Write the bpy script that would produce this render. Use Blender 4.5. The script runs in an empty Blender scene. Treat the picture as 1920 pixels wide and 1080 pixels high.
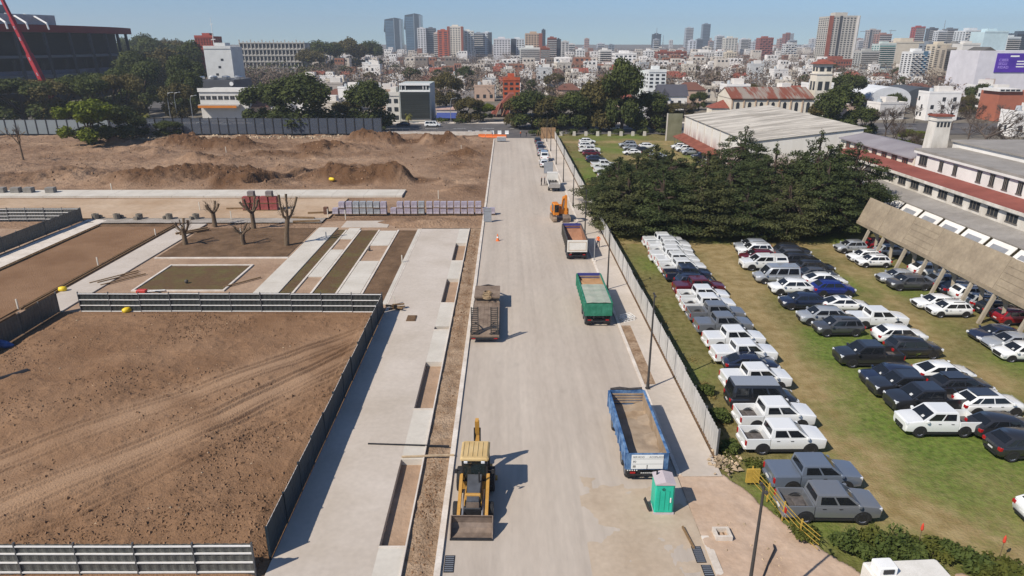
import bpy, math, random
import numpy as np
from mathutils import Vector, Matrix

# ------------------------------------------------------------------ camera, sky, sun, exposure
SC = bpy.context.scene
COL = SC.collection
H = 25.5; F = 1280.0
PIT = math.atan(459 / F); YAW = math.atan(10 / F * math.cos(PIT))
cam = bpy.data.cameras.new('camera'); cam_o = bpy.data.objects.new('camera', cam); COL.objects.link(cam_o)
cam.sensor_width = 36; cam.lens = 24.0; cam.clip_start = 0.5; cam.clip_end = 30000
cam_o.location = (0, 0, H); cam_o.rotation_euler = (math.pi / 2 - PIT, 0, -YAW)
SC.camera = cam_o

SUN_EL = math.radians(44); SUN_ROT = math.atan2(-0.80, -0.60)
world = bpy.data.worlds.new('World'); SC.world = world; world.use_nodes = True
wn = world.node_tree
sky = wn.nodes.new('ShaderNodeTexSky'); sky.sky_type = 'NISHITA'; sky.sun_disc = False
sky.sun_elevation = SUN_EL; sky.sun_rotation = SUN_ROT; sky.altitude = 20
sky.air_density = 1.0; sky.dust_density = 0.3; sky.ozone_density = 3.0
tc = wn.nodes.new('ShaderNodeTexCoord'); va = wn.nodes.new('ShaderNodeVectorMath'); va.operation = 'ADD'; va.inputs[1].default_value = (0, 0, .05)
vn = wn.nodes.new('ShaderNodeVectorMath'); vn.operation = 'NORMALIZE'
wn.links.new(tc.outputs['Generated'], va.inputs[0]); wn.links.new(va.outputs[0], vn.inputs[0]); wn.links.new(vn.outputs[0], sky.inputs['Vector'])
bg = wn.nodes['Background']; bg.inputs[1].default_value = 0.09
tint = wn.nodes.new('ShaderNodeVectorMath'); tint.operation = 'MULTIPLY'; tint.inputs[1].default_value = (.9, 1.0, 1.13)
wn.links.new(sky.outputs[0], tint.inputs[0]); wn.links.new(tint.outputs[0], bg.inputs[0])
sl = bpy.data.lights.new('sun', 'SUN'); sl.energy = 5.0; sl.angle = math.radians(0.5); sl.color = (1.0, 0.92, 0.81)
so = bpy.data.objects.new('sun', sl); COL.objects.link(so)
sd = Vector((0.80 * math.cos(SUN_EL), 0.60 * math.cos(SUN_EL), -math.sin(SUN_EL)))
so.rotation_euler = sd.to_track_quat('-Z', 'Y').to_euler(); so.location = (-60, -40, 80)
SC.view_settings.view_transform = 'Standard'; SC.view_settings.look = 'None'
SC.view_settings.exposure = 0.08; SC.view_settings.gamma = 1.0
SC.cycles.max_bounces = 5; SC.cycles.diffuse_bounces = 3; SC.cycles.glossy_bounces = 2
SC.cycles.transparent_max_bounces = 8; SC.cycles.transmission_bounces = 3; SC.cycles.volume_bounces = 0
SC.cycles.use_denoising = True

# ------------------------------------------------------------------ pixel helpers (photo pixel -> ground position)
def G(u, v, z=0.0):
    xc = (u - 960) / F; yc = (540 - v) / F
    fy = math.cos(PIT) + yc * math.sin(PIT); dn = math.sin(PIT) - yc * math.cos(PIT)
    c, s = math.cos(YAW), math.sin(YAW); t = (H - z) / dn
    return ((xc * c + fy * s) * t, (fy * c - xc * s) * t)
def zat(v, Y):
    yc = (540 - v) / F
    return H - Y * (math.sin(PIT) - yc * math.cos(PIT)) / (math.cos(PIT) + yc * math.sin(PIT))
def xat(u, v, Y):
    xc = (u - 960) / F; yc = (540 - v) / F
    fy = math.cos(PIT) + yc * math.sin(PIT); c, s = math.cos(YAW), math.sin(YAW)
    return Y * (xc * c + fy * s) / (fy * c - xc * s)

rng = random.Random(7)
NR = np.random.default_rng(11)
def hashn(ix, iy, seed):
    h = (ix.astype(np.int64) * 374761393 + iy.astype(np.int64) * 668265263 + seed * 974634777) & 0x7fffffff
    h = ((h ^ (h >> 13)) * 1274126177) & 0x7fffffff
    return ((h ^ (h >> 16)) & 0xffff) / 65535.0
def vnoise(x, y, seed=0):
    ix = np.floor(x); iy = np.floor(y); fx = x - ix; fy = y - iy
    fx = fx * fx * (3 - 2 * fx); fy = fy * fy * (3 - 2 * fy)
    a = hashn(ix, iy, seed); b = hashn(ix + 1, iy, seed); c = hashn(ix, iy + 1, seed); d = hashn(ix + 1, iy + 1, seed)
    return (a * (1 - fx) + b * fx) * (1 - fy) + (c * (1 - fx) + d * fx) * fy - 0.5
def fbm(x, y, s, octv=4, seed=0):
    r = 0; a = 1.0
    for i in range(octv):
        r = r + a * vnoise(x / s, y / s, seed + i * 17); s = s / 2.1; a *= 0.55
    return r

# ------------------------------------------------------------------ materials
MATS = {}
def hexc(h):
    r = [int(h[i:i + 2], 16) / 255 for i in (0, 2, 4)]
    return tuple(c / 12.92 if c <= .04045 else ((c + .055) / 1.055) ** 2.4 for c in r)
def M(name, col=None, rough=.8, var=.12, scale=1.2, bump=0.0, col2=None, metal=0.0, spec=.35, bscale=None, bdist=.05, mixlo=.35, mixhi=.65, world_co=False, stretch=None, fine=0.0, fscale=14.0):
    if name in MATS: return MATS[name]
    m = bpy.data.materials.new(name); m.use_nodes = True; nt = m.node_tree; N = nt.nodes; L = nt.links
    bs = N['Principled BSDF']; bs.inputs['Roughness'].default_value = rough; bs.inputs['Metallic'].default_value = metal
    bs.inputs['Specular IOR Level'].default_value = spec
    m.diffuse_color = (*col, 1)
    if var or col2 or bump:
        if world_co:
            co = N.new('ShaderNodeNewGeometry').outputs['Position']
        else:
            co = N.new('ShaderNodeTexCoord').outputs['Object']
        if stretch:
            mp = N.new('ShaderNodeMapping'); mp.inputs['Scale'].default_value = stretch; L.new(co, mp.inputs[0]); co = mp.outputs[0]
        nz = N.new('ShaderNodeTexNoise'); nz.inputs['Scale'].default_value = scale; nz.inputs['Detail'].default_value = 6
        nz.inputs['Roughness'].default_value = .62
        L.new(co, nz.inputs['Vector'])
        ra = N.new('ShaderNodeValToRGB'); ra.color_ramp.elements[0].position = mixlo; ra.color_ramp.elements[1].position = mixhi
        c2 = col2 if col2 else tuple(min(1, c * (1 + var)) for c in col)
        c1 = col if col2 else tuple(c * (1 - var) for c in col)
        ra.color_ramp.elements[0].color = (*c1, 1); ra.color_ramp.elements[1].color = (*c2, 1)
        L.new(nz.outputs[0], ra.inputs[0]); out = ra.outputs[0]
        if fine:
            n3 = N.new('ShaderNodeTexNoise'); n3.inputs['Scale'].default_value = fscale; n3.inputs['Detail'].default_value = 4
            L.new(co, n3.inputs['Vector'])
            mr = N.new('ShaderNodeMapRange'); mr.inputs[1].default_value = .3; mr.inputs[2].default_value = .7
            mr.inputs[3].default_value = 1 - fine; mr.inputs[4].default_value = 1 + fine
            L.new(n3.outputs[0], mr.inputs[0])
            mx = N.new('ShaderNodeVectorMath'); mx.operation = 'SCALE'
            L.new(out, mx.inputs[0]); L.new(mr.outputs[0], mx.inputs['Scale']); out = mx.outputs[0]
        L.new(out, bs.inputs['Base Color'])
        if bump:
            n2 = N.new('ShaderNodeTexNoise'); n2.inputs['Scale'].default_value = bscale or scale * 6; n2.inputs['Detail'].default_value = 5
            L.new(co, n2.inputs['Vector'])
            bp = N.new('ShaderNodeBump'); bp.inputs['Strength'].default_value = bump; bp.inputs['Distance'].default_value = bdist
            L.new(n2.outputs[0], bp.inputs['Height']); L.new(bp.outputs[0], bs.inputs['Normal'])
    else:
        bs.inputs['Base Color'].default_value = (*col, 1)
    MATS[name] = m
    return m
def plain(name, col, rough=.5, metal=0.0, spec=.5, coat=0.0):
    m = M(name, col, rough, var=0, metal=metal, spec=spec)
    if coat: m.node_tree.nodes['Principled BSDF'].inputs['Coat Weight'].default_value = coat
    return m
def leafmat(name, col, col2, scale=.35, trans=.25):
    """foliage: colour varies between clumps and leaf to leaf, with some light through the leaf"""
    if name in MATS: return MATS[name]
    m = M(name, col, .75, col2=col2, scale=scale, spec=.15, mixlo=.3, mixhi=.7)
    nt = m.node_tree; N = nt.nodes; L = nt.links; bs = N['Principled BSDF']
    tr = N.new('ShaderNodeBsdfTranslucent'); mx = N.new('ShaderNodeMixShader'); mx.inputs[0].default_value = trans
    src = bs.inputs['Base Color'].links[0].from_socket
    L.new(src, tr.inputs[0]); out = [n for n in N if n.type == 'OUTPUT_MATERIAL'][0]
    L.new(bs.outputs[0], mx.inputs[1]); L.new(tr.outputs[0], mx.inputs[2]); L.new(mx.outputs[0], out.inputs[0])
    return m

# ------------------------------------------------------------------ mesh building
class MB:
    def __init__(s): s.v = []; s.f = []; s.mi = []; s.cur = 0
    def mat(s, i): s.cur = i; return s
    def _add(s, vs, fs):
        b = len(s.v); s.v.extend([tuple(p) for p in vs]); s.f.extend([tuple(i + b for i in f) for f in fs]); s.mi.extend([s.cur] * len(fs)); return s
    def poly(s, pts): return s._add(pts, [tuple(range(len(pts)))])
    def box(s, x0, x1, y0, y1, z0, z1):
        return s._add([(x0, y0, z0), (x1, y0, z0), (x1, y1, z0), (x0, y1, z0), (x0, y0, z1), (x1, y0, z1), (x1, y1, z1), (x0, y1, z1)],
                      [(0, 3, 2, 1), (4, 5, 6, 7), (0, 1, 5, 4), (1, 2, 6, 5), (2, 3, 7, 6), (3, 0, 4, 7)])
    def cham(s, x0, x1, y0, y1, z0, z1, c=.03):
        """box with chamfered vertical and top edges"""
        def ring(d, z): return [(x0 + c + d, y0 + d, z), (x1 - c - d, y0 + d, z), (x1 - d, y0 + c + d, z), (x1 - d, y1 - c - d, z), (x1 - c - d, y1 - d, z), (x0 + c + d, y1 - d, z), (x0 + d, y1 - c - d, z), (x0 + d, y0 + c + d, z)]
        vs = ring(0, z0) + ring(0, z1 - c) + ring(c, z1); n = 8; fs = [tuple(range(n))[::-1], tuple(range(16, 24))]
        for k in (0, 8):
            for i in range(n): j = (i + 1) % n; fs.append((k + i, k + j, k + 8 + j, k + 8 + i))
        return s._add(vs, fs)
    def bar(s, p0, p1, w, h, up=(0, 0, 1)):
        """square bar between two points"""
        p0 = Vector(p0); p1 = Vector(p1); d = (p1 - p0).normalized(); u = Vector(up)
        if abs(d.dot(u)) > .98: u = Vector((0, 1, 0))
        a = d.cross(u).normalized(); b = a.cross(d)
        vs = [p + a * (w / 2 * i) + b * (h / 2 * j) for p in (p0, p1) for i, j in ((-1, -1), (1, -1), (1, 1), (-1, 1))]
        return s._add(vs, [(0, 1, 2, 3), (7, 6, 5, 4), (0, 4, 5, 1), (1, 5, 6, 2), (2, 6, 7, 3), (3, 7, 4, 0)])
    def tube(s, p0, p1, r0, r1=None, n=8, cap=True):
        if r1 is None: r1 = r0
        p0 = Vector(p0); p1 = Vector(p1); d = (p1 - p0).normalized(); u = Vector((0, 0, 1)) if abs(d.z) < .9 else Vector((0, 1, 0))
        a = d.cross(u).normalized(); b = a.cross(d)
        vs = [p + (a * math.cos(2 * math.pi * i / n) + b * math.sin(2 * math.pi * i / n)) * r for p, r in ((p0, r0), (p1, r1)) for i in range(n)]
        fs = [(i, (i + 1) % n, n + (i + 1) % n, n + i) for i in range(n)]
        if cap: fs += [tuple(range(n))[::-1], tuple(range(n, 2 * n))]
        return s._add(vs, fs)
    def path(s, pts, rs, n=6):
        """tapered tube through points"""
        rings = []
        for i, p in enumerate(pts):
            p = Vector(p); q = Vector(pts[min(i + 1, len(pts) - 1)]); o = Vector(pts[max(i - 1, 0)]); d = (q - o).normalized()
            u = Vector((1, 0, 0)) if abs(d.x) < .8 else Vector((0, 1, 0)); a = d.cross(u).normalized(); b = a.cross(d)
            rings.append([p + (a * math.cos(2 * math.pi * k / n) + b * math.sin(2 * math.pi * k / n)) * rs[i] for k in range(n)])
        vs = [q for r in rings for q in r]; fs = []
        for i in range(len(rings) - 1):
            for k in range(n): fs.append((i * n + k, i * n + (k + 1) % n, (i + 1) * n + (k + 1) % n, (i + 1) * n + k))
        fs += [tuple(range(n))[::-1], tuple(range(len(vs) - n, len(vs)))]
        return s._add(vs, fs)
    def prism(s, prof, a0, a1, axis='x'):
        """profile polygon [(p,q)] swept along axis: x -> (y,z), y -> (x,z), z -> (x,y)"""
        def P(a, p, q): return (a, p, q) if axis == 'x' else (p, a, q) if axis == 'y' else (p, q, a)
        n = len(prof); vs = [P(a0, *q) for q in prof] + [P(a1, *q) for q in prof]
        return s._add(vs, [tuple(range(n)), tuple(range(2 * n - 1, n - 1, -1))] + [(i, n + i, n + (i + 1) % n, (i + 1) % n) for i in range(n)])
    def ring(s, c, axis, prof, n=16):
        """lathe: prof [(r, a)] about an axis through c ('x','y','z')"""
        vs = []; m = len(prof)
        for k in range(n):
            t = 2 * math.pi * k / n; ct, st = math.cos(t), math.sin(t)
            for r, a in prof:
                q = (a, r * ct, r * st) if axis == 'x' else (r * ct, a, r * st) if axis == 'y' else (r * ct, r * st, a)
                vs.append((c[0] + q[0], c[1] + q[1], c[2] + q[2]))
        fs = [(k * m + i, k * m + i + 1, ((k + 1) % n) * m + i + 1, ((k + 1) % n) * m + i) for k in range(n) for i in range(m - 1)]
        return s._add(vs, fs)
    def mesh(s, name, mats, smooth=None):
        me = bpy.data.meshes.new(name); me.from_pydata(s.v, [], s.f)
        mats = mats if isinstance(mats, (list, tuple)) else [mats]
        for m in mats: me.materials.append(m)
        if len(mats) > 1: me.polygons.foreach_set('material_index', s.mi)
        me.update()
        import bmesh as _b
        if smooth is not None:
            me.polygons.foreach_set('use_smooth', [True] * len(me.polygons)); me.set_sharp_from_angle(angle=math.radians(smooth))
        return me
    def build(s, name, mats, parent=None, smooth=None, fix=True):
        me = s.mesh(name, mats, smooth)
        if fix:
            import bmesh as _b
            bm = _b.new(); bm.from_mesh(me); _b.ops.recalc_face_normals(bm, faces=bm.faces); bm.to_mesh(me); bm.free()
        return link(name, me, parent)
def link(name, me, parent=None):
    o = bpy.data.objects.new(name, me); COL.objects.link(o)
    if parent: o.parent = parent
    return o
def mesh_np(name, V, Fc, mats, mi=None, smooth=False):
    """V (n,3), Fc (m,k) all the same k"""
    me = bpy.data.meshes.new(name); V = np.asarray(V, dtype=np.float32); Fc = np.asarray(Fc, dtype=np.int32); k = Fc.shape[1]
    me.vertices.add(len(V)); me.vertices.foreach_set('co', V.ravel())
    me.loops.add(Fc.size); me.loops.foreach_set('vertex_index', Fc.ravel())
    me.polygons.add(len(Fc)); me.polygons.foreach_set('loop_start', np.arange(0, Fc.size, k, dtype=np.int32))
    mats = mats if isinstance(mats, (list, tuple)) else [mats]
    for m in mats: me.materials.append(m)
    if mi is not None: me.polygons.foreach_set('material_index', np.asarray(mi, dtype=np.int32))
    me.polygons.foreach_set('use_smooth', [smooth] * len(Fc))
    me.update(calc_edges=True); me.validate()
    return me
def thing(name, label, cat, loc=(0, 0, 0), rz=0.0, group=None):
    o = bpy.data.objects.new(name, None); COL.objects.link(o); o.empty_display_size = .3
    o.location = loc; o.rotation_euler = (0, 0, rz); o['label'] = label; o['category'] = cat
    if group: o['group'] = group
    return o
def tag(o, label, cat, group=None, kind=None):
    o['label'] = label; o['category'] = cat
    if group: o['group'] = group
    if kind: o['kind'] = kind
    return o
def struct(o, label=None):
    o['kind'] = 'structure'
    if label: o['label'] = label
    return o
def stuff(o, label=None, cat=None):
    o['kind'] = 'stuff'
    if label: o['label'] = label
    if cat: o['category'] = cat
    return o
def copy_tree(o, parent=None):
    c = o.copy(); COL.objects.link(c); c.parent = parent
    for ch in list(o.children): copy_tree(ch, c)
    return c
def place(o, loc, rz=0.0, sc=None, label=None, group=None, proto_used=None):
    o.location = loc; o.rotation_euler = (0, 0, rz)
    if sc is not None: o.scale = (sc, sc, sc) if not isinstance(sc, tuple) else sc
    if label: o['label'] = label
    if group: o['group'] = group
    return o
class Proto:
    """first use returns the original, later uses return copies"""
    def __init__(s, root): s.root = root; s.used = False
    def get(s):
        if not s.used: s.used = True; return s.root
        return copy_tree(s.root)
def repaint(root, names, m):
    """object-level material on the painted parts of one copy"""
    for ch in root.children:
        if ch.name.split('.')[0] in names:
            ch.material_slots[0].link = 'OBJECT'; ch.material_slots[0].material = m
        repaint(ch, names, m)
def grid_mesh(name, x0, x1, y0, y1, nx, ny, zf, mat, parent=None, attr=None):
    xs = np.linspace(x0, x1, nx); ys = np.linspace(y0, y1, ny); X, Y = np.meshgrid(xs, ys); Z = zf(X, Y)
    V = np.stack([X.ravel(), Y.ravel(), np.asarray(Z).ravel()], 1)
    i = np.arange(nx - 1)[None, :] + nx * np.arange(ny - 1)[:, None]; i = i.ravel()
    me = mesh_np(name, V, np.stack([i, i + 1, i + nx + 1, i + nx], 1), mat, smooth=True)
    if attr:
        for an, fn in attr.items():
            at = me.attributes.new(an, 'FLOAT', 'POINT'); at.data.foreach_set('value', np.asarray(fn(X, Y), dtype=np.float32).ravel())
    return link(name, me, parent)
def seg_dist(X, Y, pts):
    d = np.full(X.shape, 1e9)
    for (ax, ay), (bx, by) in zip(pts[:-1], pts[1:]):
        dx, dy = bx - ax, by - ay; t = np.clip(((X - ax) * dx + (Y - ay) * dy) / (dx * dx + dy * dy + 1e-9), 0, 1)
        d = np.minimum(d, np.hypot(X - ax - t * dx, Y - ay - t * dy))
    return d
# ------------------------------------------------------------------ the setting
def road_wear(m):
    """tyre streaks along the road and dusty patches"""
    nt = m.node_tree; N = nt.nodes; L = nt.links; b = N['Principled BSDF']; src = b.inputs['Base Color'].links[0].from_socket; g = N.new('ShaderNodeNewGeometry')
    for sc, lo, hi, a0, a1 in (((1.3, .018, 1), .42, .72, 1.03, .90), ((.05, .028, 1), .35, .65, .95, 1.05), ((.55, .3, 1), .62, .78, 1.0, .86)):
        mp = N.new('ShaderNodeMapping'); mp.inputs['Scale'].default_value = sc; L.new(g.outputs['Position'], mp.inputs[0])
        n = N.new('ShaderNodeTexNoise'); n.inputs['Scale'].default_value = 1; n.inputs['Detail'].default_value = 4; L.new(mp.outputs[0], n.inputs['Vector'])
        r = N.new('ShaderNodeMapRange'); r.inputs[1].default_value = lo; r.inputs[2].default_value = hi; r.inputs[3].default_value = a0; r.inputs[4].default_value = a1; L.new(n.outputs[0], r.inputs[0])
        v = N.new('ShaderNodeVectorMath'); v.operation = 'SCALE'; L.new(src, v.inputs[0]); L.new(r.outputs[0], v.inputs['Scale']); src = v.outputs[0]
    L.new(src, b.inputs['Base Color'])
conc_road = M('concrete_road', hexc('aa9e91'), .9, scale=.09, col2=hexc('b8ada0'), bump=.25, bscale=6, bdist=.02, world_co=True, stretch=(1.6, .35, 1), fine=.05, fscale=2.2)
road_wear(conc_road)
conc_pave = M('concrete_pavement', hexc('b1a699'), .9, scale=.16, col2=hexc('c0b6ab'), bump=.2, bscale=5, bdist=.02, world_co=True, fine=.05, fscale=3.0)
conc_light = M('concrete_slab_light', hexc('bab3a7'), .88, scale=.3, col2=hexc('c8c2b7'), bump=.15, bscale=6, bdist=.02, world_co=True, fine=.04, fscale=4)
conc_kerb = M('concrete_kerb', hexc('c0b5a8'), .9, scale=.6, col2=hexc('d6cdc2'), bump=.2, bscale=9, bdist=.02, world_co=True, fine=.08, fscale=6)
conc_old = M('concrete_weathered', hexc('857866'), .95, scale=.35, col2=hexc('9c8e79'), bump=.4, bscale=5, bdist=.04, fine=.1, fscale=3)
soil = M('brown_soil', hexc('775b44'), .97, scale=.15, col2=hexc('8b6e55'), bump=.8, bscale=8, bdist=.1, world_co=True, fine=.1, fscale=7, spec=.1)
soil_dark = M('dark_garden_soil', hexc('5c4938'), .97, scale=.5, col2=hexc('765f4a'), bump=.7, bscale=6, bdist=.08, world_co=True, fine=.12, fscale=2.5, spec=.1)
soil_tan = M('tan_sandy_soil', hexc('937a65'), .97, scale=.12, col2=hexc('a9917b'), bump=.6, bscale=4, bdist=.1, world_co=True, fine=.1, fscale=1.2, spec=.1)
soil_strip = M('rubbly_soil', hexc('866e57'), .97, scale=.8, col2=hexc('a58f78'), bump=1.0, bscale=8, bdist=.12, world_co=True, fine=.2, fscale=4, spec=.1)
sand_pink = M('pinkish_sand', hexc('ac937d'), .97, scale=.3, col2=hexc('bda793'), bump=.4, bscale=5, bdist=.05, world_co=True, fine=.07, fscale=3, spec=.1)
asphalt = M('asphalt', hexc('4e4c4c'), .92, scale=.2, col2=hexc('64605e'), bump=.2, bscale=5, bdist=.02, world_co=True)
city_soil = M('city_ground', hexc('5d574c'), .95, scale=.03, col2=hexc('7c7468'), world_co=True, fine=.15, fscale=.3)
dark_metal = M('dark_metal', (.035, .036, .04), .5, metal=.4, var=.2, scale=4)
steel = M('galvanised_steel', (.42, .43, .44), .42, metal=.7, var=.15, scale=2)
white_paint = M('white_paint', (.78, .78, .76), .5, var=.05, scale=2)
black_plastic = plain('black_plastic', (.018, .018, .02), .55)
rubber = M('tyre_rubber', (.022, .022, .023), .85, var=.3, scale=6)

def addmix(m, attr, col):
    nt = m.node_tree; N = nt.nodes; L = nt.links; b = N['Principled BSDF']; src = b.inputs['Base Color'].links[0].from_socket
    a = N.new('ShaderNodeAttribute'); a.attribute_name = attr; mx = N.new('ShaderNodeMix'); mx.data_type = 'RGBA'
    L.new(a.outputs['Fac'], mx.inputs[0]); L.new(src, mx.inputs[6]); mx.inputs[7].default_value = (*col, 1); L.new(mx.outputs[2], b.inputs['Base Color'])
struct(MB().poly([(-9000, -300, -.5), (9000, -300, -.5), (9000, 14000, -.5), (-9000, 14000, -.5)]).build('ground', city_soil, fix=False))
# the road, its kerbs and the pavement on both sides; slabs stand on the ground
ROADY1 = 198
struct(MB().box(-3.45, 10.6, 6, ROADY1, -.5, 0).build('road', conc_road))
kb = struct(MB().box(-3.78, -3.45, 6, 102, -.5, .14).build('kerb', conc_kerb))
kb2 = struct(MB().box(-3.78, -3.45, 102.6, 196, -.5, .14).build('kerb', conc_kerb))
struct(MB().box(10.6, 10.84, 36.2, 196, -.5, .12).build('kerb', conc_kerb))
sw = MB()
ys = [36.0, 48.2, 60.2, 71.2, 83, 94.2, 112.2, 133, 153, 173, 196]
side = struct(MB().box(10.84, 13.4, 36, 196, -.5, .06).build('pavement_right', soil_strip))
for a, b in zip(ys[:-1], ys[1:]):
    x0 = 10.86 if not (49 < (a + b) / 2 < 59) else 11.75
    MB().box(x0, 13.38, a + .015, b - .015, .02, .1).build('pavement_slab', conc_pave, side)
# main pavement to the left with the tree pits left open
pit_x0, pit_x1 = -6.92, -5.46
struct(MB().box(-12.35, pit_x0, 6, 96.5, -.5, .08).build('pavement_left', conc_pave))
pits = [(29.85, 38.0), (44.5, 52.4), (59.3, 60.1), (66.4, 74.1), (81, 89)]
edge = struct(MB().box(pit_x0, pit_x1, 6, 96.5, -.5, -.36).build('tree_pit_ground', soil_tan))
yy = 6
for a, b in pits + [(96.5, 97)]:
    MB().box(pit_x0 + .004, pit_x1 - .05, yy, a, -.4, .085).build('pavement_slab', conc_light, edge); yy = b
    MB().box(pit_x0 + .004, pit_x1, a - .12, a + .0, -.4, .13).build('pit_rim', conc_kerb, edge) if a < 90 else None
struct(MB().box(pit_x1 - .05, pit_x1 + .04, 6, 96.5, -.5, .15).build('kerb', conc_kerb))
def strip_z(X, Y): return -.06 + .16 * np.maximum(0, fbm(X, Y, 1.2, 4, 3)) + .22 * np.maximum(0, .5 - np.abs(X + 4.7)) * np.maximum(0, vnoise(Y / 5.0, X * 0, 9) + .25)
struct(grid_mesh('soil_strip', -5.42, -3.78, 6, 97, 18, 700, strip_z, soil_strip))
struct(MB().box(-12.5, -12.36, 66, 96.5, -.5, .1).build('kerb', conc_kerb))

# building site to the left: brown field in front, garden beds, sandy yard, far mounds
TR0 = [G(-60, 900), G(330, 760), G(640, 640), G(800, 585)]
TR2 = [G(-150, 1075), G(150, 960), G(470, 800), G(800, 640)]
TR1 = [G(-60, 990), G(420, 790), G(690, 650), G(860, 580)]
def field_z(X, Y):
    d0 = seg_dist(X, Y, TR0); d1 = seg_dist(X, Y, TR1); d = np.minimum(d0, d1)
    smooth = np.clip((d - .5) / 1.6, .25, 1)
    z = .25 + .5 * fbm(X, Y, 11, 3, 5) + (.14 * fbm(X, Y, 2.4, 3, 21) + .14 * np.maximum(0, fbm(X, Y, .5, 2, 8))) * smooth
    for dd, k_ in ((d0, 1), (d1, 1), (seg_dist(X, Y, TR2), .7)):
        for off in (.55, 1.15): z = z - k_ * .2 * np.exp(-((np.abs(dd - off)) / .15) ** 2) * np.clip(vnoise(X / 4, Y / 4, 77) + .75, 0, 1) + k_ * .07 * np.exp(-((np.abs(dd - off - .3)) / .14) ** 2)
    edge_d = np.minimum.reduce([X + 44.6, -12.45 - X, 64.3 - Y, Y - 27.0])
    return np.where(edge_d < 1.6, z * np.clip(edge_d / 1.6, 0, 1) + .05 * np.clip(edge_d, 0, 1), z)
addmix(soil, 'track', hexc('9d8066'))
def track(X, Y):
    d = np.minimum(seg_dist(X, Y, TR0), seg_dist(X, Y, TR1)); return np.exp(-(d / 1.9) ** 2) * np.clip(.8 + 1.0 * fbm(X, Y, 3, 3, 68), 0, 1)
struct(grid_mesh('field', -44.6, -12.42, 26.6, 64.3, 330, 380, field_z, soil, attr={'track': track}), 'brown bare soil field with wheel ruts')
struct(MB().box(-46, -44.6, 20, 64.3, -.5, .0).build('pavement_edge', soil_dark))

# garden plots beyond the middle fence
gz = .0
struct(MB().box(-49.6, -12.5, 64.3, 97.5, -.5, -.06).build('garden_ground', soil_tan))
def bed(x0, x1, y0, y1, m, name='soil_bed', z=-.005, seed=1):
    nx = max(4, int((x1 - x0) / .4)); ny = max(4, int((y1 - y0) / .4))
    return struct(grid_mesh(name, x0, x1, y0, y1, nx, ny, lambda X, Y: z + .035 * fbm(X, Y, 2.5, 3, seed), m))
grassy = M('sparse_new_grass', hexc('604d39'), .97, scale=.42, col2=hexc('63603a'), bump=.7, bscale=7, bdist=.06, world_co=True, fine=.14, fscale=3, spec=.1, mixlo=.45, mixhi=.75)
bed(-44.4, -28, 82.9, 97.4, soil_dark, seed=2)
bed(-40.85, -31.35, 70.7, 79.4, grassy, seed=3)
bed(-24.7, -23.15, 65, 96.4, grassy, seed=4); bed(-21.3, -18.4, 65, 96.0, grassy, seed=5); bed(-15.8, -13.0, 65, 96.0, soil_dark, seed=6)
pav = struct(MB().box(-27.6, -24.75, 64.6, 97.4, -.3, -.055).build('garden_path', soil_dark))
for k in range(4): MB().box(-27.55, -24.8, 64.7 + k * 8.2, 64.7 + k * 8.2 + 8.17, -.1, .07).build('path_slab', conc_light, pav)
pav = struct(MB().box(-23.1, -21.35, 64.6, 99, -.3, -.03).build('garden_path', soil_tan))
for a, b in ((75, 80.2), (80.23, 86), (91.2, 97)): MB().box(-23.05, -21.4, a, b, -.1, .07).build('path_slab', conc_light, pav)
pav = struct(MB().box(-18.35, -15.85, 64.6, 97, -.3, -.03).build('garden_path', soil_tan))
for a, b in ((68.3, 74.6), (74.63, 81), (88, 95.5)): MB().box(-18.3, -15.9, a, b, -.1, .07).build('path_slab', conc_light, pav)
pav = struct(MB().box(-12.98, -12.52, 64.6, 96.5, -.3, .0).build('garden_path', soil_tan))
MB().box(-12.97, -12.53, 66, 96.4, -.1, .09).build('path_slab', conc_light, pav)
pav = struct(MB().box(-27.5, -16.5, 97.5, 101.6, -.5, -.02).build('garden_path', soil_tan))
MB().box(-24.4, -17.6, 97.6, 101.5, -.1, .05).build('path_slab', conc_pave, pav)
for x0, x1, y0, y1 in ((-41.1, -30.95, 70.35, 70.6), (-41.1, -30.95, 79.45, 79.7), (-41.1, -40.85, 70.6, 79.45), (-31.2, -30.95, 70.6, 79.45), (-44.4, -27.65, 82.4, 82.75), (-23.35, -23.12, 65, 96), (-21.33, -21.1, 65, 96), (-18.6, -18.37, 65, 96), (-15.83, -15.6, 65, 96)):
    struct(MB().box(x0, x1, y0, y1, -.2, .09).build('kerb', conc_kerb))
# left path and the plots beyond it
struct(MB().box(-64.6, -49.6, 50, 101.5, -.5, -.12).build('plot_ground', soil_dark))
pav = struct(MB().box(-48.6, -44.9, 64.3, 100, -.4, -.05).build('site_path', soil_dark))
for k in range(6): MB().box(-48.55, -44.95, 64.4 + k * 5.9, 64.4 + k * 5.9 + 5.87, -.1, .08).build('path_slab', conc_pave, pav)
bed(-60.2, -50.0, 50, 98.5, soil, seed=7, z=-.02)
pav = struct(MB().box(-64.4, -61.0, 66, 103, -.4, -.05).build('site_path', soil_tan))
for k in range(6): MB().box(-64.35, -61.05, 66.1 + k * 6.1, 66.1 + k * 6.1 + 6.07, -.1, .06).build('path_slab', conc_kerb, pav)
plank_m = M('weathered_plank', hexc('7b6347'), .9, var=.25, scale=2, stretch=(1, 6, 1))
for X in (-49.1, -49.55, -60.5, -60.85):
    st = thing('formwork_rail', 'line of weathered timber formwork along the soil plot edge', 'timber', (X, 0, 0), 0, 'formwork rails along the left soil plot')
    for k in range(11): MB().box(-.06, .06, 65 + k * 3.1, 65 + k * 3.1 + 3.05, -.12, .14).build('plank', plank_m, st)
for k in range(22):
    y = 66 + k * 1.5
    o = MB().box(-60.82, -60.52, y, y + .12, -.1, .12).build('formwork_tie', plank_m); tag(o, 'short timber tie between two formwork rails', 'timber', 'formwork ties')
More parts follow.
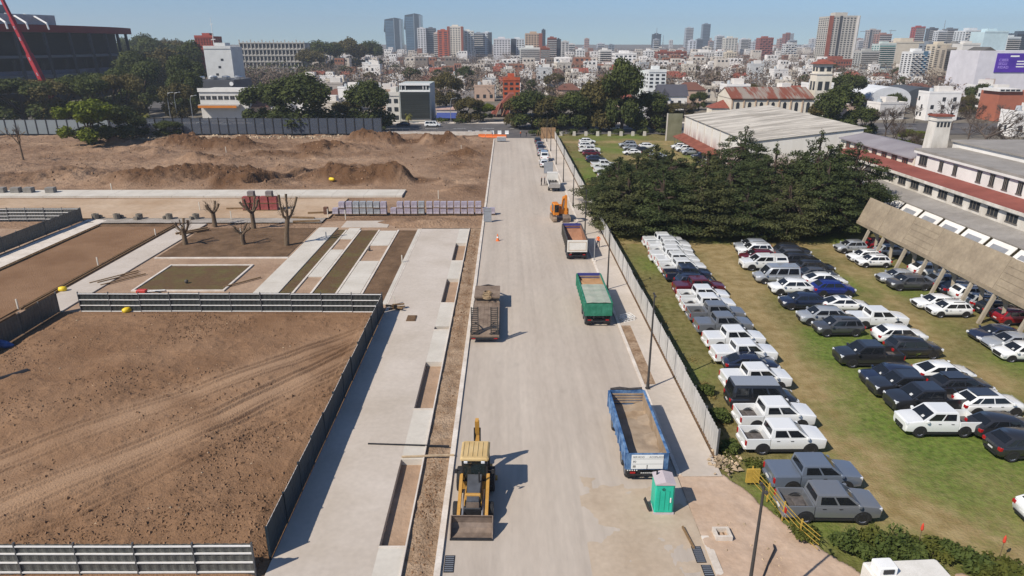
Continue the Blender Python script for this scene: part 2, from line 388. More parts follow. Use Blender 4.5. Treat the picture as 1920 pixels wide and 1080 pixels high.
# sandy yard, then the far site with heaps of earth
MOUNDS = [(-72, 134, 9, 4.5, 2.8), (-61, 139, 8, 4, 3.2), (-52, 133, 6, 5, 2.6), (-90, 140, 8, 5, 1.7), (-100, 133, 6, 5, 1.3), (-28, 134, 8.5, 3.6, 2.9), (-20, 133, 7, 3.4, 2.6), (-35, 137, 5, 4, 1.8), (-33, 145, 6, 4, 1.3), (-46, 178, 9, 5, 2.4), (-72, 180, 8, 5, 3.0), (-86, 184, 8, 5, 3.2), (-34, 190, 10, 5, 3.2), (-22, 190, 9, 4, 2.2), (-58, 168, 6, 4, 1.2), (-22, 171, 7, 3, .9), (-10, 150, 5, 4, .7), (-115, 150, 8, 5, 1.3), (-64, 158, 8, 4, 1.0), (-8, 124, 3, 4, .8), (-13, 100.8, 8, 1.4, .9), (-9, 170, 1.2, 9, .8)]
_mr = random.Random(3)
MOUNDS += [(_mr.uniform(-110, -10), _mr.uniform(138, 198), _mr.uniform(2, 5), _mr.uniform(1.6, 3.2), _mr.uniform(.7, 1.6)) for _ in range(26)]
MOUNDS = [m for m in MOUNDS if not (-26 < m[0] < -12 and 138 < m[1] < 186)]
def site_z(X, Y):
    wx = X + 2.5 * fbm(X, Y, 7, 3, 61); wy = Y + 2.5 * fbm(X, Y, 7, 3, 62)
    z = -.1 + .5 * fbm(X, Y, 16, 3, 31) * (Y > 124) + .05 * fbm(X, Y, 3, 3, 33)
    far = np.clip((Y - 126) / 5, 0, 1)
    z = z + far * (.6 * np.maximum(-.1, fbm(X, Y, 4.5, 4, 35)) + .22 * fbm(X, Y, 1.3, 2, 36))
    for mx, my, rx, ry, hh in MOUNDS:
        q = ((wx - mx) / rx) ** 2 + ((wy - my) / ry) ** 2
        z = z + .62 * hh * np.clip(1.5 * np.exp(-q * 1.1) - .12 + .55 * np.exp(-q * 1.1) * fbm(X, Y, 2.6, 4, 39), 0, 1.25) * (1 + .35 * fbm(X, Y, 1.1, 2, 40))
    fr_ = 0
    for mx, my, rx, ry, hh in MOUNDS: fr_ = fr_ + min(1, hh / 2.2) * np.exp(-.8 * (((wx - mx) / rx) ** 2 + ((wy - my) / ry) ** 2))
    z = z + np.clip(fr_, 0, 1) * (.55 * fbm(X, Y, 1.7, 3, 44) + .25 * np.maximum(0, fbm(X, Y, .8, 2, 45))) * (Y > 125)
    ditch = seg_dist(wx, wy, [(-48, 129), (-44, 136), (-40, 143), (-38, 146)])
    z = z - 1.3 * np.exp(-(ditch / 1.1) ** 2) + .5 * np.exp(-((ditch - 2.2) / 1.0) ** 2)
    road = seg_dist(X, Y, [G(760, 360), G(800, 345), G(775, 290), G(770, 262)]); k = np.exp(-(road / 3.0) ** 4)
    z = z * (1 - k) + k * (.0 + .04 * fbm(X, Y, 2, 2, 41))
    e = np.clip((-4.0 - X) / 2.5, 0, 1); z = z * e - .02 * (1 - e)
    near = np.clip((Y - 104) / 6, 0, 1)
    near = np.maximum(near, np.exp(-((X + 12.5) / 6.5) ** 4) * np.clip((Y - 98) / 1.5, 0, 1))
    return np.where(Y < 126, -.1 * (1 - near) + np.clip(z, -.12, .6) * (.25 + .75 * near), z)
smat = M('site_earth', hexc('7c634f'), .97, scale=.07, col2=hexc('9b816a'), bump=.9, bscale=2.6, bdist=.3, world_co=True, fine=.16, fscale=.9, spec=.1)
addmix(smat, 'fresh', hexc('604733'))
def fresh(X, Y):
    wx = X + 4 * fbm(X, Y, 6, 3, 61); wy = Y + 4 * fbm(X, Y, 6, 3, 62); r = 0
    for mx, my, rx, ry, hh in MOUNDS: r = r + min(1, hh / 2.2) * np.exp(-.75 * (((wx - mx) / rx) ** 2 + ((wy - my) / ry) ** 2) ** 1.3)
    return np.clip(r * .9 + .9 * fbm(X, Y, 12, 4, 66) * (Y > 126), 0, 1)
struct(grid_mesh('site_yard', -175, -3.8, 97.5, 206, 600, 400, site_z, smat, attr={'fresh': fresh}), 'dug up building site ground with heaps of earth')
struct(grid_mesh('site_yard_left', -175, -64.6, 40, 97.6, 80, 50, lambda X, Y: -.06 + .12 * fbm(X, Y, 5, 3, 90), soil_tan))
pav = struct(MB().box(-98, -18.4, 118.4, 123.9, -.5, -.02).build('site_path', soil_tan))
x = -98
while x < -18.5:
    w = min(5.6, -18.45 - x); MB().box(x + .02, x + w - .02, 118.45, 123.8, -.1, .32).build('path_slab', conc_light, pav); x += w
sandy = struct(grid_mesh('sand_yard', -110, -27.6, 103.2, 117.6, 160, 40, lambda X, Y: .10 + .06 * fbm(X, Y, 5, 3, 55) - .4 * (Y > 117.4) , M('yard_sand', hexc('a58c72'), .97, scale=.1, col2=hexc('b8a38c'), bump=.4, bscale=3, bdist=.06, world_co=True, fine=.08, fscale=1.2, spec=.1)))
struct(grid_mesh('gravel_track', -64, -28, 100.4, 103.3, 90, 14, lambda X, Y: .06 + .05 * fbm(X, Y, 1.5, 3, 57), M('grey_gravel', hexc('8d857b'), .95, scale=.6, col2=hexc('a39b92'), bump=.8, bscale=9, bdist=.06, world_co=True, fine=.12, fscale=5)))

# earth clods: too many to count
def clods(name, pts, smin, smax, mat, label, seed=1):
    r = np.random.default_rng(seed); n = len(pts); base = np.array([(1, 0, 0), (-.5, .87, 0), (-.5, -.87, 0), (0, 0, 1), (0.2, 0.1, -.6)])
    fc = np.array([(0, 1, 3), (1, 2, 3), (2, 0, 3), (1, 0, 4), (2, 1, 4), (0, 2, 4)])
    s = smin + (smax - smin) * r.random(n) ** 2.5; a = r.random(n) * 6.28
    B = base[None] * (1 + .5 * (r.random((n, 5, 1)) - .5)) * s[:, None, None]
    ca, sa = np.cos(a)[:, None], np.sin(a)[:, None]
    V = np.stack([B[..., 0] * ca - B[..., 1] * sa, B[..., 0] * sa + B[..., 1] * ca, B[..., 2] * .8], -1) + np.asarray(pts)[:, None, :]
    Fi = fc[None] + 5 * np.arange(n)[:, None, None]
    return stuff(link(name, mesh_np(name, V.reshape(-1, 3), Fi.reshape(-1, 3), mat)), label, 'earth')
clod_m = M('earth_clod', hexc('7d634d'), .97, var=.3, scale=.6, world_co=True, spec=.1)
rubble_m = M('pale_rubble', hexc('a8957c'), .95, var=.35, scale=.9, world_co=True)
def scatter(n, x0, x1, y0, y1, zf, dens=None, seed=5):
    r = np.random.default_rng(seed); X = x0 + (x1 - x0) * r.random(n); Y = y0 + (y1 - y0) * r.random(n)
    if dens is not None: k = r.random(n) < dens(X, Y); X, Y = X[k], Y[k]
    return np.stack([X, Y, zf(X, Y)], 1)
fd = lambda X, Y: np.clip((np.minimum(seg_dist(X, Y, TR0), seg_dist(X, Y, TR1)) - .8) / 3, .03, 1) * np.clip(.25 + 1.8 * fbm(X, Y, 6, 3, 71), .03, 1)
clods('earth_clods', scatter(42000, -44, -12.8, 28, 63.8, field_z, fd), .015, .15, clod_m, 'clods of brown earth strewn over the fenced field')
clods('field_stones', scatter(1400, -44, -12.8, 28, 63.8, field_z, lambda X, Y: .35 * fd(X, Y) + .05, 15), .03, .12, rubble_m, 'small pale stones scattered over the fenced field')
sdn = lambda X, Y: np.clip(.15 + 1.6 * np.maximum(0, fbm(X, Y, 9, 3, 73)), 0, 1)
clods('site_clods', scatter(14000, -150, -5, 127, 204, site_z, lambda X, Y: np.clip(.08 + .9 * fresh(X, Y) ** 1.5, 0, 1), 6), .06, .42, clod_m, 'clods of earth strewn over the far building site')
rd = lambda X, Y: np.clip(.1 + 1.5 * (vnoise(Y / 5, X * 0, 9) + .2), 0, 1)
clods('strip_rubble', scatter(5200, -5.2, -4.1, 20, 96, strip_z, rd, 8), .02, .12, clod_m, 'rubbly clods along the soil strip beside the road')
rp = scatter(700, -122, -40, 198, 204, site_z, None, 9)
clods('wall_rubble', rp, .15, .7, rubble_m, 'pale rubble lying along the foot of the far mesh fence')

# avenue across the far end and the tree-lined street going away
struct(MB().box(-420, 330, 208, 236, -.5, -.06).build('avenue', asphalt))
struct(MB().box(-3.4, 10.5, 198, 208.2, -.5, -.03).build('road_mouth', asphalt))
struct(MB().box(-176, -140, 236, 900, -.5, -.1).build('street_left', asphalt))
struct(MB().box(-30, -16, 236, 420, -.5, -.1).build('street_middle', M('pale_asphalt', hexc('77706a'), .9, scale=.2, col2=hexc('8d8680'), world_co=True)))
struct(MB().box(-120, 120, 236, 240, -.5, .02).build('avenue_pavement', conc_kerb))
for k in range(36):
    MB().box(-170 + k * 9, -166 + k * 9, 221.7, 222.0, -.058, -.054).build('lane_marking', white_paint, bpy.data.objects['avenue'])
for k in range(8): MB().box(-14 + k * 1.3, -13.3 + k * 1.3, 209.5, 213, -.056, -.052).build('crossing_stripe', white_paint, bpy.data.objects['avenue'])

# the grass car park on the right
LANE1 = [G(1180, 458), G(1345, 468), G(1385, 540), G(1470, 680), G(1580, 830), G(1700, 950), G(1930, 1060)]
LANE2 = [G(1345, 462), G(1560, 462), G(1620, 525), G(1715, 620), G(1830, 700), G(1960, 790)]
LANE3 = [G(1180, 262), G(1190, 300), G(1250, 330)]; LANE4 = [G(1050, 266), G(1250, 266), G(1265, 290), G(1300, 320)]
def lot_dirt(X, Y):
    d1 = seg_dist(X, Y, LANE1); d2 = np.minimum(seg_dist(X, Y, LANE2), seg_dist(X, Y, LANE4)); d3 = seg_dist(X, Y, LANE3)
    m = np.exp(-(d1 / 2.9) ** 2) * .95 + np.exp(-(d2 / 2.3) ** 2) * .85 + np.exp(-(d3 / 2.6) ** 2) * .7
    m = m * (.72 + .9 * fbm(X, Y, 3.5, 4, 101)) + .42 * fbm(X, Y, 5, 4, 103) + .13
    for off in (.9, ): m = m + .22 * np.exp(-((d1 - off) / .35) ** 2) + .15 * np.exp(-((d2 - off) / .35) ** 2)
    return np.clip(m, 0, 1)
lot_m = bpy.data.materials.new('worn_grass'); lot_m.use_nodes = True
nt = lot_m.node_tree; N = nt.nodes; L = nt.links; bs = N['Principled BSDF']; bs.inputs['Roughness'].default_value = .95; bs.inputs['Specular IOR Level'].default_value = .1
geo = N.new('ShaderNodeNewGeometry')
def nz(scale, det=5):
    n = N.new('ShaderNodeTexNoise'); n.inputs['Scale'].default_value = scale; n.inputs['Detail'].default_value = det; L.new(geo.outputs['Position'], n.inputs['Vector']); return n.outputs[0]
def ramp(src, c0, c1, p0=.35, p1=.65):
    r = N.new('ShaderNodeValToRGB'); r.color_ramp.elements[0].position = p0; r.color_ramp.elements[1].position = p1
    r.color_ramp.elements[0].color = (*c0, 1); r.color_ramp.elements[1].color = (*c1, 1); L.new(src, r.inputs[0]); return r.outputs[0]
def mixc(a, b, f):
    m = N.new('ShaderNodeMix'); m.data_type = 'RGBA'; L.new(f, m.inputs[0]); L.new(a, m.inputs[6]); L.new(b, m.inputs[7]); return m.outputs[2]
at = N.new('ShaderNodeAttribute'); at.attribute_name = 'dirt'
ag = N.new('ShaderNodeAttribute'); ag.attribute_name = 'green'
gr = ramp(nz(1.6), hexc('5a552f'), hexc('78714a')); gr2 = ramp(nz(2.2), hexc('51602a'), hexc('697a37'))
gm = mixc(gr, gr2, ag.outputs['Fac']); di = ramp(nz(.9), hexc('85734d'), hexc('9b8963'))
mr = N.new('ShaderNodeMapRange'); mr.inputs[1].default_value = -.2; mr.inputs[2].default_value = .2
fm = N.new('ShaderNodeMath'); fm.operation = 'ADD'; ad = N.new('ShaderNodeMath'); ad.operation = 'MULTIPLY_ADD'; ad.inputs[1].default_value = .9; ad.inputs[2].default_value = -.45
L.new(nz(3.5), ad.inputs[0]); L.new(ad.outputs[0], fm.inputs[0]); L.new(at.outputs['Fac'], fm.inputs[1]); fm.use_clamp = True
L.new(mixc(gm, di, fm.outputs[0]), bs.inputs['Base Color'])
bp = N.new('ShaderNodeBump'); bp.inputs['Strength'].default_value = .8; bp.inputs['Distance'].default_value = .1; L.new(nz(7), bp.inputs['Height']); L.new(bp.outputs[0], bs.inputs['Normal'])
def lot_green(X, Y):
    g = np.clip(1.5 * fbm(X, Y, 9, 3, 105) + .3, 0, 1)
    for (u, v, r) in ((1720, 870, 5), (1860, 920, 6), (1580, 640, 4), (1780, 560, 4), (1230, 500, 3), (1620, 990, 4), (1460, 930, 3), (1300, 700, 2.5)):
        gx, gy = G(u, v); g = g + .7 * np.exp(-((X - gx) ** 2 + (Y - gy) ** 2) / r ** 2)
    return np.clip(g, 0, 1)
def lot_z(X, Y): return -.04 + .12 * fbm(X, Y, 6, 4, 107) * np.clip((X - 13.6) / 2, 0, 1)
struct(grid_mesh('grass_lot', 13.42, 62, 20, 207, 200, 620, lot_z, lot_m, attr={'dirt': lot_dirt, 'green': lot_green}), 'worn grass car park with dusty wheel lanes')
def dirt_z(X, Y):
    bd = Y - (35.9 - np.clip((X - 13.5) * 1.75, 0, 8.5) - 1.6 * fbm(X, Y, 2.0, 4, 111))
    return .05 + .10 * fbm(X, Y, 1.6, 4, 109) - np.clip(bd, 0, .4) * 1.4
struct(grid_mesh('sand_verge', 10.6, 26, 12, 37, 120, 160, dirt_z, sand_pink))
clods('verge_rubble', scatter(900, 11.0, 17, 22, 35.5, dirt_z, lambda X, Y: np.clip(.1 + 2 * fbm(X, Y, 2, 3, 115), 0, 1) * (dirt_z(X, Y) > 0), 41), .02, .11, rubble_m, 'small stones and clods on the sand verge')
def drift_z(X, Y):
    e = np.minimum.reduce([(X - 4.2) * .35, (36.5 - Y) * .25, Y * 0 + 1.0]); return .022 * np.clip(e - .6 + 1.9 * fbm(X, Y, 2.6, 5, 118), -1, .5)
struct(grid_mesh('sand_drift', 4.3, 10.6, 14, 36.5, 90, 240, drift_z, M('road_sand', hexc('a99884'), .97, scale=.5, col2=hexc('b5a592'), world_co=True, fine=.06, fscale=3, spec=.1)))
struct(MB().box(10.6, 11.0, 6, 30.6, -.5, .07).build('kerb', conc_kerb))
# ------------------------------------------------------------------ site fences
panel_blue = M('blue_green_sheet', hexc('2c3a44'), .55, var=.2, scale=.8, metal=.3, fine=.1, fscale=3)
panel_grey = M('grey_sheet', hexc('5f605d'), .5, var=.15, scale=.7, metal=.35, fine=.1, fscale=4)
panel_white = M('white_sheet', hexc('a9a7a2'), .6, col2=hexc('bdbab5'), scale=.5, metal=.1, stretch=(1, 1, .25), fine=.09, fscale=4)
rail_m = M('pale_rail', hexc('dedcd8'), .5, var=.06, scale=2)
post_m = M('fence_post', hexc('6a6c6e'), .5, var=.15, scale=2, metal=.5)
def corrugated(w, h, amp=.018, n=26):
    """a ribbed sheet, with thickness, in local x/z"""
    mb = MB(); pr = []
    for i in range(n + 1):
        x = -.02 + (w + .04) * i / n; y = amp * (1 if (i // 2) % 2 else -1); pr.append((x, y))
    mb.prism(pr + [(x, y + .012) for x, y in reversed(pr)], 0.08, h, 'z')
    return mb
def fence(p0, p1, h, n, panel_m, label, rails=(.12, .75, 1.35, 1.98), rside=-1, thick_posts=.07, base=None, group=None, cat='fence', post_h=None, ground=None, pm_=None, amp=.018):
    p0 = Vector((*p0, 0)); p1 = Vector((*p1, 0)); d = p1 - p0; Ln = d.length; rz = math.atan2(d.y, d.x); w = Ln / n
    t = thing('site_fence', label, cat, p0, rz, group)
    pm = corrugated(w, h, amp).mesh('panel', panel_m)
    rm = [MB().box(.04, w - .04, rside * .03, rside * .09, z - .038, z + .038).mesh('rail', rail_m) for z in rails]
    po = MB().box(-thick_posts / 2, thick_posts / 2, min(-rside * .03, rside * .09), max(-rside * .03, rside * .09), -.2, (post_h or h + .12)).mesh('post', pm_ or post_m)
    for i in range(n):
        j = rng.uniform(-.03, .03)
        o = link('panel', pm, t); o.location = (i * w, 0, j); o.rotation_euler = (rng.uniform(-.02, .02), 0, rng.uniform(-.006, .006))
        for m_ in rm: q = link('rail', m_, o); q.location = (0, 0, 0)
        q = link('post', po, t); q.location = (i * w, 0, 0)
    q = link('post', po, t); q.location = (Ln, 0, 0)
    if base:
        MB().box(0, Ln, -.12, .12, -.1, base).build('base_beam', soil_dark, t)
    return t
fence((-12.42, 29.0), (-12.42, 63.6), 2.05, 12, panel_blue, 'long dark blue sheet fence beside the pavement and brown field', rails=(.4, 1.2, 1.9), rside=1, pm_=panel_blue, post_h=2.1, amp=.004)
fence((-27.5, 27.85), (-12.75, 27.75), 2.05, 5, panel_grey, 'ribbed grey fence with pale rails closing the near end of the brown field', rails=(.35, .95, 1.5, 1.95))
fence((-42.9, 64.3), (-12.5, 63.9), 2.05, 10, M('dark_grey_sheet', hexc('3f4342'), .5, var=.2, scale=.6, metal=.35), 'dark ribbed fence with pale rails between the brown field and garden plots')
fence((-44.8, 45.0), (-45.1, 64.3), 2.05, 7, panel_grey, 'ribbed grey fence beside the path, shading a strip of the brown field', rails=(.5, 1.2, 1.95), rside=1)
fence((-65.4, 80), (-64.6, 101.8), 2.0, 8, panel_grey, 'pale grey fence between the bare plot and the sandy path', rails=(.5, 1.2, 1.9), rside=1)
fence((-98, 101.9), (-64.7, 101.9), 2.0, 12, panel_grey, 'pale grey fence with bright rails in front of the sand yard', rails=(.3, .8, 1.3, 1.85))
# white sheet fence of the car park
fence((13.55, 38.0), (13.55, 196), 2.15, 54, panel_white, 'long off-white sheet fence between pavement and grass car park', rails=(.5, 1.6), rside=-1, base=.16)
# tall mesh fence at the far side of the site
mesh_m = bpy.data.materials.new('dark_mesh_panel'); mesh_m.use_nodes = True
_b = mesh_m.node_tree.nodes['Principled BSDF']; _b.inputs['Base Color'].default_value = (.07, .085, .115, 1); _b.inputs['Roughness'].default_value = .8; _b.inputs['Alpha'].default_value = .72
def mesh_fence(p0, p1, h, n, label, m):
    p0 = Vector((*p0, 0)); p1 = Vector((*p1, 0)); d = p1 - p0; w = d.length / n
    t = thing('mesh_fence', label, 'fence', p0, math.atan2(d.y, d.x))
    pm = MB().box(.06, w - .06, -.02, .02, .25, h - .1).mesh('panel', m); po = MB().box(-.12, .12, -.14, .06, -.3, h + .15).mesh('post', black_plastic)
    ra = MB().box(0, w, -.03, .03, h - .1, h - .02).mesh('rail', dark_metal)
    for i in range(n + 1):
        q = link('post', po, t); q.location = (i * w, 0, 0)
        if i < n:
            q = link('panel', pm, t); q.location = (i * w, 0, 0); link('rail', ra, q)
mesh_fence((-117, 206.4), (-37, 206.4), 4.8, 30, 'tall dark mesh fence on posts along the far avenue', mesh_m)
mesh_fence((-172, 206.4), (-117.3, 206.4), 4.4, 18, 'tall grey sheet fence behind the umbrella trees', M('far_grey_sheet', hexc('7d8588'), .6, var=.1, scale=.2))
rw = thing('low_wall', 'low pale wall and railing along the avenue beside the road mouth', 'wall', (-37, 207.2, 0))
MB().box(0, 32.5, -.15, .15, -.4, .75).build('wall', conc_kerb, rw)
for k in range(17): MB().box(k * 2, k * 2 + .08, -.04, .04, .7, 1.7).build('post', post_m, rw)
for z in (1.15, 1.65): MB().box(0, 32.5, -.03, .03, z, z + .06).build('rail', post_m, rw)
# orange plastic barriers, cones and boards where the road meets the avenue
orange = plain('orange_plastic', (.75, .17, .03), .5)
ob = MB(); ob.prism([(-.3, 0), (.3, 0), (.22, .2), (.1, .45), (.1, .95), (-.1, .95), (-.1, .45), (-.22, .2)], -1.0, 1.0, 'x')
obm = ob.mesh('road_barrier', orange)
for k, (x, y) in enumerate([(-7.2, 199.6), (-5.1, 199.4), (-3.0, 199.1), (-1.2, 198.2)]):
    o = link('road_barrier', obm); o.location = (x, y, .0); tag(o, 'orange plastic road barrier at the road mouth', 'barrier', 'orange barriers at the road mouth')
wbm = MB().prism([(-.3, 0), (.3, 0), (.15, .3), (.12, 1.0), (-.12, 1.0), (-.15, .3)], -.55, .55, 'x').mesh('road_barrier', white_paint)
for k in range(6):
    o = link('road_barrier', wbm); o.location = (-11 + k * 2.2, 207.6, -.05); tag(o, 'white plastic barrier on the avenue crossing', 'barrier', 'white barriers on the avenue crossing')
bol = MB().prism([(-.45, 0), (.45, 0), (.4, 1.3), (-.4, 1.3)], -.3, .3, 'y').mesh('concrete_marker', conc_light)
for k, u in enumerate((1056, 1082, 1105, 1128, 1151, 1174, 1197, 1220)):
    X, Y = G(u, 262); o = link('concrete_marker', bol); o.location = (X, 203.2, -.1); tag(o, 'pale concrete marker block along the far car park edge', 'block', 'marker blocks along the far car park edge')
fp = thing('plywood_hoarding', 'tall brown plywood hoarding beside the road mouth', 'hoarding', (9.6, 196.6, 0))
for k in range(4): MB().box(k * 1.05, k * 1.05 + 1.0, -.03, .03, 0, 3.1).build('plank', M('plywood', hexc('97795a'), .85, var=.2, scale=.7), fp)
for k in (0, 2, 4): MB().bar((k * 1.02, -.05, 3.0), (k * 1.02, -1.8, 0), .1, .1).build('brace', plank_m, fp)
fp2 = thing('timber_trestle', 'leaning timber frame in front of the plywood hoarding', 'frame', (8.2, 194.5, 0))
for a, b in (((0, 0, 0), (.6, .5, 2.6)), ((1.4, 0, 0), (.7, .5, 2.6)), ((.2, 0, 1), (1.2, .2, 1))): MB().bar(a, b, .1, .1).build('beam', plank_m, fp2)

# ------------------------------------------------------------------ lamp posts on the right pavement
pole_m = M('dark_pole', hexc('3c3a39'), .6, var=.15, scale=2)
def lamp_post(h):
    t = thing('lamp_post', '', 'lamp post')
    MB().tube((0, 0, 0), (0, 0, h), .1, .055, 10).build('pole', pole_m, t, smooth=40)
    MB().box(-.18, .18, -.18, .18, 0, .05).build('base_plate', pole_m, t)
    MB().tube((0, 0, .05), (0, 0, .5), .13, .13, 10).build('collar', pole_m, t, smooth=40)
    a = MB().bar((0, -.3, h - .15), (0, .3, h - .15), .06, .06).build('cross_arm', pole_m, t)
    for s in (-1, 1): MB().cham(-.07, .07, s * .3 - .07, s * .3 + .07, h - .14, h - .02, .02).build('lamp_mount', pole_m, a)
    return t
pl = [(10.95, 24.5, 7.6), (10.95, 47.5, 7.9), (10.95, 70.3, 6.7), (10.95, 93.1, 6.4), (10.95, 111.2, 6.6), (10.95, 131.9, 6.6), (10.95, 152.3, 6.6), (10.95, 172.3, 6.6), (10.95, 190, 6.6)]
names = ['tall dark lamp post standing on the sand by the yellow railing', 'dark lamp post beside the front end of the blue trailer', 'dark lamp post beside the green trailer', 'dark lamp post beside the white tipping trailer front', 'dark lamp post beside the orange excavator', 'dark lamp post beside the white flatbed lorry', 'dark lamp post near the grey folding screens', 'dark lamp post beside the row of parked cars', 'dark lamp post beside the plywood hoarding']
for (x, y, h), n_ in zip(pl, names):
    t = lamp_post(h); t.location = (x, y, .08); t['label'] = n_; t['group'] = 'lamp posts along the pavement'
gp = thing('site_post', 'slim pale grey post standing in the shadow of the white trailer', 'post', (10.75, 80.6, .1))
MB().tube((0, 0, 0), (0, 0, 3.0), .06, .05, 8).build('pole', steel, gp); MB().cham(-.25, .25, -.2, .2, 0, .15).build('foot', conc_kerb, gp)

# ------------------------------------------------------------------ small site things
mh = thing('drain_box', 'square concrete drain box half sunk in the sand', 'drain', (11.75, 30.6, 0))
for a in ((-.45, .45, -.42, -.28), (-.45, .45, .28, .42), (-.45, -.3, -.28, .28), (.3, .45, -.28, .28)): MB().box(*a, -.1, .32).build('wall', conc_kerb, mh)
MB().box(-.3, .3, -.28, .28, 0, .04).build('floor', soil_dark, mh)
def grate(x, y, label, n=8, rz=0):
    g = thing('drain_grate', label, 'drain', (x, y, .012), rz)
    MB().box(-.26, .26, -.62, .62, 0, .012).build('frame', dark_metal, g)
    bm_ = MB().box(-.22, .22, -.03, .03, .012, .03).mesh('slat', steel)
    for k in range(n): q = link('slat', bm_, g); q.location = (0, -.52 + k * 1.04 / (n - 1), 0)
grate(-3.05, 28.6, 'iron drain grate at the foot of the kerb near the digger', 8)
grate(10.1, 29.2, 'iron drain grate beside the sunken concrete box', 8); grate(10.25, 27.8, 'iron drain grate beside the sand verge, beyond the first one', 8)
o = MB().box(-.45, .45, -.7, .7, -.02, .07).box(-.35, .35, -.55, .55, .07, .1).build('manhole', soil_dark); o.location = (-9.4, 62.1, .08); tag(o, 'dark rectangular manhole cover set in the pavement', 'manhole')
o = MB().bar((-9.4, 39.8, .12), (-3.9, 39.4, .16), .08, .08).build('metal_bar', dark_metal); tag(o, 'long thin metal bar lying across the pavement and soil strip', 'bar')
o = MB().bar((-6.9, 38.15, .18), (-3.5, 38.3, .2), .1, .1).build('timber_batten', M('pale_timber', hexc('b8a386'), .85, var=.2, scale=3)); tag(o, 'pale timber batten laid across the soil strip behind the open pit', 'batten')
o = MB().bar((9.75, 31.3, 0.1), (9.95, 29.6, 0.08), .1, .12).build('timber_batten', plank_m); tag(o, 'dark timber batten on the sand beside the sunken box', 'batten')
o = MB().path([(12.8, 27.3, .1), (13.5, 28.4, .13), (14.2, 29.4, .16), (14.3, 29.8, .1)], [.05] * 4, 6).build('shadow_tube', black_plastic); tag(o, 'black tube standing in for a shadow across the sand verge', 'painted shadow')  # black tube drawn in place of a shadow on the sand
# pallets of paving blocks
lil = M('wrapped_lilac_pavers', hexc('8f8593'), .45, scale=.9, col2=hexc('b5aeb6'), bump=.3, bscale=6, fine=.12, fscale=5)
lil2 = M('wrapped_grey_pavers', hexc('7e8086'), .4, scale=.9, col2=hexc('aeb2b4'), bump=.3, bscale=6, fine=.12, fscale=5)
redp = M('red_pavers', hexc('7d3d3c'), .8, scale=.9, col2=hexc('99504d'), bump=.3, bscale=8, fine=.1, fscale=6)
greyp = M('grey_pavers', hexc('6f6765'), .8, scale=.9, col2=hexc('857d7a'), bump=.3, bscale=8)
def pallet(w, d, h, m):
    t = thing('paver_pallet', '', 'pallet')
    for y in (-d / 2 + .08, 0, d / 2 - .08): MB().box(-w / 2, w / 2, y - .05, y + .05, 0, .1).build('runner', plank_m, t)
    MB().box(-w / 2, w / 2, -d / 2, d / 2, .1, .13).build('deck', plank_m, t)
    mb = MB(); n = 4
    for k in range(n):
        e = .012 if k % 2 else 0; mb.cham(-w / 2 + .04 + e, w / 2 - .04 - e, -d / 2 + .04 + e, d / 2 - .04 - e, .13 + h * k / n, .13 + h * (k + 1) / n - .004, .02)
    mb.build('paver_stack', m, t); return t
P_l = Proto(pallet(1.0, 1.0, .85, lil)); P_g = Proto(pallet(1.0, 1.0, .85, lil2)); P_r = Proto(pallet(1.3, 1.1, .95, redp)); P_k = Proto(pallet(1.1, 1.0, .7, greyp))
for i in range(23):
    x = -27.0 + i * 1.09 + (0.4 if i > 7 else 0) + (.25 if i > 12 else 0)
    for lev in range(2):
        if i == 0 and lev or i in (8,) and lev or i in (21, 22) and lev: continue
        g = i in (3, 4, 5, 6, 12); p = (P_g if g else P_l).get()
        place(p, (x + rng.uniform(-.04, .04), 105.6 + rng.uniform(-.1, .1), .12 + lev * 1.0), rng.uniform(-.04, .04),
              label=('grey wrapped pallet of paving blocks' if g else 'lilac wrapped pallet of paving blocks') + (' on the top tier of the long row' if lev else ' on the ground tier of the long row'), group='wrapped pallets in the long row')
for i in range(4):
    for lev in range(2):
        place(P_r.get(), (-41.9 + i * 1.42, 108.6, .12 + lev * 1.12), rng.uniform(-.03, .03), label='pallet of red paving blocks on the ' + ('top' if lev else 'ground') + ' tier of the red stack', group='red paver pallets')
for x in (-41.1, -38.2): place(P_k.get(), (x, 108.6, 2.36), 0, label='small grey pallet of blocks standing on top of the red stack', group='grey pallets on the red stack')
cb = MB().cham(-.75, .75, -.6, .6, 0, 1.15, .05).mesh('concrete_block', M('concrete_block', hexc('75716b'), .9, scale=.8, col2=hexc('8d8983'), bump=.3, bscale=5))
for u in (4, 32, 56, 97):
    X, Y = G(u, 364); o = link('concrete_block', cb); o.location = (X, Y, .1); o.rotation_euler = (0, 0, rng.uniform(-.1, .1)); tag(o, 'grey concrete ballast block standing by the long site path', 'block', 'ballast blocks by the site path')
rg = MB().ring((0, 0, 0), 'z', [(.32, 0), (.5, 0), (.5, .8), (.32, .8), (.32, 0)], 12).cham(-.9, -.55, -.3, .4, 0, .5, .04).mesh('concrete_ring', M('concrete_ring', hexc('6d665c'), .9, scale=1, col2=hexc('857d70')))
for u in (180, 220, 262, 318, 368):
    X, Y = G(u, 411); o = link('concrete_ring', rg); o.location = (X, Y, .05); o.rotation_euler = (0, 0, rng.uniform(0, 6)); tag(o, 'grey concrete drain ring lying on the gravel track', 'drain ring', 'drain rings on the gravel track')
yl = plain('yellow_plastic', (.8, .56, .02), .5)
sack = MB().ring((0, 0, .3), 'x', [(.05, -.5), (.26, -.42), (.33, 0), (.28, .4), (.05, .5)], 10).mesh('sack', yl, 60)
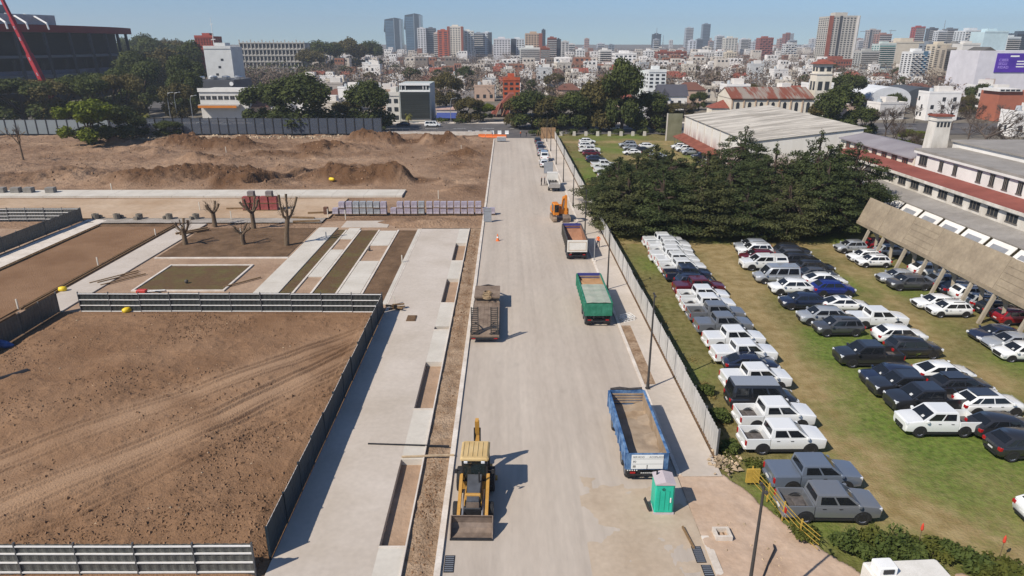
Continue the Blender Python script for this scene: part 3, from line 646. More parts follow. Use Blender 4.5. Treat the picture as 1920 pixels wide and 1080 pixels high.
for (u, v, l) in ((237, 583, 'yellow sack lying at the foot of the dark mid fence'), (118, 543, 'orange yellow sack at the end of the grey path'), (622, 342, 'yellow sack thrown on the far earth heap')):
    X, Y = G(u, v, .2); o = link('yellow_sack', sack); o.location = (X, Y, field_z(np.array([X]), np.array([Y]))[0] if Y < 64 else (site_z(np.array([X]), np.array([Y]))[0] if Y > 100 else .05)); o.scale = (.85, 1.0, .9) if Y < 100 else (1.3, 1.2, 1.1); o.rotation_euler = (.3, 0, rng.uniform(0, 3)); tag(o, l, 'sack')
stake = MB().box(-.06, .06, -.06, .06, -.2, 1.0).mesh('survey_stake', M('pale_stake', hexc('cfc8ba'), .8, var=.1, scale=3))
for (u, v) in ((184, 497), (292, 442), (34, 578), (452, 441), (612, 448), (754, 493), (375, 395), (210, 358), (822, 372), (434, 412), (615, 408), (740, 572), (648, 410), (865, 288), (424, 285)):
    X, Y = G(u, v); z = site_z(np.array([X]), np.array([Y]))[0] if Y > 97.6 else 0
    o = link('survey_stake', stake); o.location = (X, Y, z); o.scale = (1, 1, 1.0 if Y < 100 else 1.5); tag(o, 'pale wooden survey stake standing in the building site', 'stake', 'survey stakes')
ball = MB().ring((0, 0, .22), 'z', [(0.02, -.22), (.16, -.16), (.22, 0), (.16, .16), (.02, .22)], 10).mesh('stone', M('dark_stone', (.1, .09, .08), .9, var=.3, scale=5), 60)
X, Y = G(350, 531); o = link('stone', ball); o.location = (X, Y, 0); tag(o, 'dark round stone on the square lawn', 'stone')
X, Y = G(692, 470); o = link('stone', ball); o.location = (X, Y, 0); tag(o, 'dark round stone in the open path pit', 'stone')
for k, (u, v, L_, a, zz) in enumerate([(215, 520, 5.5, .95, .1), (222, 522, 4.5, .9, .12), (232, 525, 5, .92, .1), (455, 530, 4.5, .85, .1)]):
    X, Y = G(u, v); o = MB().bar((-math.cos(a) * L_ / 2, -math.sin(a) * L_ / 2, zz), (math.cos(a) * L_ / 2, math.sin(a) * L_ / 2, zz), .18, .1).build('timber_plank', plank_m); o.location = (X, Y, 0)
    tag(o, 'long weathered timber plank on the ground near the square lawn', 'plank', 'loose planks by the lawn')
trf = thing('tool_heap', 'red and white tools left beside the square lawn kerb', 'tools', (*G(280, 548), 0))
MB().cham(-1.3, -.3, -.3, .3, 0, .3).build('red_box', plain('tool_red', (.5, .04, .03), .5), trf)
MB().bar((-.2, 0, .1), (1.6, .3, .15), .15, .1).build('white_tube', white_paint, trf); MB().bar((.1, .3, .08), (1.2, -.1, .1), .1, .08).build('handle', dark_metal, trf)
for k, (u, v, L_, a) in enumerate([(620, 400, 7, .15), (560, 410, 5, -.1), (575, 417, 4, .1), (440, 393, 2.5, 0.05), (360, 435, 4.5, .8), (365, 437, 4, .75)]):
    X, Y = G(u, v); o = MB().bar((-math.cos(a) * L_ / 2, -math.sin(a) * L_ / 2, .2), (math.cos(a) * L_ / 2, math.sin(a) * L_ / 2, .2), .3, .25).build('timber_beam', plank_m); o.location = (X, Y, 0)
    tag(o, 'thick dark timber beam lying near the pollarded trees', 'beam', 'timber beams near the pollards')
for (u, v) in ((612, 402),):
    X, Y = G(u, v); o = MB().cham(-.35, .35, -.3, .3, 0, 1.1).build('steel_drum_box', M('rust_dark', (.12, .06, .04), .8, var=.3, scale=3)); o.location = (X, Y, .1); tag(o, 'small rust-coloured box standing alone on the sand yard', 'box')
pipe = thing('drain_pipe', 'dark plastic pipe lying at the shaded edge of the brown field', 'pipe', (*G(12, 715), .25), .9); MB().ring((0, 0, 0), 'x', [(.22, -1.6), (.28, -1.6), (.28, 1.6), (.22, 1.6)], 12).build('pipe_wall', black_plastic, pipe); MB().ring((0, 0, 0), 'x', [(.28, -1.55), (.32, -1.55), (.32, -1.3), (.28, -1.3)], 12).build('socket', black_plastic, pipe)
o = MB().path([(-.6, 0, .15), (-.2, .2, .35), (.3, .1, .3), (.8, .3, .12)], [.15, .4, .35, .12], 8).build('blue_tarpaulin', M('blue_tarp', (.06, .12, .3), .6, var=.2)); o.location = (*G(6, 655), .1); tag(o, 'crumpled blue tarpaulin in the shade of the grey fence', 'tarpaulin')
for k in range(9):
    o = MB().bar((-.6, 0, 0), (.6, .1, .05), .16, .12).build('timber_offcut', plank_m); o.location = (-11.9 + rng.uniform(-.3, 1.2), 64.4 + rng.uniform(-.4, .5), .16 + .05 * k); o.rotation_euler = (0, 0, rng.uniform(-.6, .6)); tag(o, 'short timber offcut heaped at the fence corner', 'timber', 'timber offcuts at the fence corner')
# grey portable screens and traffic cones on the road
sg = M('screen_grey', hexc('8d9196'), .6, var=.1, scale=2)
sc_ = thing('site_screen', 'grey framed site screen standing at the kerb by the pallets', 'screen', (-2.95, 100.6, 0))
MB().box(-.55, .55, -.03, .03, .1, 2.1).build('panel', sg, sc_)
for x in (-.58, .55): MB().box(x, x + .05, -.06, .06, 0, 2.2).build('post', steel, sc_)
MB().box(-.53, .55, -.06, .06, 2.1, 2.18).build('rail', steel, sc_); MB().box(-.53, .55, -.06, .06, 1.7, 1.76).build('rail', steel, sc_)
sc_ = thing('site_screen', 'grey framed screen standing behind the white flatbed lorry', 'screen', (8.6, 141.5, 0))
MB().box(-.9, .9, -.03, .03, .1, 2.4).build('panel', sg, sc_); MB().box(-.95, -.9, -.06, .06, 0, 2.5).build('post', steel, sc_); MB().box(.9, .95, -.06, .06, 0, 2.5).build('post', steel, sc_)
cone = thing('traffic_cone', 'red and white traffic cone standing alone on the road', 'cone', (-1.3, 90.3, .0))
MB().box(-.25, .25, -.25, .25, 0, .06).build('base', orange, cone); MB().ring((0, 0, 0), 'z', [(.2, .06), (.13, .4), (.05, .95), (.001, .97)], 12).build('cone', orange, cone); MB().ring((0, 0, 0), 'z', [(.14, .42), (.1, .62)], 12).build('band', white_paint, cone)
# trailer-like chest left near the far kerb
ch = thing('grey_chest', 'low pale grey equipment chest at the far kerb near the orange barriers', 'chest', (-1.5, 190.5, 0))
MB().cham(-1.2, 1.2, -.6, .6, .25, 1.2).build('body', sg, ch); MB().cham(-1.25, 1.25, -.65, .65, 1.2, 1.3).build('lid', conc_light, ch)
for x in (-1, 1): MB().box(x - .08, x + .08, -.5, .5, 0, .25).build('skid', dark_metal, ch)
# yellow railing at the corner of the car park
yr = M('yellow_rail', (.42, .28, .05), .6, var=.2, scale=3)
yrp = [(14.9, 35.3), (15.3, 33.6), (15.55, 31.9), (15.9, 30.4), (16.4, 29.2)]
t = thing('yellow_railing', 'leaning yellow railing between the sand verge and the grey pickups', 'railing')
for a, b in zip(yrp[:-1], yrp[1:]):
    for z in (.35, .65, .95, 1.2): MB().bar((*a, z), (*b, z - .05), .03, .03).build('rail', yr, t)
    MB().bar((*a, 0), (a[0] + .03, a[1], 1.3), .07, .07).build('post', yr, t)
MB().box(14.55, 15.35, 35.15, 35.28, .2, 1.15).build('sign_panel', yr, t)
# ------------------------------------------------------------------ cars
glass_m = plain('car_glass', (.012, .014, .017), .08, spec=.6)
headl_m = plain('headlight_lens', (.75, .77, .8), .15, metal=.2)
tail_m = plain('tail_lamp_red', (.35, .01, .012), .25)
rim_m = plain('alloy_rim', (.38, .38, .39), .35, metal=.8)
bedliner = M('bed_liner', (.09, .08, .075), .9, var=.3, scale=3)
plate_m = plain('number_plate', (.55, .55, .53), .5)
PAINT = {}
def paint(n):
    cols = {'white': (.74, .75, .74), 'silver': (.36, .38, .4), 'grey': (.19, .2, .215), 'dark grey': (.075, .078, .086), 'black': (.028, .029, .033), 'dark blue': (.022, .03, .06), 'blue': (.015, .03, .19), 'red': (.3, .012, .018), 'dark red': (.12, .008, .014), 'slate blue': (.16, .19, .24)}
    if n not in PAINT:
        PAINT[n] = plain('car_paint_' + n.replace(' ', '_'), cols[n], .3, metal=.0 if n == 'white' else .25, spec=.5, coat=1.0)
    return PAINT[n]
def bil(q, u, v):
    a, b, c, d = [Vector(p) for p in q]; return (a * (1 - u) + b * u) * (1 - v) + (d * (1 - u) + c * u) * v
def pane(q, u0, u1, v0, v1, off=.012, th=.01):
    """thin slab lying just proud of a quad face"""
    n = (Vector(q[1]) - Vector(q[0])).cross(Vector(q[3]) - Vector(q[0])).normalized()
    a = [bil(q, u, v) + n * off for u, v in ((u0, v0), (u1, v0), (u1, v1), (u0, v1))]
    b = [p - n * (off + th) for p in a]
    return a + b
PANE_F = [(0, 1, 2, 3), (7, 6, 5, 4), (0, 4, 5, 1), (1, 5, 6, 2), (2, 6, 7, 3), (3, 7, 4, 0)]
CARS = {  # stations x, zb, zt, hw ; greenhouse xb0 (front base) xt0 xt1 xb1 ; belt, roof, hb, hr
    'pickup': dict(st=[(2.64, .42, 1.0, .79), (2.56, .36, 1.12, .88), (2.2, .34, 1.19, .92), (1.55, .34, 1.25, .925), (.6, .34, 1.22, .925), (-.9, .34, 1.21, .925), (-1.02, .34, 1.21, .925)], gh=(1.52, .62, -.9, -1.03), belt=1.2, roof=1.86, hb=.88, hr=.74, wx=(1.62, -1.5), wr=.41),
    'suv': dict(st=[(2.22, .4, .8, .74), (2.13, .33, .96, .86), (1.8, .3, 1.05, .905), (1.15, .3, 1.1, .91), (-1.7, .3, 1.1, .91), (-2.1, .34, 1.08, .88), (-2.22, .42, .95, .78)], gh=(1.25, .4, -1.6, -2.12), belt=1.06, roof=1.68, hb=.87, hr=.69, wx=(1.38, -1.33), wr=.385),
    'sedan': dict(st=[(2.3, .38, .6, .68), (2.18, .28, .74, .82), (1.85, .25, .87, .88), (1.1, .25, .96, .89), (-1.35, .25, .98, .89), (-2.05, .28, .97, .86), (-2.26, .36, .85, .76)], gh=(1.2, .25, -.95, -1.95), belt=.94, roof=1.47, hb=.83, hr=.6, wx=(1.4, -1.3), wr=.35),
    'hatchback': dict(st=[(1.98, .38, .62, .66), (1.86, .28, .78, .79), (1.6, .25, .92, .84), (1.05, .25, .98, .85), (-1.4, .25, 1.02, .85), (-1.82, .28, 1.0, .82), (-1.94, .36, .9, .74)], gh=(1.15, .32, -1.3, -1.82), belt=.97, roof=1.52, hb=.8, hr=.6, wx=(1.22, -1.22), wr=.34),
    'van': dict(st=[(2.55, .4, .75, .76), (2.45, .32, .95, .88), (2.0, .28, 1.08, .94), (1.5, .28, 1.12, .95), (-2.3, .28, 1.12, .95), (-2.48, .32, 1.1, .93), (-2.56, .4, 1.0, .88)], gh=(1.75, 1.0, -2.3, -2.5), belt=1.1, roof=2.05, hb=.92, hr=.78, wx=(1.6, -1.55), wr=.36),
}
import copy as _cp
CARS['crossover'] = _cp.deepcopy(CARS['suv']); CARS['crossover'].update(gh=(1.3, .45, -1.2, -2.12), roof=1.62, hr=.66)
CARS['crossover']['st'] = [(x, zb, zt - .03, hw) for x, zb, zt, hw in CARS['suv']['st']]
CARS['saloon'] = _cp.deepcopy(CARS['sedan']); CARS['saloon'].update(gh=(1.25, .3, -.75, -2.05), roof=1.44)
wheel_cache = {}
def wheel_mesh(r, w=.23):
    if r not in wheel_cache:
        ty = MB().ring((0, 0, 0), 'y', [(r * .62, -w / 2), (r * .94, -w / 2), (r, -w / 2 + .04), (r, w / 2 - .04), (r * .94, w / 2), (r * .62, w / 2)], 18).mesh('tyre', rubber, 40)
        rm = MB()
        for k in range(5):
            a = 2 * math.pi * k / 5; rm.bar((r * .1 * math.cos(a), 0, r * .1 * math.sin(a)), (r * .64 * math.cos(a), 0, r * .64 * math.sin(a)), .09, .1, up=(0, 1, 0))
        rm.ring((0, 0, 0), 'y', [(.001, w * .42), (r * .2, w * .4), (r * .2, -w * .4), (.001, -w * .42)], 8).ring((0, 0, 0), 'y', [(r * .63, -w / 2 + .005), (r * .55, -w / 2 + .03), (r * .55, w / 2 - .03), (r * .63, w / 2 - .005)], 18)
        dk = MB().ring((0, 0, 0), 'y', [(.001, .02), (r * .62, .02), (r * .62, -.02), (.001, -.02)], 14)
        wheel_cache[r] = (ty, rm.mesh('rim', rim_m), dk.mesh('brake_disc', black_plastic))
    return wheel_cache[r]
def add_wheel(t, x, y, r, w=.23):
    ty, rm, dk = wheel_mesh(r, w); o = link('wheel', ty, t); o.location = (x, y, r)
    link('rim', rm, o); link('brake_disc', dk, o); return o
def make_car(kind, variant=''):
    c = CARS[kind]; t = thing('parked_' + {'suv': 'estate_car', 'crossover': 'crossover', 'saloon': 'sedan'}.get(kind, kind), '', {'suv': 'car', 'sedan': 'car', 'hatchback': 'car', 'crossover': 'car', 'saloon': 'car'}.get(kind, kind))
    body = MB(); rings = []
    def sect(x, zb, zt, hw):
        hf = [(hw * .84, zb), (hw * .96, zb + .1), (hw * 1.0, zb + (zt - zb) * .42), (hw * 1.0, zb + (zt - zb) * .7), (hw * .965, zt - .07), (hw * .89, zt - .012), (hw * .45, zt + .022)]
        return [(x, -y, z) for y, z in hf] + [(x, y, z) for y, z in reversed(hf)]
    for s_ in c['st']: rings.append(sect(*s_))
    n = len(rings[0]); vs = [p for r in rings for p in r]; fs = []
    for i in range(len(rings) - 1):
        for k in range(n): fs.append((i * n + k, i * n + (k + 1) % n, (i + 1) * n + (k + 1) % n, (i + 1) * n + k))
    fs += [tuple(range(n)), tuple(range(len(vs) - 1, len(vs) - n - 1, -1))]
    body._add(vs, fs)
    xb0, xt0, xt1, xb1 = c['gh']; zb, zr, hb, hr = c['belt'] - .02, c['roof'], c['hb'], c['hr']
    zm = zr - .07; f = (zm - zb) / (zr - zb); lx0 = xb0 + (xt0 - xb0) * f; lx1 = xb1 + (xt1 - xb1) * f; hm = hb + (hr - hb) * f + .025
    B = [(xb0, -hb, zb), (xb0, hb, zb), (xb1, hb, zb), (xb1, -hb, zb)]; T = [(lx0, -hm, zm), (lx0, hm, zm), (lx1, hm, zm), (lx1, -hm, zm)]
    R = [(xt0 - .05, -hr + .06, zr), (xt0 - .05, hr - .06, zr), (xt1 + .08, hr - .06, zr), (xt1 + .08, -hr + .06, zr)]
    xm = (xt0 + xt1) / 2
    body._add(B + T + R, [(0, 1, 5, 4), (1, 2, 6, 5), (2, 3, 7, 6), (3, 0, 4, 7), (4, 5, 9, 8), (5, 6, 10, 9), (6, 7, 11, 10), (7, 4, 8, 11), (8, 9, 10, 11)])
    wm = paint('white')
    if kind == 'pickup':
        x0, x1 = -2.62, -1.05; hw = .92
        if variant == 'open':
            for y0, y1 in ((-hw, -hw + .1), (hw - .1, hw)): body.cham(x0, x1, y0, y1, .45, 1.19, .03)
            body.cham(x0, x0 + .09, -hw + .1, hw - .1, .5, 1.16, .02).cham(x1 - .08, x1, -hw + .1, hw - .1, .45, 1.19, .02)
        else:
            body.cham(x0, x1, -hw, hw, .45, 1.19, .05)
            if variant == 'canopy': pass
            else: body.cham(x0 + .06, x1 - .02, -hw + .06, hw - .06, 1.16, 1.24, .04)
        body.cham(x0 - .1, x0 + .02, -.85, .85, .42, .62, .03)
    bo = body.build('body', wm, t)
    import bmesh as _bm
    bb = _bm.new(); bb.from_mesh(bo.data); bb.normal_update(); es = [e for e in bb.edges if len(e.link_faces) == 2 and e.calc_face_angle(0) > .42 and e.is_convex]
    _bm.ops.bevel(bb, geom=es, offset=.045, segments=2, affect='EDGES', clamp_overlap=True); bb.to_mesh(bo.data); bb.free()
    bo.data.polygons.foreach_set('use_smooth', [True] * len(bo.data.polygons)); bo.data.set_sharp_from_angle(angle=math.radians(48))
    if kind == 'pickup' and variant == 'open':
        MB().box(-2.54, -1.12, -.83, .83, .62, .68).build('bed_floor', bedliner, t)
        MB().cham(-1.9, -1.3, -.3, .35, .68, .85, .05).build('load', bedliner, t)
    if kind == 'pickup' and variant == 'canopy':
        cp = MB()._add([(-2.6, -.86, 1.18), (-2.6, .86, 1.18), (-1.06, .86, 1.18), (-1.06, -.86, 1.18), (-2.42, -.68, 1.74), (-2.42, .68, 1.74), (-1.1, .7, 1.76), (-1.1, -.7, 1.76)], [(0, 1, 5, 4), (1, 2, 6, 5), (2, 3, 7, 6), (3, 0, 4, 7), (4, 5, 6, 7)]).build('canopy', wm, t)
        for sy in (-1, 1):
            q = [(-1.06, sy * .86, 1.18), (-2.6, sy * .86, 1.18), (-2.42, sy * .68, 1.74), (-1.1, sy * .7, 1.76)]
            if sy < 0: q = [q[1], q[0], q[3], q[2]]
            MB()._add(pane(q, .12, .88, .25, .8), PANE_F).build('side_window', glass_m, cp)
    # glass: windscreen, rear window, two side windows each side
    qF = [B[0], B[1], T[1], T[0]]; qR = [B[2], B[3], T[3], T[2]]
    qF = [(xb0, -hb, zb), (xb0, hb, zb), T[1], T[0]]
    MB()._add(pane(qF, .07, .93, .1, .93), PANE_F).build('windscreen', glass_m, t)
    MB()._add(pane(qF, .62, .76, .2, .38, off=.018, th=.003), PANE_F).build('windscreen_sticker', plate_m, t)
    MB()._add(pane(qR, .1, .9, (.3 if kind not in ('sedan', 'saloon') else .12), .88), PANE_F).build('rear_window', glass_m, t)
    for sy in (-1, 1):
        q = [(xb0, sy * hb, zb), (xb1, sy * hb, zb), (lx1, sy * hm, zm), (lx0, sy * hm, zm)]
        if sy < 0: q = [q[1], q[0], q[3], q[2]]
        spans = [(.08, .47), (.52, .9)] if kind != 'van' else [(.1, .3), (.34, .62), (.65, .94)]
        if kind in ('suv', 'crossover', 'hatchback'): spans = [(.07, .42), (.45, .76), (.8, .95)]
        for a, b in spans:
            if sy < 0: a, b = 1 - b, 1 - a
            MB()._add(pane(q, a, b, .14, .88), PANE_F).build('side_window', glass_m, t)
    # black trim: arches, sills, grille, lower bumper
    hwm = max(s_[3] for s_ in c['st']); r = c['wr']
    for wx in c['wx']:
        for sy in (-1, 1):
            y = sy * (hwm + .008); pts = [(wx + (r + .07) * math.cos(a), y, r + (r + .07) * math.sin(a)) for a in [math.pi * k / 10 - .12 for k in range(11)]] + [(wx - r - .05, y, .3), (wx + r + .05, y, .3)]
            pts[-2], pts[-1] = (wx - r - .07, y, .26), (wx + r + .07, y, .26)
            p2 = [(p[0], p[1] - sy * .16, p[2]) for p in pts]; m_ = len(pts)
            MB()._add(pts + p2, [tuple(range(m_))] + [(i, (i + 1) % m_, m_ + (i + 1) % m_, m_ + i) for i in range(m_)]).build('wheel_arch', black_plastic, t)
    xf = c['st'][0][0]; xr = c['st'][-1][0] if kind != 'pickup' else -2.72
    MB().box(xf - .06, xf + .015, -.5, .5, .44, .72 if kind != 'sedan' else .56).build('grille', black_plastic, t)
    MB().box(c['wx'][1] + r + .1, c['wx'][0] - r - .1, -hwm + .02, hwm - .02, .24, .36).build('sill', black_plastic, t)
    if kind != 'pickup': MB().box(xr - .02, xr + .1, -.6, .6, .36, .5).build('rear_bumper', black_plastic, t)
    zf = c['st'][1][2]
    for sy in (-1, 1):
        MB().cham(xf - .3, xf - .015, sy * .7 - .17, sy * .7 + .17, zf - .22, zf - .03, .03).build('headlight', headl_m, t)
        if kind == 'pickup': MB().cham(-2.66, -2.56, sy * .84 - .085, sy * .84 + .085, .72, 1.06, .02).build('tail_light', tail_m, t)
        else:
            zt = c['st'][-2][2]; MB().cham(xr - .02, xr + .2, sy * .72 - .15, sy * .72 + .12, zt - .28, zt - .08, .02).build('tail_light', tail_m, t)
        MB().cham(xb0 - .32, xb0 - .14, sy * (hb + .15) - .1, sy * (hb + .15) + .1, zb + .03, zb + .2, .03).build('mirror', wm, t)
        for a in (.35, -.55):
            MB().box(a - .1, a + .1, sy * (hwm + .004) - .012, sy * (hwm + .004) + .012, c['belt'] - .2, c['belt'] - .16).build('door_handle', black_plastic, t)
    MB().box(xr - .03, xr + .05, -.2, .2, .6, .7).build('number_plate', plate_m, t)
    if kind in ('suv', 'hatchback'):
        for sy in (-1, 1): MB().bar((xt0 - .3, sy * (hr - .08), zr + .04), (xt1 + .25, sy * (hr - .08), zr + .04), .04, .04).build('roof_rail', black_plastic, t)
    for wx in c['wx']:
        for sy in (-1, 1): add_wheel(t, wx, sy * (hwm - .1), r)
    return t
CP = {}
PAINTED = ('body', 'mirror', 'canopy')
n_car = {}
def car(kind, col, ul, ur, vb, hd, label, variant='', group='cars in the grass car park', rz=None, xy=None, roofm=None):
    if kind == 'suv' and rng.random() < .5: kind = 'crossover'
    if kind == 'sedan' and rng.random() < .5: kind = 'saloon'
    key = (kind, variant)
    if key not in CP: CP[key] = Proto(make_car(kind, variant))
    o = CP[key].get(); half = .9
    if xy is None:
        _, Y0 = G((ul + ur) / 2, vb); Y = Y0 + half
        # ends seen at about half height, on the centre line
        X = 0
        for u in (ul, ur):
            lo, hi = -60.0, 90.0
            for _ in range(40):
                m = (lo + hi) / 2; d = m * math.sin(YAW) + Y * math.cos(YAW); x_ = m * math.cos(YAW) - Y * math.sin(YAW)
                uu = 960 + F * x_ / (d * math.cos(PIT) - (.6 - H) * math.sin(PIT))
                if uu < u: lo = m
                else: hi = m
            X += m / 2
    else: X, Y = xy
    a = (0 if hd > 0 else math.pi) + rng.uniform(-.03, .03) if rz is None else rz
    place(o, (X, Y, -.02 if xy is None else 0), a, label=label, group=group); o.scale = (rng.uniform(.97, 1.03), rng.uniform(.98, 1.02), rng.uniform(.96, 1.05))
    for ch in o.children:
        if ch.name.split('.')[0] in PAINTED:
            ch.material_slots[0].link = 'OBJECT'; ch.material_slots[0].material = paint(col)
    if kind == 'pickup' and variant == 'canopy': pass
    return o
E_ = 1; W_ = -1
def Z3(a): return 1180 + a / 4
def Z5(a): return 1300 + a / 3.085
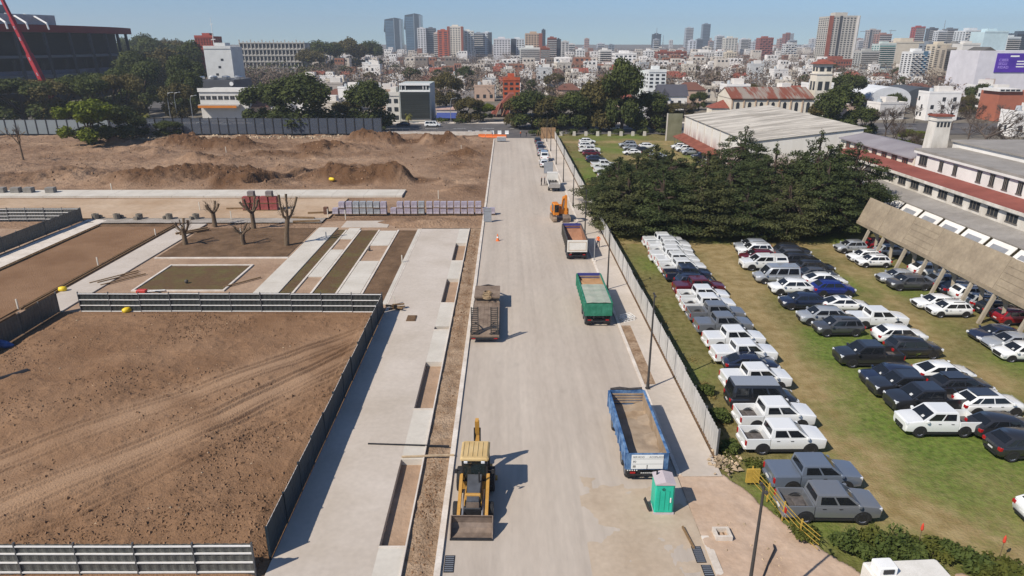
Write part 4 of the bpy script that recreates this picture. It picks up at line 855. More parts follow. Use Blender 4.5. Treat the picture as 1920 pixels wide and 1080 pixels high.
rows = [
 # left row beside the white fence, nose to the lane (east)
 ('pickup', 'white', Z3(110), Z3(385), 466, E_, 'cover', 'white covered-bed pickup at the grove end of the fence row'),
 ('pickup', 'silver', Z3(150), Z3(415), 471, E_, 'cover', 'silver covered-bed pickup second from the grove in the fence row'),
 ('pickup', 'white', Z3(152), Z3(440), 476, E_, 'cover', 'white covered-bed pickup in the tight white run of the fence row'),
 ('pickup', 'white', Z3(155), Z3(462), 485, E_, 'open', 'white open-bed pickup in the tight white run of the fence row'),
 ('pickup', 'white', Z3(165), Z3(468), 495, E_, 'cover', 'white covered-bed pickup in the tight white run of the fence row'),
 ('pickup', 'white', Z3(203), Z3(510), 505, E_, 'cover', 'white covered-bed pickup in the tight white run of the fence row'),
 ('pickup', 'white', Z3(238), Z3(552), 517, E_, 'open', 'white open-bed pickup next to the dark blue pickup in the fence row'),
 ('pickup', 'dark blue', Z3(275), Z3(590), 530, E_, 'open', 'dark blue open-bed pickup in the fence row'),
 ('suv', 'dark blue', Z3(322), Z3(662), 545, E_, '', 'dark blue car beside the red pickup in the fence row'),
 ('pickup', 'dark red', Z3(345), Z3(692), 557, E_, 'cover', 'dark red covered-bed pickup in the fence row'),
 ('pickup', 'white', Z3(370), Z3(728), 573, E_, 'open', 'white open-bed pickup next to the dark red pickup in the fence row'),
 ('pickup', 'white', Z3(400), Z3(772), 590, E_, 'open', 'white open-bed pickup next to the grey pickups in the fence row'),
 ('pickup', 'grey', Z3(445), Z3(845), 608, E_, 'open', 'grey open-bed pickup in the fence row'),
 ('pickup', 'grey', Z3(505), Z3(897), 630, E_, 'cover', 'grey covered-bed pickup beside a gap in the fence row'),
 ('pickup', 'white', Z3(568), Z3(992), 657, E_, 'cover', 'white covered-bed pickup just past the gap in the fence row'),
 ('pickup', 'white', Z3(620), Z3(1088), 685, E_, 'cover', 'white covered-bed pickup next to the low dark blue sedan in the fence row'),
 ('sedan', 'dark blue', Z5(188), Z5(468), 702, E_, '', 'low dark blue sedan between white pickups in the fence row'),
 ('pickup', 'white', Z5(165), Z5(550), 735, E_, 'cover', 'white covered-bed pickup beside the black van'),
 ('van', 'black', Z5(183), Z5(596), 773, E_, '', 'black van with a pale roof in the fence row'),
 ('pickup', 'white', Z5(243), Z5(682), 808, E_, 'open', 'white open-bed pickup beside the black van'),
 ('pickup', 'white', Z5(275), Z5(738), 853, E_, 'open', 'white open-bed pickup at the fence end of the row by the weeds'),
 ('pickup', 'slate blue', 1442, 1603, 924, E_, 'cover', 'blue-grey covered-bed pickup behind the yellow sign panel'),
 ('pickup', 'grey', 1463, 1638, 983, E_, 'open', 'grey open-bed pickup behind the leaning yellow railing'),
 # middle block, noses to the first lane
 ('suv', 'silver', Z3(775), Z3(1070), 474, W_, '', 'silver estate car at the grove end of the middle block'),
 ('suv', 'white', Z3(790), Z3(1085), 482, W_, '', 'white estate car next to the dark red one in the middle block'),
 ('suv', 'dark red', Z3(808), Z3(1125), 495, W_, '', 'dark red estate car in the middle block'),
 ('pickup', 'white', Z3(842), Z3(1165), 508, W_, 'canopy', 'white pickup with a glazed canopy in the middle block'),
 ('van', 'silver', Z3(930), Z3(1272), 533, W_, '', 'silver passenger van in the middle block'),
 ('suv', 'white', Z3(1055), Z3(1362), 555, W_, '', 'white estate car beside the bright blue car'),
 ('suv', 'dark blue', Z3(1150), Z3(1442), 582, W_, '', 'dark blue estate car tail to tail with a white sedan'),
 ('suv', 'silver', Z3(1285), Z3(1605), 611, W_, '', 'silver blue estate car tail to tail with the lone white pickup'),
 ('suv', 'dark grey', Z3(1378), Z3(1748), 632, W_, '', 'long charcoal car beside a bare patch of grass'),
 ('pickup', 'black', 1440 + 503 / 4, 1440 + 985 / 4, 690, W_, 'open', 'black open-bed pickup with pale wheels in the middle block'),
 ('suv', 'dark blue', Z5(970), Z5(1305), 733, W_, '', 'dark blue car in front of the white pearl sedan'),
 ('pickup', 'black', Z5(1025), Z5(1420), 750, W_, 'open', 'black pickup between two dark vehicles in the lower middle block'),
 ('pickup', 'black', Z5(1115), Z5(1553), 778, W_, 'open', 'black pickup beside the white pickup in the lower middle block'),
 ('pickup', 'white', Z5(1170), Z5(1640), 820, W_, 'open', 'white pickup with a black bed at the end of the middle block'),
 # middle block, noses to the second lane
 ('suv', 'black', Z3(1090), Z3(1342), 486, E_, '', 'black car at the grove end of the dark run'),
 ('suv', 'dark grey', Z3(1102), Z3(1368), 493, E_, '', 'dark grey car in the dark run of the middle block'),
 ('suv', 'black', Z3(1165), Z3(1392), 502, E_, '', 'black car in the dark run of the middle block'),
 ('suv', 'black', Z3(1260), Z3(1515), 517, E_, '', 'black car in the dark run behind the silver van'),
 ('sedan', 'dark grey', Z3(1282), Z3(1532), 527, E_, '', 'dark grey sedan at the end of the dark run'),
 ('sedan', 'white', Z3(1315), Z3(1602), 540, E_, '', 'white sedan beside the bright blue car'),
 ('suv', 'blue', Z3(1378), Z3(1667), 558, E_, '', 'bright blue car in the middle block'),
 ('sedan', 'white', Z3(1443), Z3(1780), 587, E_, '', 'white sedan with black sunroof near the lone white pickup'),
 ('pickup', 'white', 1440 + 608 / 4, 1440 + 1017 / 4, 617, E_, 'cover', 'lone white pickup facing the second lane'),
 ('suv', 'white', 1440 + 795 / 4, 1440 + 1168 / 4, 648, E_, '', 'white estate car beside a black one facing the second lane'),
 ('suv', 'black', 1440 + 878 / 4, 1440 + 1288 / 4, 675, E_, '', 'black estate car with weeds at its wheels'),
 ('sedan', 'white', Z5(1272), Z5(1612), 720, E_, '', 'white pearl sedan facing the second lane'),
 ('suv', 'black', Z5(1360), Z5(1722), 748, E_, '', 'black car next to the white car with a dark roof'),
 ('suv', 'white', Z5(1517), Z5(1898), 783, E_, '', 'white car with a dark roof facing the second lane'),
 ('suv', 'black', Z5(1612), Z5(1965), 828, E_, '', 'black car tail to tail with the white black-bed pickup'),
 ('suv', 'black', Z5(1740), Z5(2085), 866, E_, '', 'black car at the green end of the middle block'),
 # right block by the concrete screen
 ('hatchback', 'silver', 1440 + 493 / 4, 1440 + 745 / 4, 476, W_, '', 'silver hatchback at the grove end by the concrete screen'),
 ('hatchback', 'white', 1440 + 605 / 4, 1440 + 835 / 4, 494, W_, '', 'white hatchback beside another under the screen end'),
 ('hatchback', 'white', 1440 + 662 / 4, 1440 + 912 / 4, 503, W_, '', 'white hatchback on the open side of its white neighbour'),
 ('sedan', 'silver', 1440 + 850 / 4, 1440 + 1110 / 4, 534, W_, '', 'silver sedan beside the charcoal car at the screen legs'),
 ('suv', 'dark grey', 1440 + 915 / 4, 1440 + 1195 / 4, 546, W_, '', 'charcoal car parked at the legs of the concrete screen'),
 ('sedan', 'white', 1440 + 1115 / 4, 1440 + 1412 / 4, 583, W_, '', 'white sedan behind a white hatchback near the red car'),
 ('hatchback', 'white', 1440 + 1208 / 4, 1440 + 1508 / 4, 597, W_, '', 'white hatchback with two side doors near the red car'),
 ('sedan', 'dark blue', 1440 + 1530 / 4, 1440 + 1893 / 4, 645, W_, '', 'dark blue sedan beside a silver one past the red car'),
 ('sedan', 'silver', 1440 + 1650 / 4, 1440 + 2000 / 4, 661, W_, '', 'silver sedan between a dark and a white one past the red car'),
 ('hatchback', 'white', 1440 + 1742 / 4, 1440 + 2050 / 4, 681, W_, '', 'white hatchback at the end of the right block'),
 ('hatchback', 'red', 1440 + 735 / 4, 1440 + 925 / 4, 470, E_, '', 'red hatchback under the grove end of the concrete screen'),
 ('hatchback', 'silver', 1440 + 822 / 4, 1440 + 1020 / 4, 484, E_, '', 'silver hatchback under the concrete screen'),
 ('suv', 'white', 1440 + 1092 / 4, 1440 + 1330 / 4, 522, E_, '', 'white estate car under the concrete screen behind a leg'),
 ('suv', 'slate blue', 1440 + 1195 / 4, 1440 + 1480 / 4, 545, E_, '', 'blue-grey estate car under the concrete screen'),
 ('sedan', 'dark blue', 1440 + 1305 / 4, 1440 + 1580 / 4, 556, E_, '', 'dark blue sedan under the concrete screen'),
 ('suv', 'white', 1440 + 1400 / 4, 1440 + 1670 / 4, 569, E_, '', 'white estate car under the concrete screen beside the dark sedan'),
 ('hatchback', 'silver', 1440 + 1488 / 4, 1440 + 1760 / 4, 582, E_, '', 'silver hatchback under the screen with its tail in the sun'),
 ('hatchback', 'black', 1440 + 1590 / 4, 1440 + 1850 / 4, 595, E_, '', 'black hatchback under the screen beside the red car'),
 ('hatchback', 'red', 1440 + 1702 / 4, 1440 + 2000 / 4, 612, E_, '', 'red hatchback at the lower legs of the concrete screen'),
 ('suv', 'white', 1905, 2075, 998, E_, '', 'white car on the green patch at the lot corner'),
]
for kind, col, ul, ur, vb, hd, var, label in rows:
    o = car(kind, col, ul, ur, vb, hd, label, var)
    if label.startswith('black van'):
        r_ = MB().box(-2.28, .95, -.74, .74, 2.052, 2.075).build('pale_roof', paint('silver'), o)
    if 'dark roof' in label: MB().box(-1.42, .1, -.6, .6, 1.662, 1.68).build('dark_roof', paint('black'), o)
    if 'sunroof' in label: MB().box(-.6, .05, -.42, .42, 1.452, 1.466).build('sunroof', glass_m, o)
Q = lambda a: 1040 + a / 4
far_rows = [('suv', 'white', 168, 318, 271, E_), ('suv', 'white', 165, 312, 279, E_), ('pickup', 'white', 180, 342, 287, E_), ('suv', 'dark red', 205, 346, 294, E_), ('suv', 'dark blue', 225, 388, 305, E_), ('pickup', 'white', 290, 442, 316, E_), ('pickup', 'white', 315, 462, 326, E_), ('pickup', 'white', 345, 492, 338, E_),
 ('suv', 'silver', 480, 612, 277, W_), ('suv', 'silver', 512, 640, 283, W_), ('sedan', 'white', 520, 640, 291, W_), ('suv', 'white', 640, 752, 280, E_), ('suv', 'silver', 716, 842, 300, E_), ('suv', 'dark grey', 725, 850, 308, E_), ('suv', 'black', 600, 730, 288, E_),
 ('hatchback', 'white', 875, 985, 280, W_), ('suv', 'white', 903, 1040, 285, W_), ('suv', 'dark blue', 1035, 1160, 300, W_), ('hatchback', 'white', 1070, 1200, 312, W_), ('hatchback', 'red', 1112, 1228, 319, W_), ('suv', 'silver', 960, 1080, 291, W_)]
for k, (kind, col, a, b, vb, hd) in enumerate(far_rows):
    car(kind, col, Q(a), Q(b), vb, hd, {0: f'{col} {"pickup" if kind == "pickup" else "car"} by the fence in the far car park beyond the grove', 1: f'{col} car in the middle run of the far car park beyond the grove', 2: f'{col} car beside the hangar wall beyond the grove'}[0 if k < 8 else 1 if k < 15 else 2], 'cover' if kind == 'pickup' else '', group='cars in the far car park')
for kind, col, u, v, l in [('sedan', 'black', 1009, 270, 'black car at the avenue end of the kerbside row'), ('sedan', 'slate blue', 1012, 278, 'blue-grey car second from the avenue in the kerbside row'), ('suv', 'dark blue', 1014, 285.5, 'dark blue car in the kerbside row'), ('suv', 'silver', 1015.5, 294, 'silver car in the kerbside row'), ('van', 'white', 1021, 303, 'white van in the kerbside row'), ('sedan', 'white', 1019, 315, 'white car at the lorry end of the kerbside row')]:
    X, Y = G(u, v); car(kind, col, 0, 0, 0, 1, l, group='cars parked at the road kerb', rz=math.pi / 2, xy=(max(X, 8.1), Y + 2.3))
for k, (kind, col, x, y, rz) in enumerate([('sedan', 'white', -150, 214, 0), ('van', 'white', -24, 226, 0), ('sedan', 'dark blue', -34, 229, 3.14), ('suv', 'black', -40, 230, 3.14), ('sedan', 'black', -46, 229.5, 0), ('suv', 'white', -70, 230, 3.14), ('sedan', 'white', -92, 229, 3.14), ('suv', 'silver', -100, 231, 3.14), ('sedan', 'white', -112, 230, 0), ('suv', 'white', -119, 233, 3.14), ('sedan', 'white', 14, 229, 3.14), ('suv', 'silver', 26, 230, 0), ('sedan', 'white', 33, 217, 0), ('van', 'white', -151, 262, 1.57), ('suv', 'silver', -160, 290, 1.57), ('sedan', 'white', -160, 275, 1.57), ('suv', 'dark grey', -158, 300, 1.57), ('suv', 'black', -16, 243, 1.57), ('suv', 'white', 43, 231, 0)]):
    car(kind, col, 0, 0, 0, 1, f'{col} {kind if kind in ("van", "sedan") else "car"} out on the avenue or its side street', group='traffic on the avenue', rz=rz, xy=(x, y)).location.z = -.06
# ------------------------------------------------------------------ trailers, lorries, machines
def panel_box(t, name, m, *b, c=.03): return MB().cham(*b, c).build(name, m, t)
def truck_wheel(t, x, y, r=.5, w=.3): 
    o = add_wheel(t, 0, 0, r, w); o.location = (x, y, r); o.rotation_euler = (0, 0, math.pi / 2); return o
def axle_set(t, ys, hw=1.05, r=.5):
    for y in ys:
        for s in (-1, 1): truck_wheel(t, s * hw, y, r, .32)
        MB().tube((-hw, y, r), (hw, y, r), .09, .09, 8).build('axle', dark_metal, t)
# parcels are built with their rear at y = 0 and run towards +y
def tipper(label, L_, z0, z1, skin, inner, load, hw=1.28, ribs=9, axles=(1.2, 2.5), loc=(0, 0, 0), heap=None, head=None, rear_m=None, name='tipping_trailer'):
    t = thing(name, label, 'trailer', loc)
    th = .08
    for s in (-1, 1):
        w_ = MB().box(min(s * hw, s * (hw - th)), max(s * hw, s * (hw - th)), 0, L_, z0, z1).build('side_wall', skin, t)
        for k in range(ribs):
            y = .15 + (L_ - .3) * k / (ribs - 1); MB().box(min(s * hw, s * (hw + .06)), max(s * hw, s * (hw + .06)), y - .05, y + .05, z0, z1 - .04).build('rib', skin, w_)
        MB().box(min(s * (hw - th - .003), s * (hw - th - .02)), max(s * (hw - th - .003), s * (hw - th - .02)), th, L_ - th, z0 + .1, z1 - .05).build('liner', inner, w_)
        MB().cham(min(s * (hw + .05), s * (hw - th - .04)), max(s * (hw + .05), s * (hw - th - .04)), 0, L_, z1, z1 + .07, .02).build('top_rail', skin, w_)
    tg = MB().box(-hw + th, hw - th, 0, th, z0, z1 - .02).build('tailgate', rear_m or skin, t)
    hd = MB().box(-hw + th, hw - th, L_ - th, L_, z0, z1 + .12).build('headboard', head or skin, t)
    for k in range(4): MB().box(-hw + th + .02, hw - th - .02, L_ - th - .05, L_ - th - .004, z0 + .25 + k * (z1 - z0 - .3) / 4, z0 + .37 + k * (z1 - z0 - .3) / 4).build('stiffener', inner, hd)
    MB().box(-hw + th, hw - th, th, L_ - th, z0, z0 + .08).build('floor', inner, t)
    if heap: grid_mesh('load', -hw + th + .03, hw - th - .03, th + .01, L_ - th - .06, 30, 80, lambda X, Y: heap(X, Y, z0, L_), load, t)
    fr = MB()
    for s in (-1, 1): fr.box(s * .45 - .06, s * .45 + .06, .05, L_, z0 - .28, z0 - .01)
    for k in range(6): fr.box(-1.1, 1.1, .2 + k * (L_ - .4) / 5, .3 + k * (L_ - .4) / 5, z0 - .12, z0 - .012)
    fr.build('chassis', dark_metal, t)
    axle_set(t, axles)
    bpz = .5
    bp = MB().box(-1.2, 1.2, .02, .12, bpz, bpz + .13).build('rear_bumper', dark_metal, t)
    for s in (-1, 1):
        MB().box(s * .85 - .16, s * .85 + .16, -.01, .02, bpz + .17, bpz + .28).build('tail_light', tail_m, t)
        MB().box(s * .9 - .28, s * .9 + .28, .3, .34, .18, z0 - .3).build('mud_flap', black_plastic, t)
    return t, tg
blue_p = M('chipped_blue_paint', hexc('345680'), .6, scale=1.6, col2=hexc('6a8aae'), mixlo=.4, mixhi=.62, fine=.1, fscale=6)
tan_in = M('dusty_tipper_lining', hexc('8d7963'), .9, scale=1.2, col2=hexc('a8947c'), bump=.3, fine=.1)
sand_l = M('grey_sand_load', hexc('8a7a68'), .97, scale=.9, col2=hexc('9f8f7d'), bump=.5, bscale=7)
def heap_a(X, Y, z0, L_): return z0 + .12 + .2 * np.clip(fbm(X, Y, 2.2, 3, 12), -.3, 1) + .4 * np.clip(X - .45, 0, 1) * (np.abs(((Y + .4) % 2.4) - 1.2) < .55)
tA, tgA = tipper('blue open trailer with a white rear board beside the teal toilet', 7.9, .95, 2.1, blue_p, tan_in, sand_l, axles=(.75, 2.0, 6.2), loc=(8.5, 35.5, 0), heap=heap_a)
board_w = plain('white_board', (.78, .78, .75), .5)
bd = MB().box(-.97, .97, -.03, -.006, 1.02, 2.0).build('sign_board', board_w, tgA)
def text3(txt, size, loc, m, parent, rot=(math.pi / 2, 0, 0), name='lettering', ext=.002, align='LEFT'):
    cu = bpy.data.curves.new(name, 'FONT'); cu.body = txt; cu.size = size; cu.extrude = ext; cu.align_x = align; cu.materials.append(m)
    tmp = bpy.data.objects.new(name, cu); COL.objects.link(tmp); dg = bpy.context.evaluated_depsgraph_get(); dg.update(); me = bpy.data.meshes.new_from_object(tmp.evaluated_get(dg)); bpy.data.objects.remove(tmp)
    o = stuff(link(name, me, parent)); o.location = loc; o.rotation_euler = rot; return o
ink = plain('dark_lettering', (.05, .05, .06), .6)
text3('SERVICIO', .17, (-.9, -.034, 1.8), ink, bd); text3('ACOPLADO', .17, (.1, -.034, 1.8), ink, bd); text3('80', .2, (-.88, -.034, 1.47), ink, bd)
for z in (1.72, 1.36): MB().box(-.93, .93, -.036, -.031, z, z + .012).build('ruled_line', ink, bd)
MB().box(-.02, .02, -.04, -.03, 1.02, 1.3).build('latch', dark_metal, tgA)
MB().box(-.88, -.7, -.038, -.031, 1.12, 1.28).build('reflector_plate', steel, bd)
for k in range(5): MB().box(-1.2 + k * .14, -1.13 + k * .14, -.012, .0, .87, .94).build('hazard_mark', board_w, tA)
for k in range(6): MB().box(-.35 + k * .12, -.29 + k * .12, -.012, .0, .68, .75).build('hazard_mark', board_w, tA)
o = MB().path([(-1.15, 7.9, 2.25), (-.5, 7.92, 2.3), (.2, 7.9, 2.24), (1.1, 7.93, 2.3)], [.09, .13, .1, .09], 8).build('rolled_tarpaulin', M('dark_tarpaulin', (.05, .045, .045), .85, var=.3, scale=4), tA)
green_p = M('green_tipper_paint', hexc('18634a'), .6, scale=1.4, col2=hexc('3a8068'), fine=.08, fscale=4)
sand2 = M('orange_sand_load', hexc('a27c56'), .97, scale=.9, col2=hexc('b48d66'), bump=.5, bscale=7)
blue_h = plain('blue_headboard', (.04, .05, .22), .5)
def heap_b(X, Y, z0, L_): return z0 + .75 + .35 * np.clip((Y - 5.2), 0, 1.0) * np.clip(8.2 - Y, 0, 1) + .1 * fbm(X, Y, 1.5, 3, 15)
tB, tgB = tipper('green tipping trailer with a blue headboard and tarpaulin over its load', 8.8, 1.15, 2.4, green_p, tan_in, sand2, axles=(.8, 2.1, 3.4), loc=(8.65, 60.0, 0), heap=heap_b, head=blue_h)
tp = M('grey_green_tarpaulin', hexc('8f9a8a'), .7, scale=.8, col2=hexc('a9ab9d'), bump=.3)
for k in range(3): MB().prism([(-1.18, 2.42), (-.6, 2.47), (0, 2.44), (.6, 2.47), (1.18, 2.42), (1.18, 2.44), (.6, 2.49), (0, 2.46), (-.6, 2.49), (-1.18, 2.44)], .1 + k * 1.75, 1.8 + k * 1.75, 'y').build('tarpaulin', tp, tB)
for k in range(3): MB().box(-.72 + k * .52, -.28 + k * .52, -.02, 0.0, 1.35, 2.2).build('tailgate_panel', green_p, tgB)
o = MB()
white_p = M('white_tipper_paint', hexc('cfcbc2'), .5, scale=1.2, col2=hexc('dcd8d0'), fine=.05)
rusty_in = M('rusty_lining', hexc('7d5a46'), .9, scale=1.2, col2=hexc('9a7258'), bump=.3)
def heap_c(X, Y, z0, L_): return z0 + .12 + .7 * np.clip((Y - 3.5) / 3, 0, 1) + .08 * fbm(X, Y, 1.5, 3, 16)
tC, tgC = tipper('white tipping trailer with a rusty open body', 8.2, 1.1, 2.55, M('dark_side_paint', hexc('4b4742'), .6, var=.2), rusty_in, M('rust_earth_load', hexc('94694f'), .97, scale=.9, col2=hexc('a87d62'), bump=.5), axles=(.8, 2.1, 3.4), loc=(8.7, 81.3, 0), heap=heap_c, head=blue_h, rear_m=white_p)
MB().cham(-1.25, 1.25, -.09, -.004, 1.1, 2.62, .03).build('tail_panel', white_p, tgC)
for a in ((-1.1, 1.1, 2.35, 2.4), (-1.1, 1.1, 1.3, 1.35), (-1.1, -1.05, 1.35, 2.35), (1.05, 1.1, 1.35, 2.35)): MB().box(a[0], a[1], -.11, -.094, a[2], a[3]).build('panel_trim', M('beige_trim', hexc('b99f7a'), .6, var=.1), tgC)

# low loader with folded ramps
t = thing('low_loader_trailer', 'rusty brown low loader trailer with tall folded ladder ramps', 'trailer', (-2.05, 56.3, 0))
deck_m = M('rusty_deck', hexc('6b5a4c'), .85, scale=.9, col2=hexc('8b7a6a'), bump=.3, fine=.12, fscale=5)
for k in range(7): MB().box(-1.3 + k * .373, -1.3 + k * .373 + .36, .9, 8.2, .82, .92).build('plank', deck_m, t)
MB().box(-1.3, 1.3, 8.25, 11.6, 1.25, 1.42).build('gooseneck_deck', deck_m, t)
gn = MB().prism([(8.1, .6), (8.5, .9), (8.5, 1.25), (11.4, 1.25), (11.4, 1.0), (9.0, 1.0), (8.5, .6)], -1.2, 1.2, 'x').build('gooseneck', deck_m, t)
MB().bar((-.9, 11.6, 1.3), (0, 13.0, 1.0), .14, .14).build('drawbar', dark_metal, t); MB().bar((.9, 11.6, 1.3), (0, 13.0, 1.0), .14, .14).build('drawbar', dark_metal, t)
MB().prism([(0.05, .45), (.9, .62), (.9, .9), (.05, .7)], -1.3, 1.3, 'x').build('beaver_tail', deck_m, t)
fr = MB()
for s in (-1, 1): fr.box(s * .5 - .08, s * .5 + .08, .3, 8.3, .5, .8)
fr.box(-1.33, -1.28, .6, 8.3, .6, .93).box(1.28, 1.33, .6, 8.3, .6, .93).build('chassis', dark_metal, t)
rope = MB()
for k in range(9): rope.ring((.0 + .05 * math.sin(k), 9.5 - k * .22, 1.45), 'z', [(.3 + .05 * (k % 3), 0), (.36 + .05 * (k % 3), .05), (.33 + .05 * (k % 3), .09)], 12)
stuff(rope.build('cable_coils', M('pale_cable', hexc('a08a6c'), .8, var=.2), t))
ramp_d = M('ramp_steel', hexc('3b3936'), .7, var=.25, scale=3)
for s in (-1, 1):
    r_ = MB()
    for e in (-.3, .3): r_.bar((s * .88 + e, .25, .5), (s * .88 + e, .55, 3.3), .09, .12, up=(0, 1, 0))
    ro = r_.build('ramp', ramp_d, t)
    for k in range(15):
        f = (k + .5) / 15; MB().bar((s * .88 - .3, .25 + .3 * f, .5 + 2.8 * f), (s * .88 + .3, .25 + .3 * f, .5 + 2.8 * f), .07, .06).build('rung', ramp_d, ro)
    MB().bar((s * .88, .3, 1.9), (s * .5, 1.9, .95), .08, .08).build('ramp_strut', dark_metal, ro)
axle_set(t, (1.6, 2.75, 3.9), 1.08, .42)
MB().box(-1.25, 1.25, -.02, .1, .4, .58).build('rear_bumper', dark_metal, t)
for s in (-1, 1): MB().box(s * 1.0 - .16, s * 1.0 + .16, -.04, -.022, .45, .54).build('tail_light', tail_m, t)

# flatbed lorry with drop sides, seen from behind
t = thing('flatbed_lorry', 'white cab lorry with an open grey load bed parked at the kerb', 'lorry', (8.6, 122.8, 0))
bedg = M('grey_bed', hexc('8a8681'), .8, scale=.9, col2=hexc('a19d98'))
MB().box(-1.0, 1.0, .0, 5.2, .95, 1.05).build('bed_floor', bedg, t)
for s in (-1, 1): MB().box(min(s * 1.0, s * 1.07), max(s * 1.0, s * 1.07), 0, 5.2, .95, 1.5).build('side_board', white_p, t)
MB().box(-1.0, 1.0, -.07, 0, .75, 1.45).build('tail_board', bedg, t); MB().box(-1.05, 1.05, 5.2, 5.28, .95, 2.4).build('headboard', white_p, t)
cb_ = MB()._add([(-1, 5.6, .6), (1, 5.6, .6), (1, 7.4, .6), (-1, 7.4, .6), (-.98, 5.6, 2.5), (.98, 5.6, 2.5), (.95, 6.9, 2.5), (-.95, 6.9, 2.5), (-1, 7.35, 1.6), (1, 7.35, 1.6)], [(0, 1, 2, 3), (4, 5, 6, 7), (0, 1, 5, 4), (3, 2, 9, 8), (8, 9, 6, 7), (1, 2, 9, 6, 5), (0, 3, 8, 7, 4)]).build('cab', white_p, t)
MB().box(-.7, .7, 5.57, 5.596, 1.7, 2.3).build('rear_window', glass_m, cb_)
for s in (-1, 1): MB().box(s * 1.0 - .02, s * 1.0 + .02, 5.8, 6.8, 1.65, 2.25).build('side_window', glass_m, cb_)
MB().box(-.4, .4, .1, 7.2, .55, .9).build('chassis', dark_metal, t); axle_set(t, (1.4, 6.4), .9, .42)
for k in range(3): MB().cham(-.7 + k * .5, -.3 + k * .5, 3.6, 4.4, 1.05, 1.4).build('cargo_box', M('cargo_dark', (.07, .065, .06), .8, var=.3, scale=3), t)

# backhoe loader facing the camera
yel = M('machine_yellow', hexc('a87b30'), .6, scale=1.2, col2=hexc('b98e4c'), fine=.08)
roofy = M('dusty_cab_roof', hexc('b59a68'), .7, scale=1.0, col2=hexc('c5ac7d'))
gun = M('bucket_steel', hexc('6d5f55'), .6, scale=1.2, col2=hexc('8a7a6d'), metal=.3, fine=.12, fscale=4)
hood_m = M('hood_charcoal', (.07, .075, .085), .5, var=.2, scale=2)
t = thing('backhoe_loader', 'yellow backhoe loader with its front bucket lowered on the road', 'digger', (-2.0, 30.4, 0), -.02)
prof = [(0, .03), (.5, .04), (.8, .16), (.95, .45), (.92, .85), (.8, 1.02), (.76, 1.0), (.86, .82), (.89, .46), (.76, .21), (.5, .1), (0, .07)]
bk = MB().prism(prof, -1.15, 1.15, 'x').build('front_bucket', gun, t)
for s in (-1, 1): MB().prism([(0, .03), (.5, .04), (.8, .16), (.95, .45), (.92, .85), (.8, 1.02), (.45, .75), (.1, .3)], s * 1.15 - .025, s * 1.15 + .025, 'x').build('side_plate', gun, bk)
MB().box(-1.17, 1.17, -.06, .1, .02, .09).build('cutting_edge', dark_metal, bk)
for s in (-1, 1):
    MB().prism([(.95, .35), (1.25, .55), (2.4, .95), (3.6, 1.55), (3.6, 1.78), (2.3, 1.3), (1.1, .8), (.9, .6)], s * .78 - .09, s * .78 + .09, 'x').build('loader_arm', yel, t)
    MB().tube((s * .55, 1.0, .75), (s * .55, 2.9, 1.15), .06, .06, 8).build('ram', steel, t)
    truck_wheel(t, s * .98, 1.95, .48, .34); truck_wheel(t, s * .9, 4.55, .74, .46)
MB().cham(-.5, .5, 1.35, 3.6, .5, 1.05, .06).build('chassis', dark_metal, t)
hd = MB()._add([(-.4, 1.45, 1.0), (.4, 1.45, 1.0), (.46, 3.5, 1.0), (-.46, 3.5, 1.0), (-.33, 1.5, 1.42), (.33, 1.5, 1.42), (.42, 3.5, 1.78), (-.42, 3.5, 1.78)], [(0, 1, 5, 4), (1, 2, 6, 5), (2, 3, 7, 6), (3, 0, 4, 7), (4, 5, 6, 7), (0, 3, 2, 1)]).build('hood', hood_m, t)
MB().cham(-.43, .43, 1.85, 2.05, 1.0, 1.58, .03).build('hood_band', yel, hd); MB().box(-.36, .36, 1.4, 1.447, .95, 1.38).build('grille', gun, hd)
for s in (-1, 1): MB().box(s * .47 - .03, s * .47 + .03, 1.6, 3.4, .95, 1.25).build('side_panel', yel, hd)
MB().tube((.3, 2.9, 1.6), (.3, 2.9, 2.35), .05, .05, 8).build('exhaust', dark_metal, hd)
MB().cham(-.8, .8, 3.5, 5.3, .75, 1.25, .05).build('cab_base', yel, t)
cab = MB()
for x, y in ((-.72, 3.6), (.72, 3.6), (-.78, 5.2), (.78, 5.2), (-.8, 4.5), (.8, 4.5)): cab.bar((x, y, 1.2), (x * .96, y + (.08 if y < 4 else -.05), 2.72), .09, .09)
cab.box(-.75, .75, 3.56, 3.64, 1.2, 1.3).box(-.75, .75, 5.16, 5.24, 1.2, 1.3)
cf = cab.build('cab_frame', black_plastic, t)
gl2 = bpy.data.materials.new('cab_glass'); gl2.use_nodes = True; _b = gl2.node_tree.nodes['Principled BSDF']; _b.inputs['Base Color'].default_value = (.02, .03, .032, 1); _b.inputs['Roughness'].default_value = .06; _b.inputs['Alpha'].default_value = .6
MB()._add(pane([(-.68, 3.58, 1.3), (.68, 3.58, 1.3), (.66, 3.66, 2.66), (-.66, 3.66, 2.66)], .02, .98, .02, .98), PANE_F).build('windscreen', gl2, cf)
MB().box(-.66, .66, 5.18, 5.2, 1.4, 2.6).build('rear_window', gl2, cf)
for s in (-1, 1): MB().box(s * .77 - .01, s * .77 + .01, 3.75, 5.1, 1.35, 2.62).build('side_window', gl2, cf)
MB().cham(-.28, .28, 4.3, 4.85, 1.25, 1.6).box(-.26, .26, 4.75, 4.9, 1.6, 2.2).build('seat', black_plastic, cf)
MB().tube((0, 3.75, 1.3), (0, 4.0, 1.75), .03, .03, 6).ring((0, 4.0, 1.78), 'z', [(.17, 0), (.2, .02), (.17, .04)], 12).build('steering_wheel', black_plastic, cf)
rf = MB().cham(-.84, .84, 3.45, 5.35, 2.72, 2.9, .08).build('cab_roof', roofy, t)
for k in range(6): MB().box(-.7 + k * .28 - .02, -.7 + k * .28 + .02, 3.65, 5.15, 2.9, 2.93).build('roof_rib', roofy, rf)
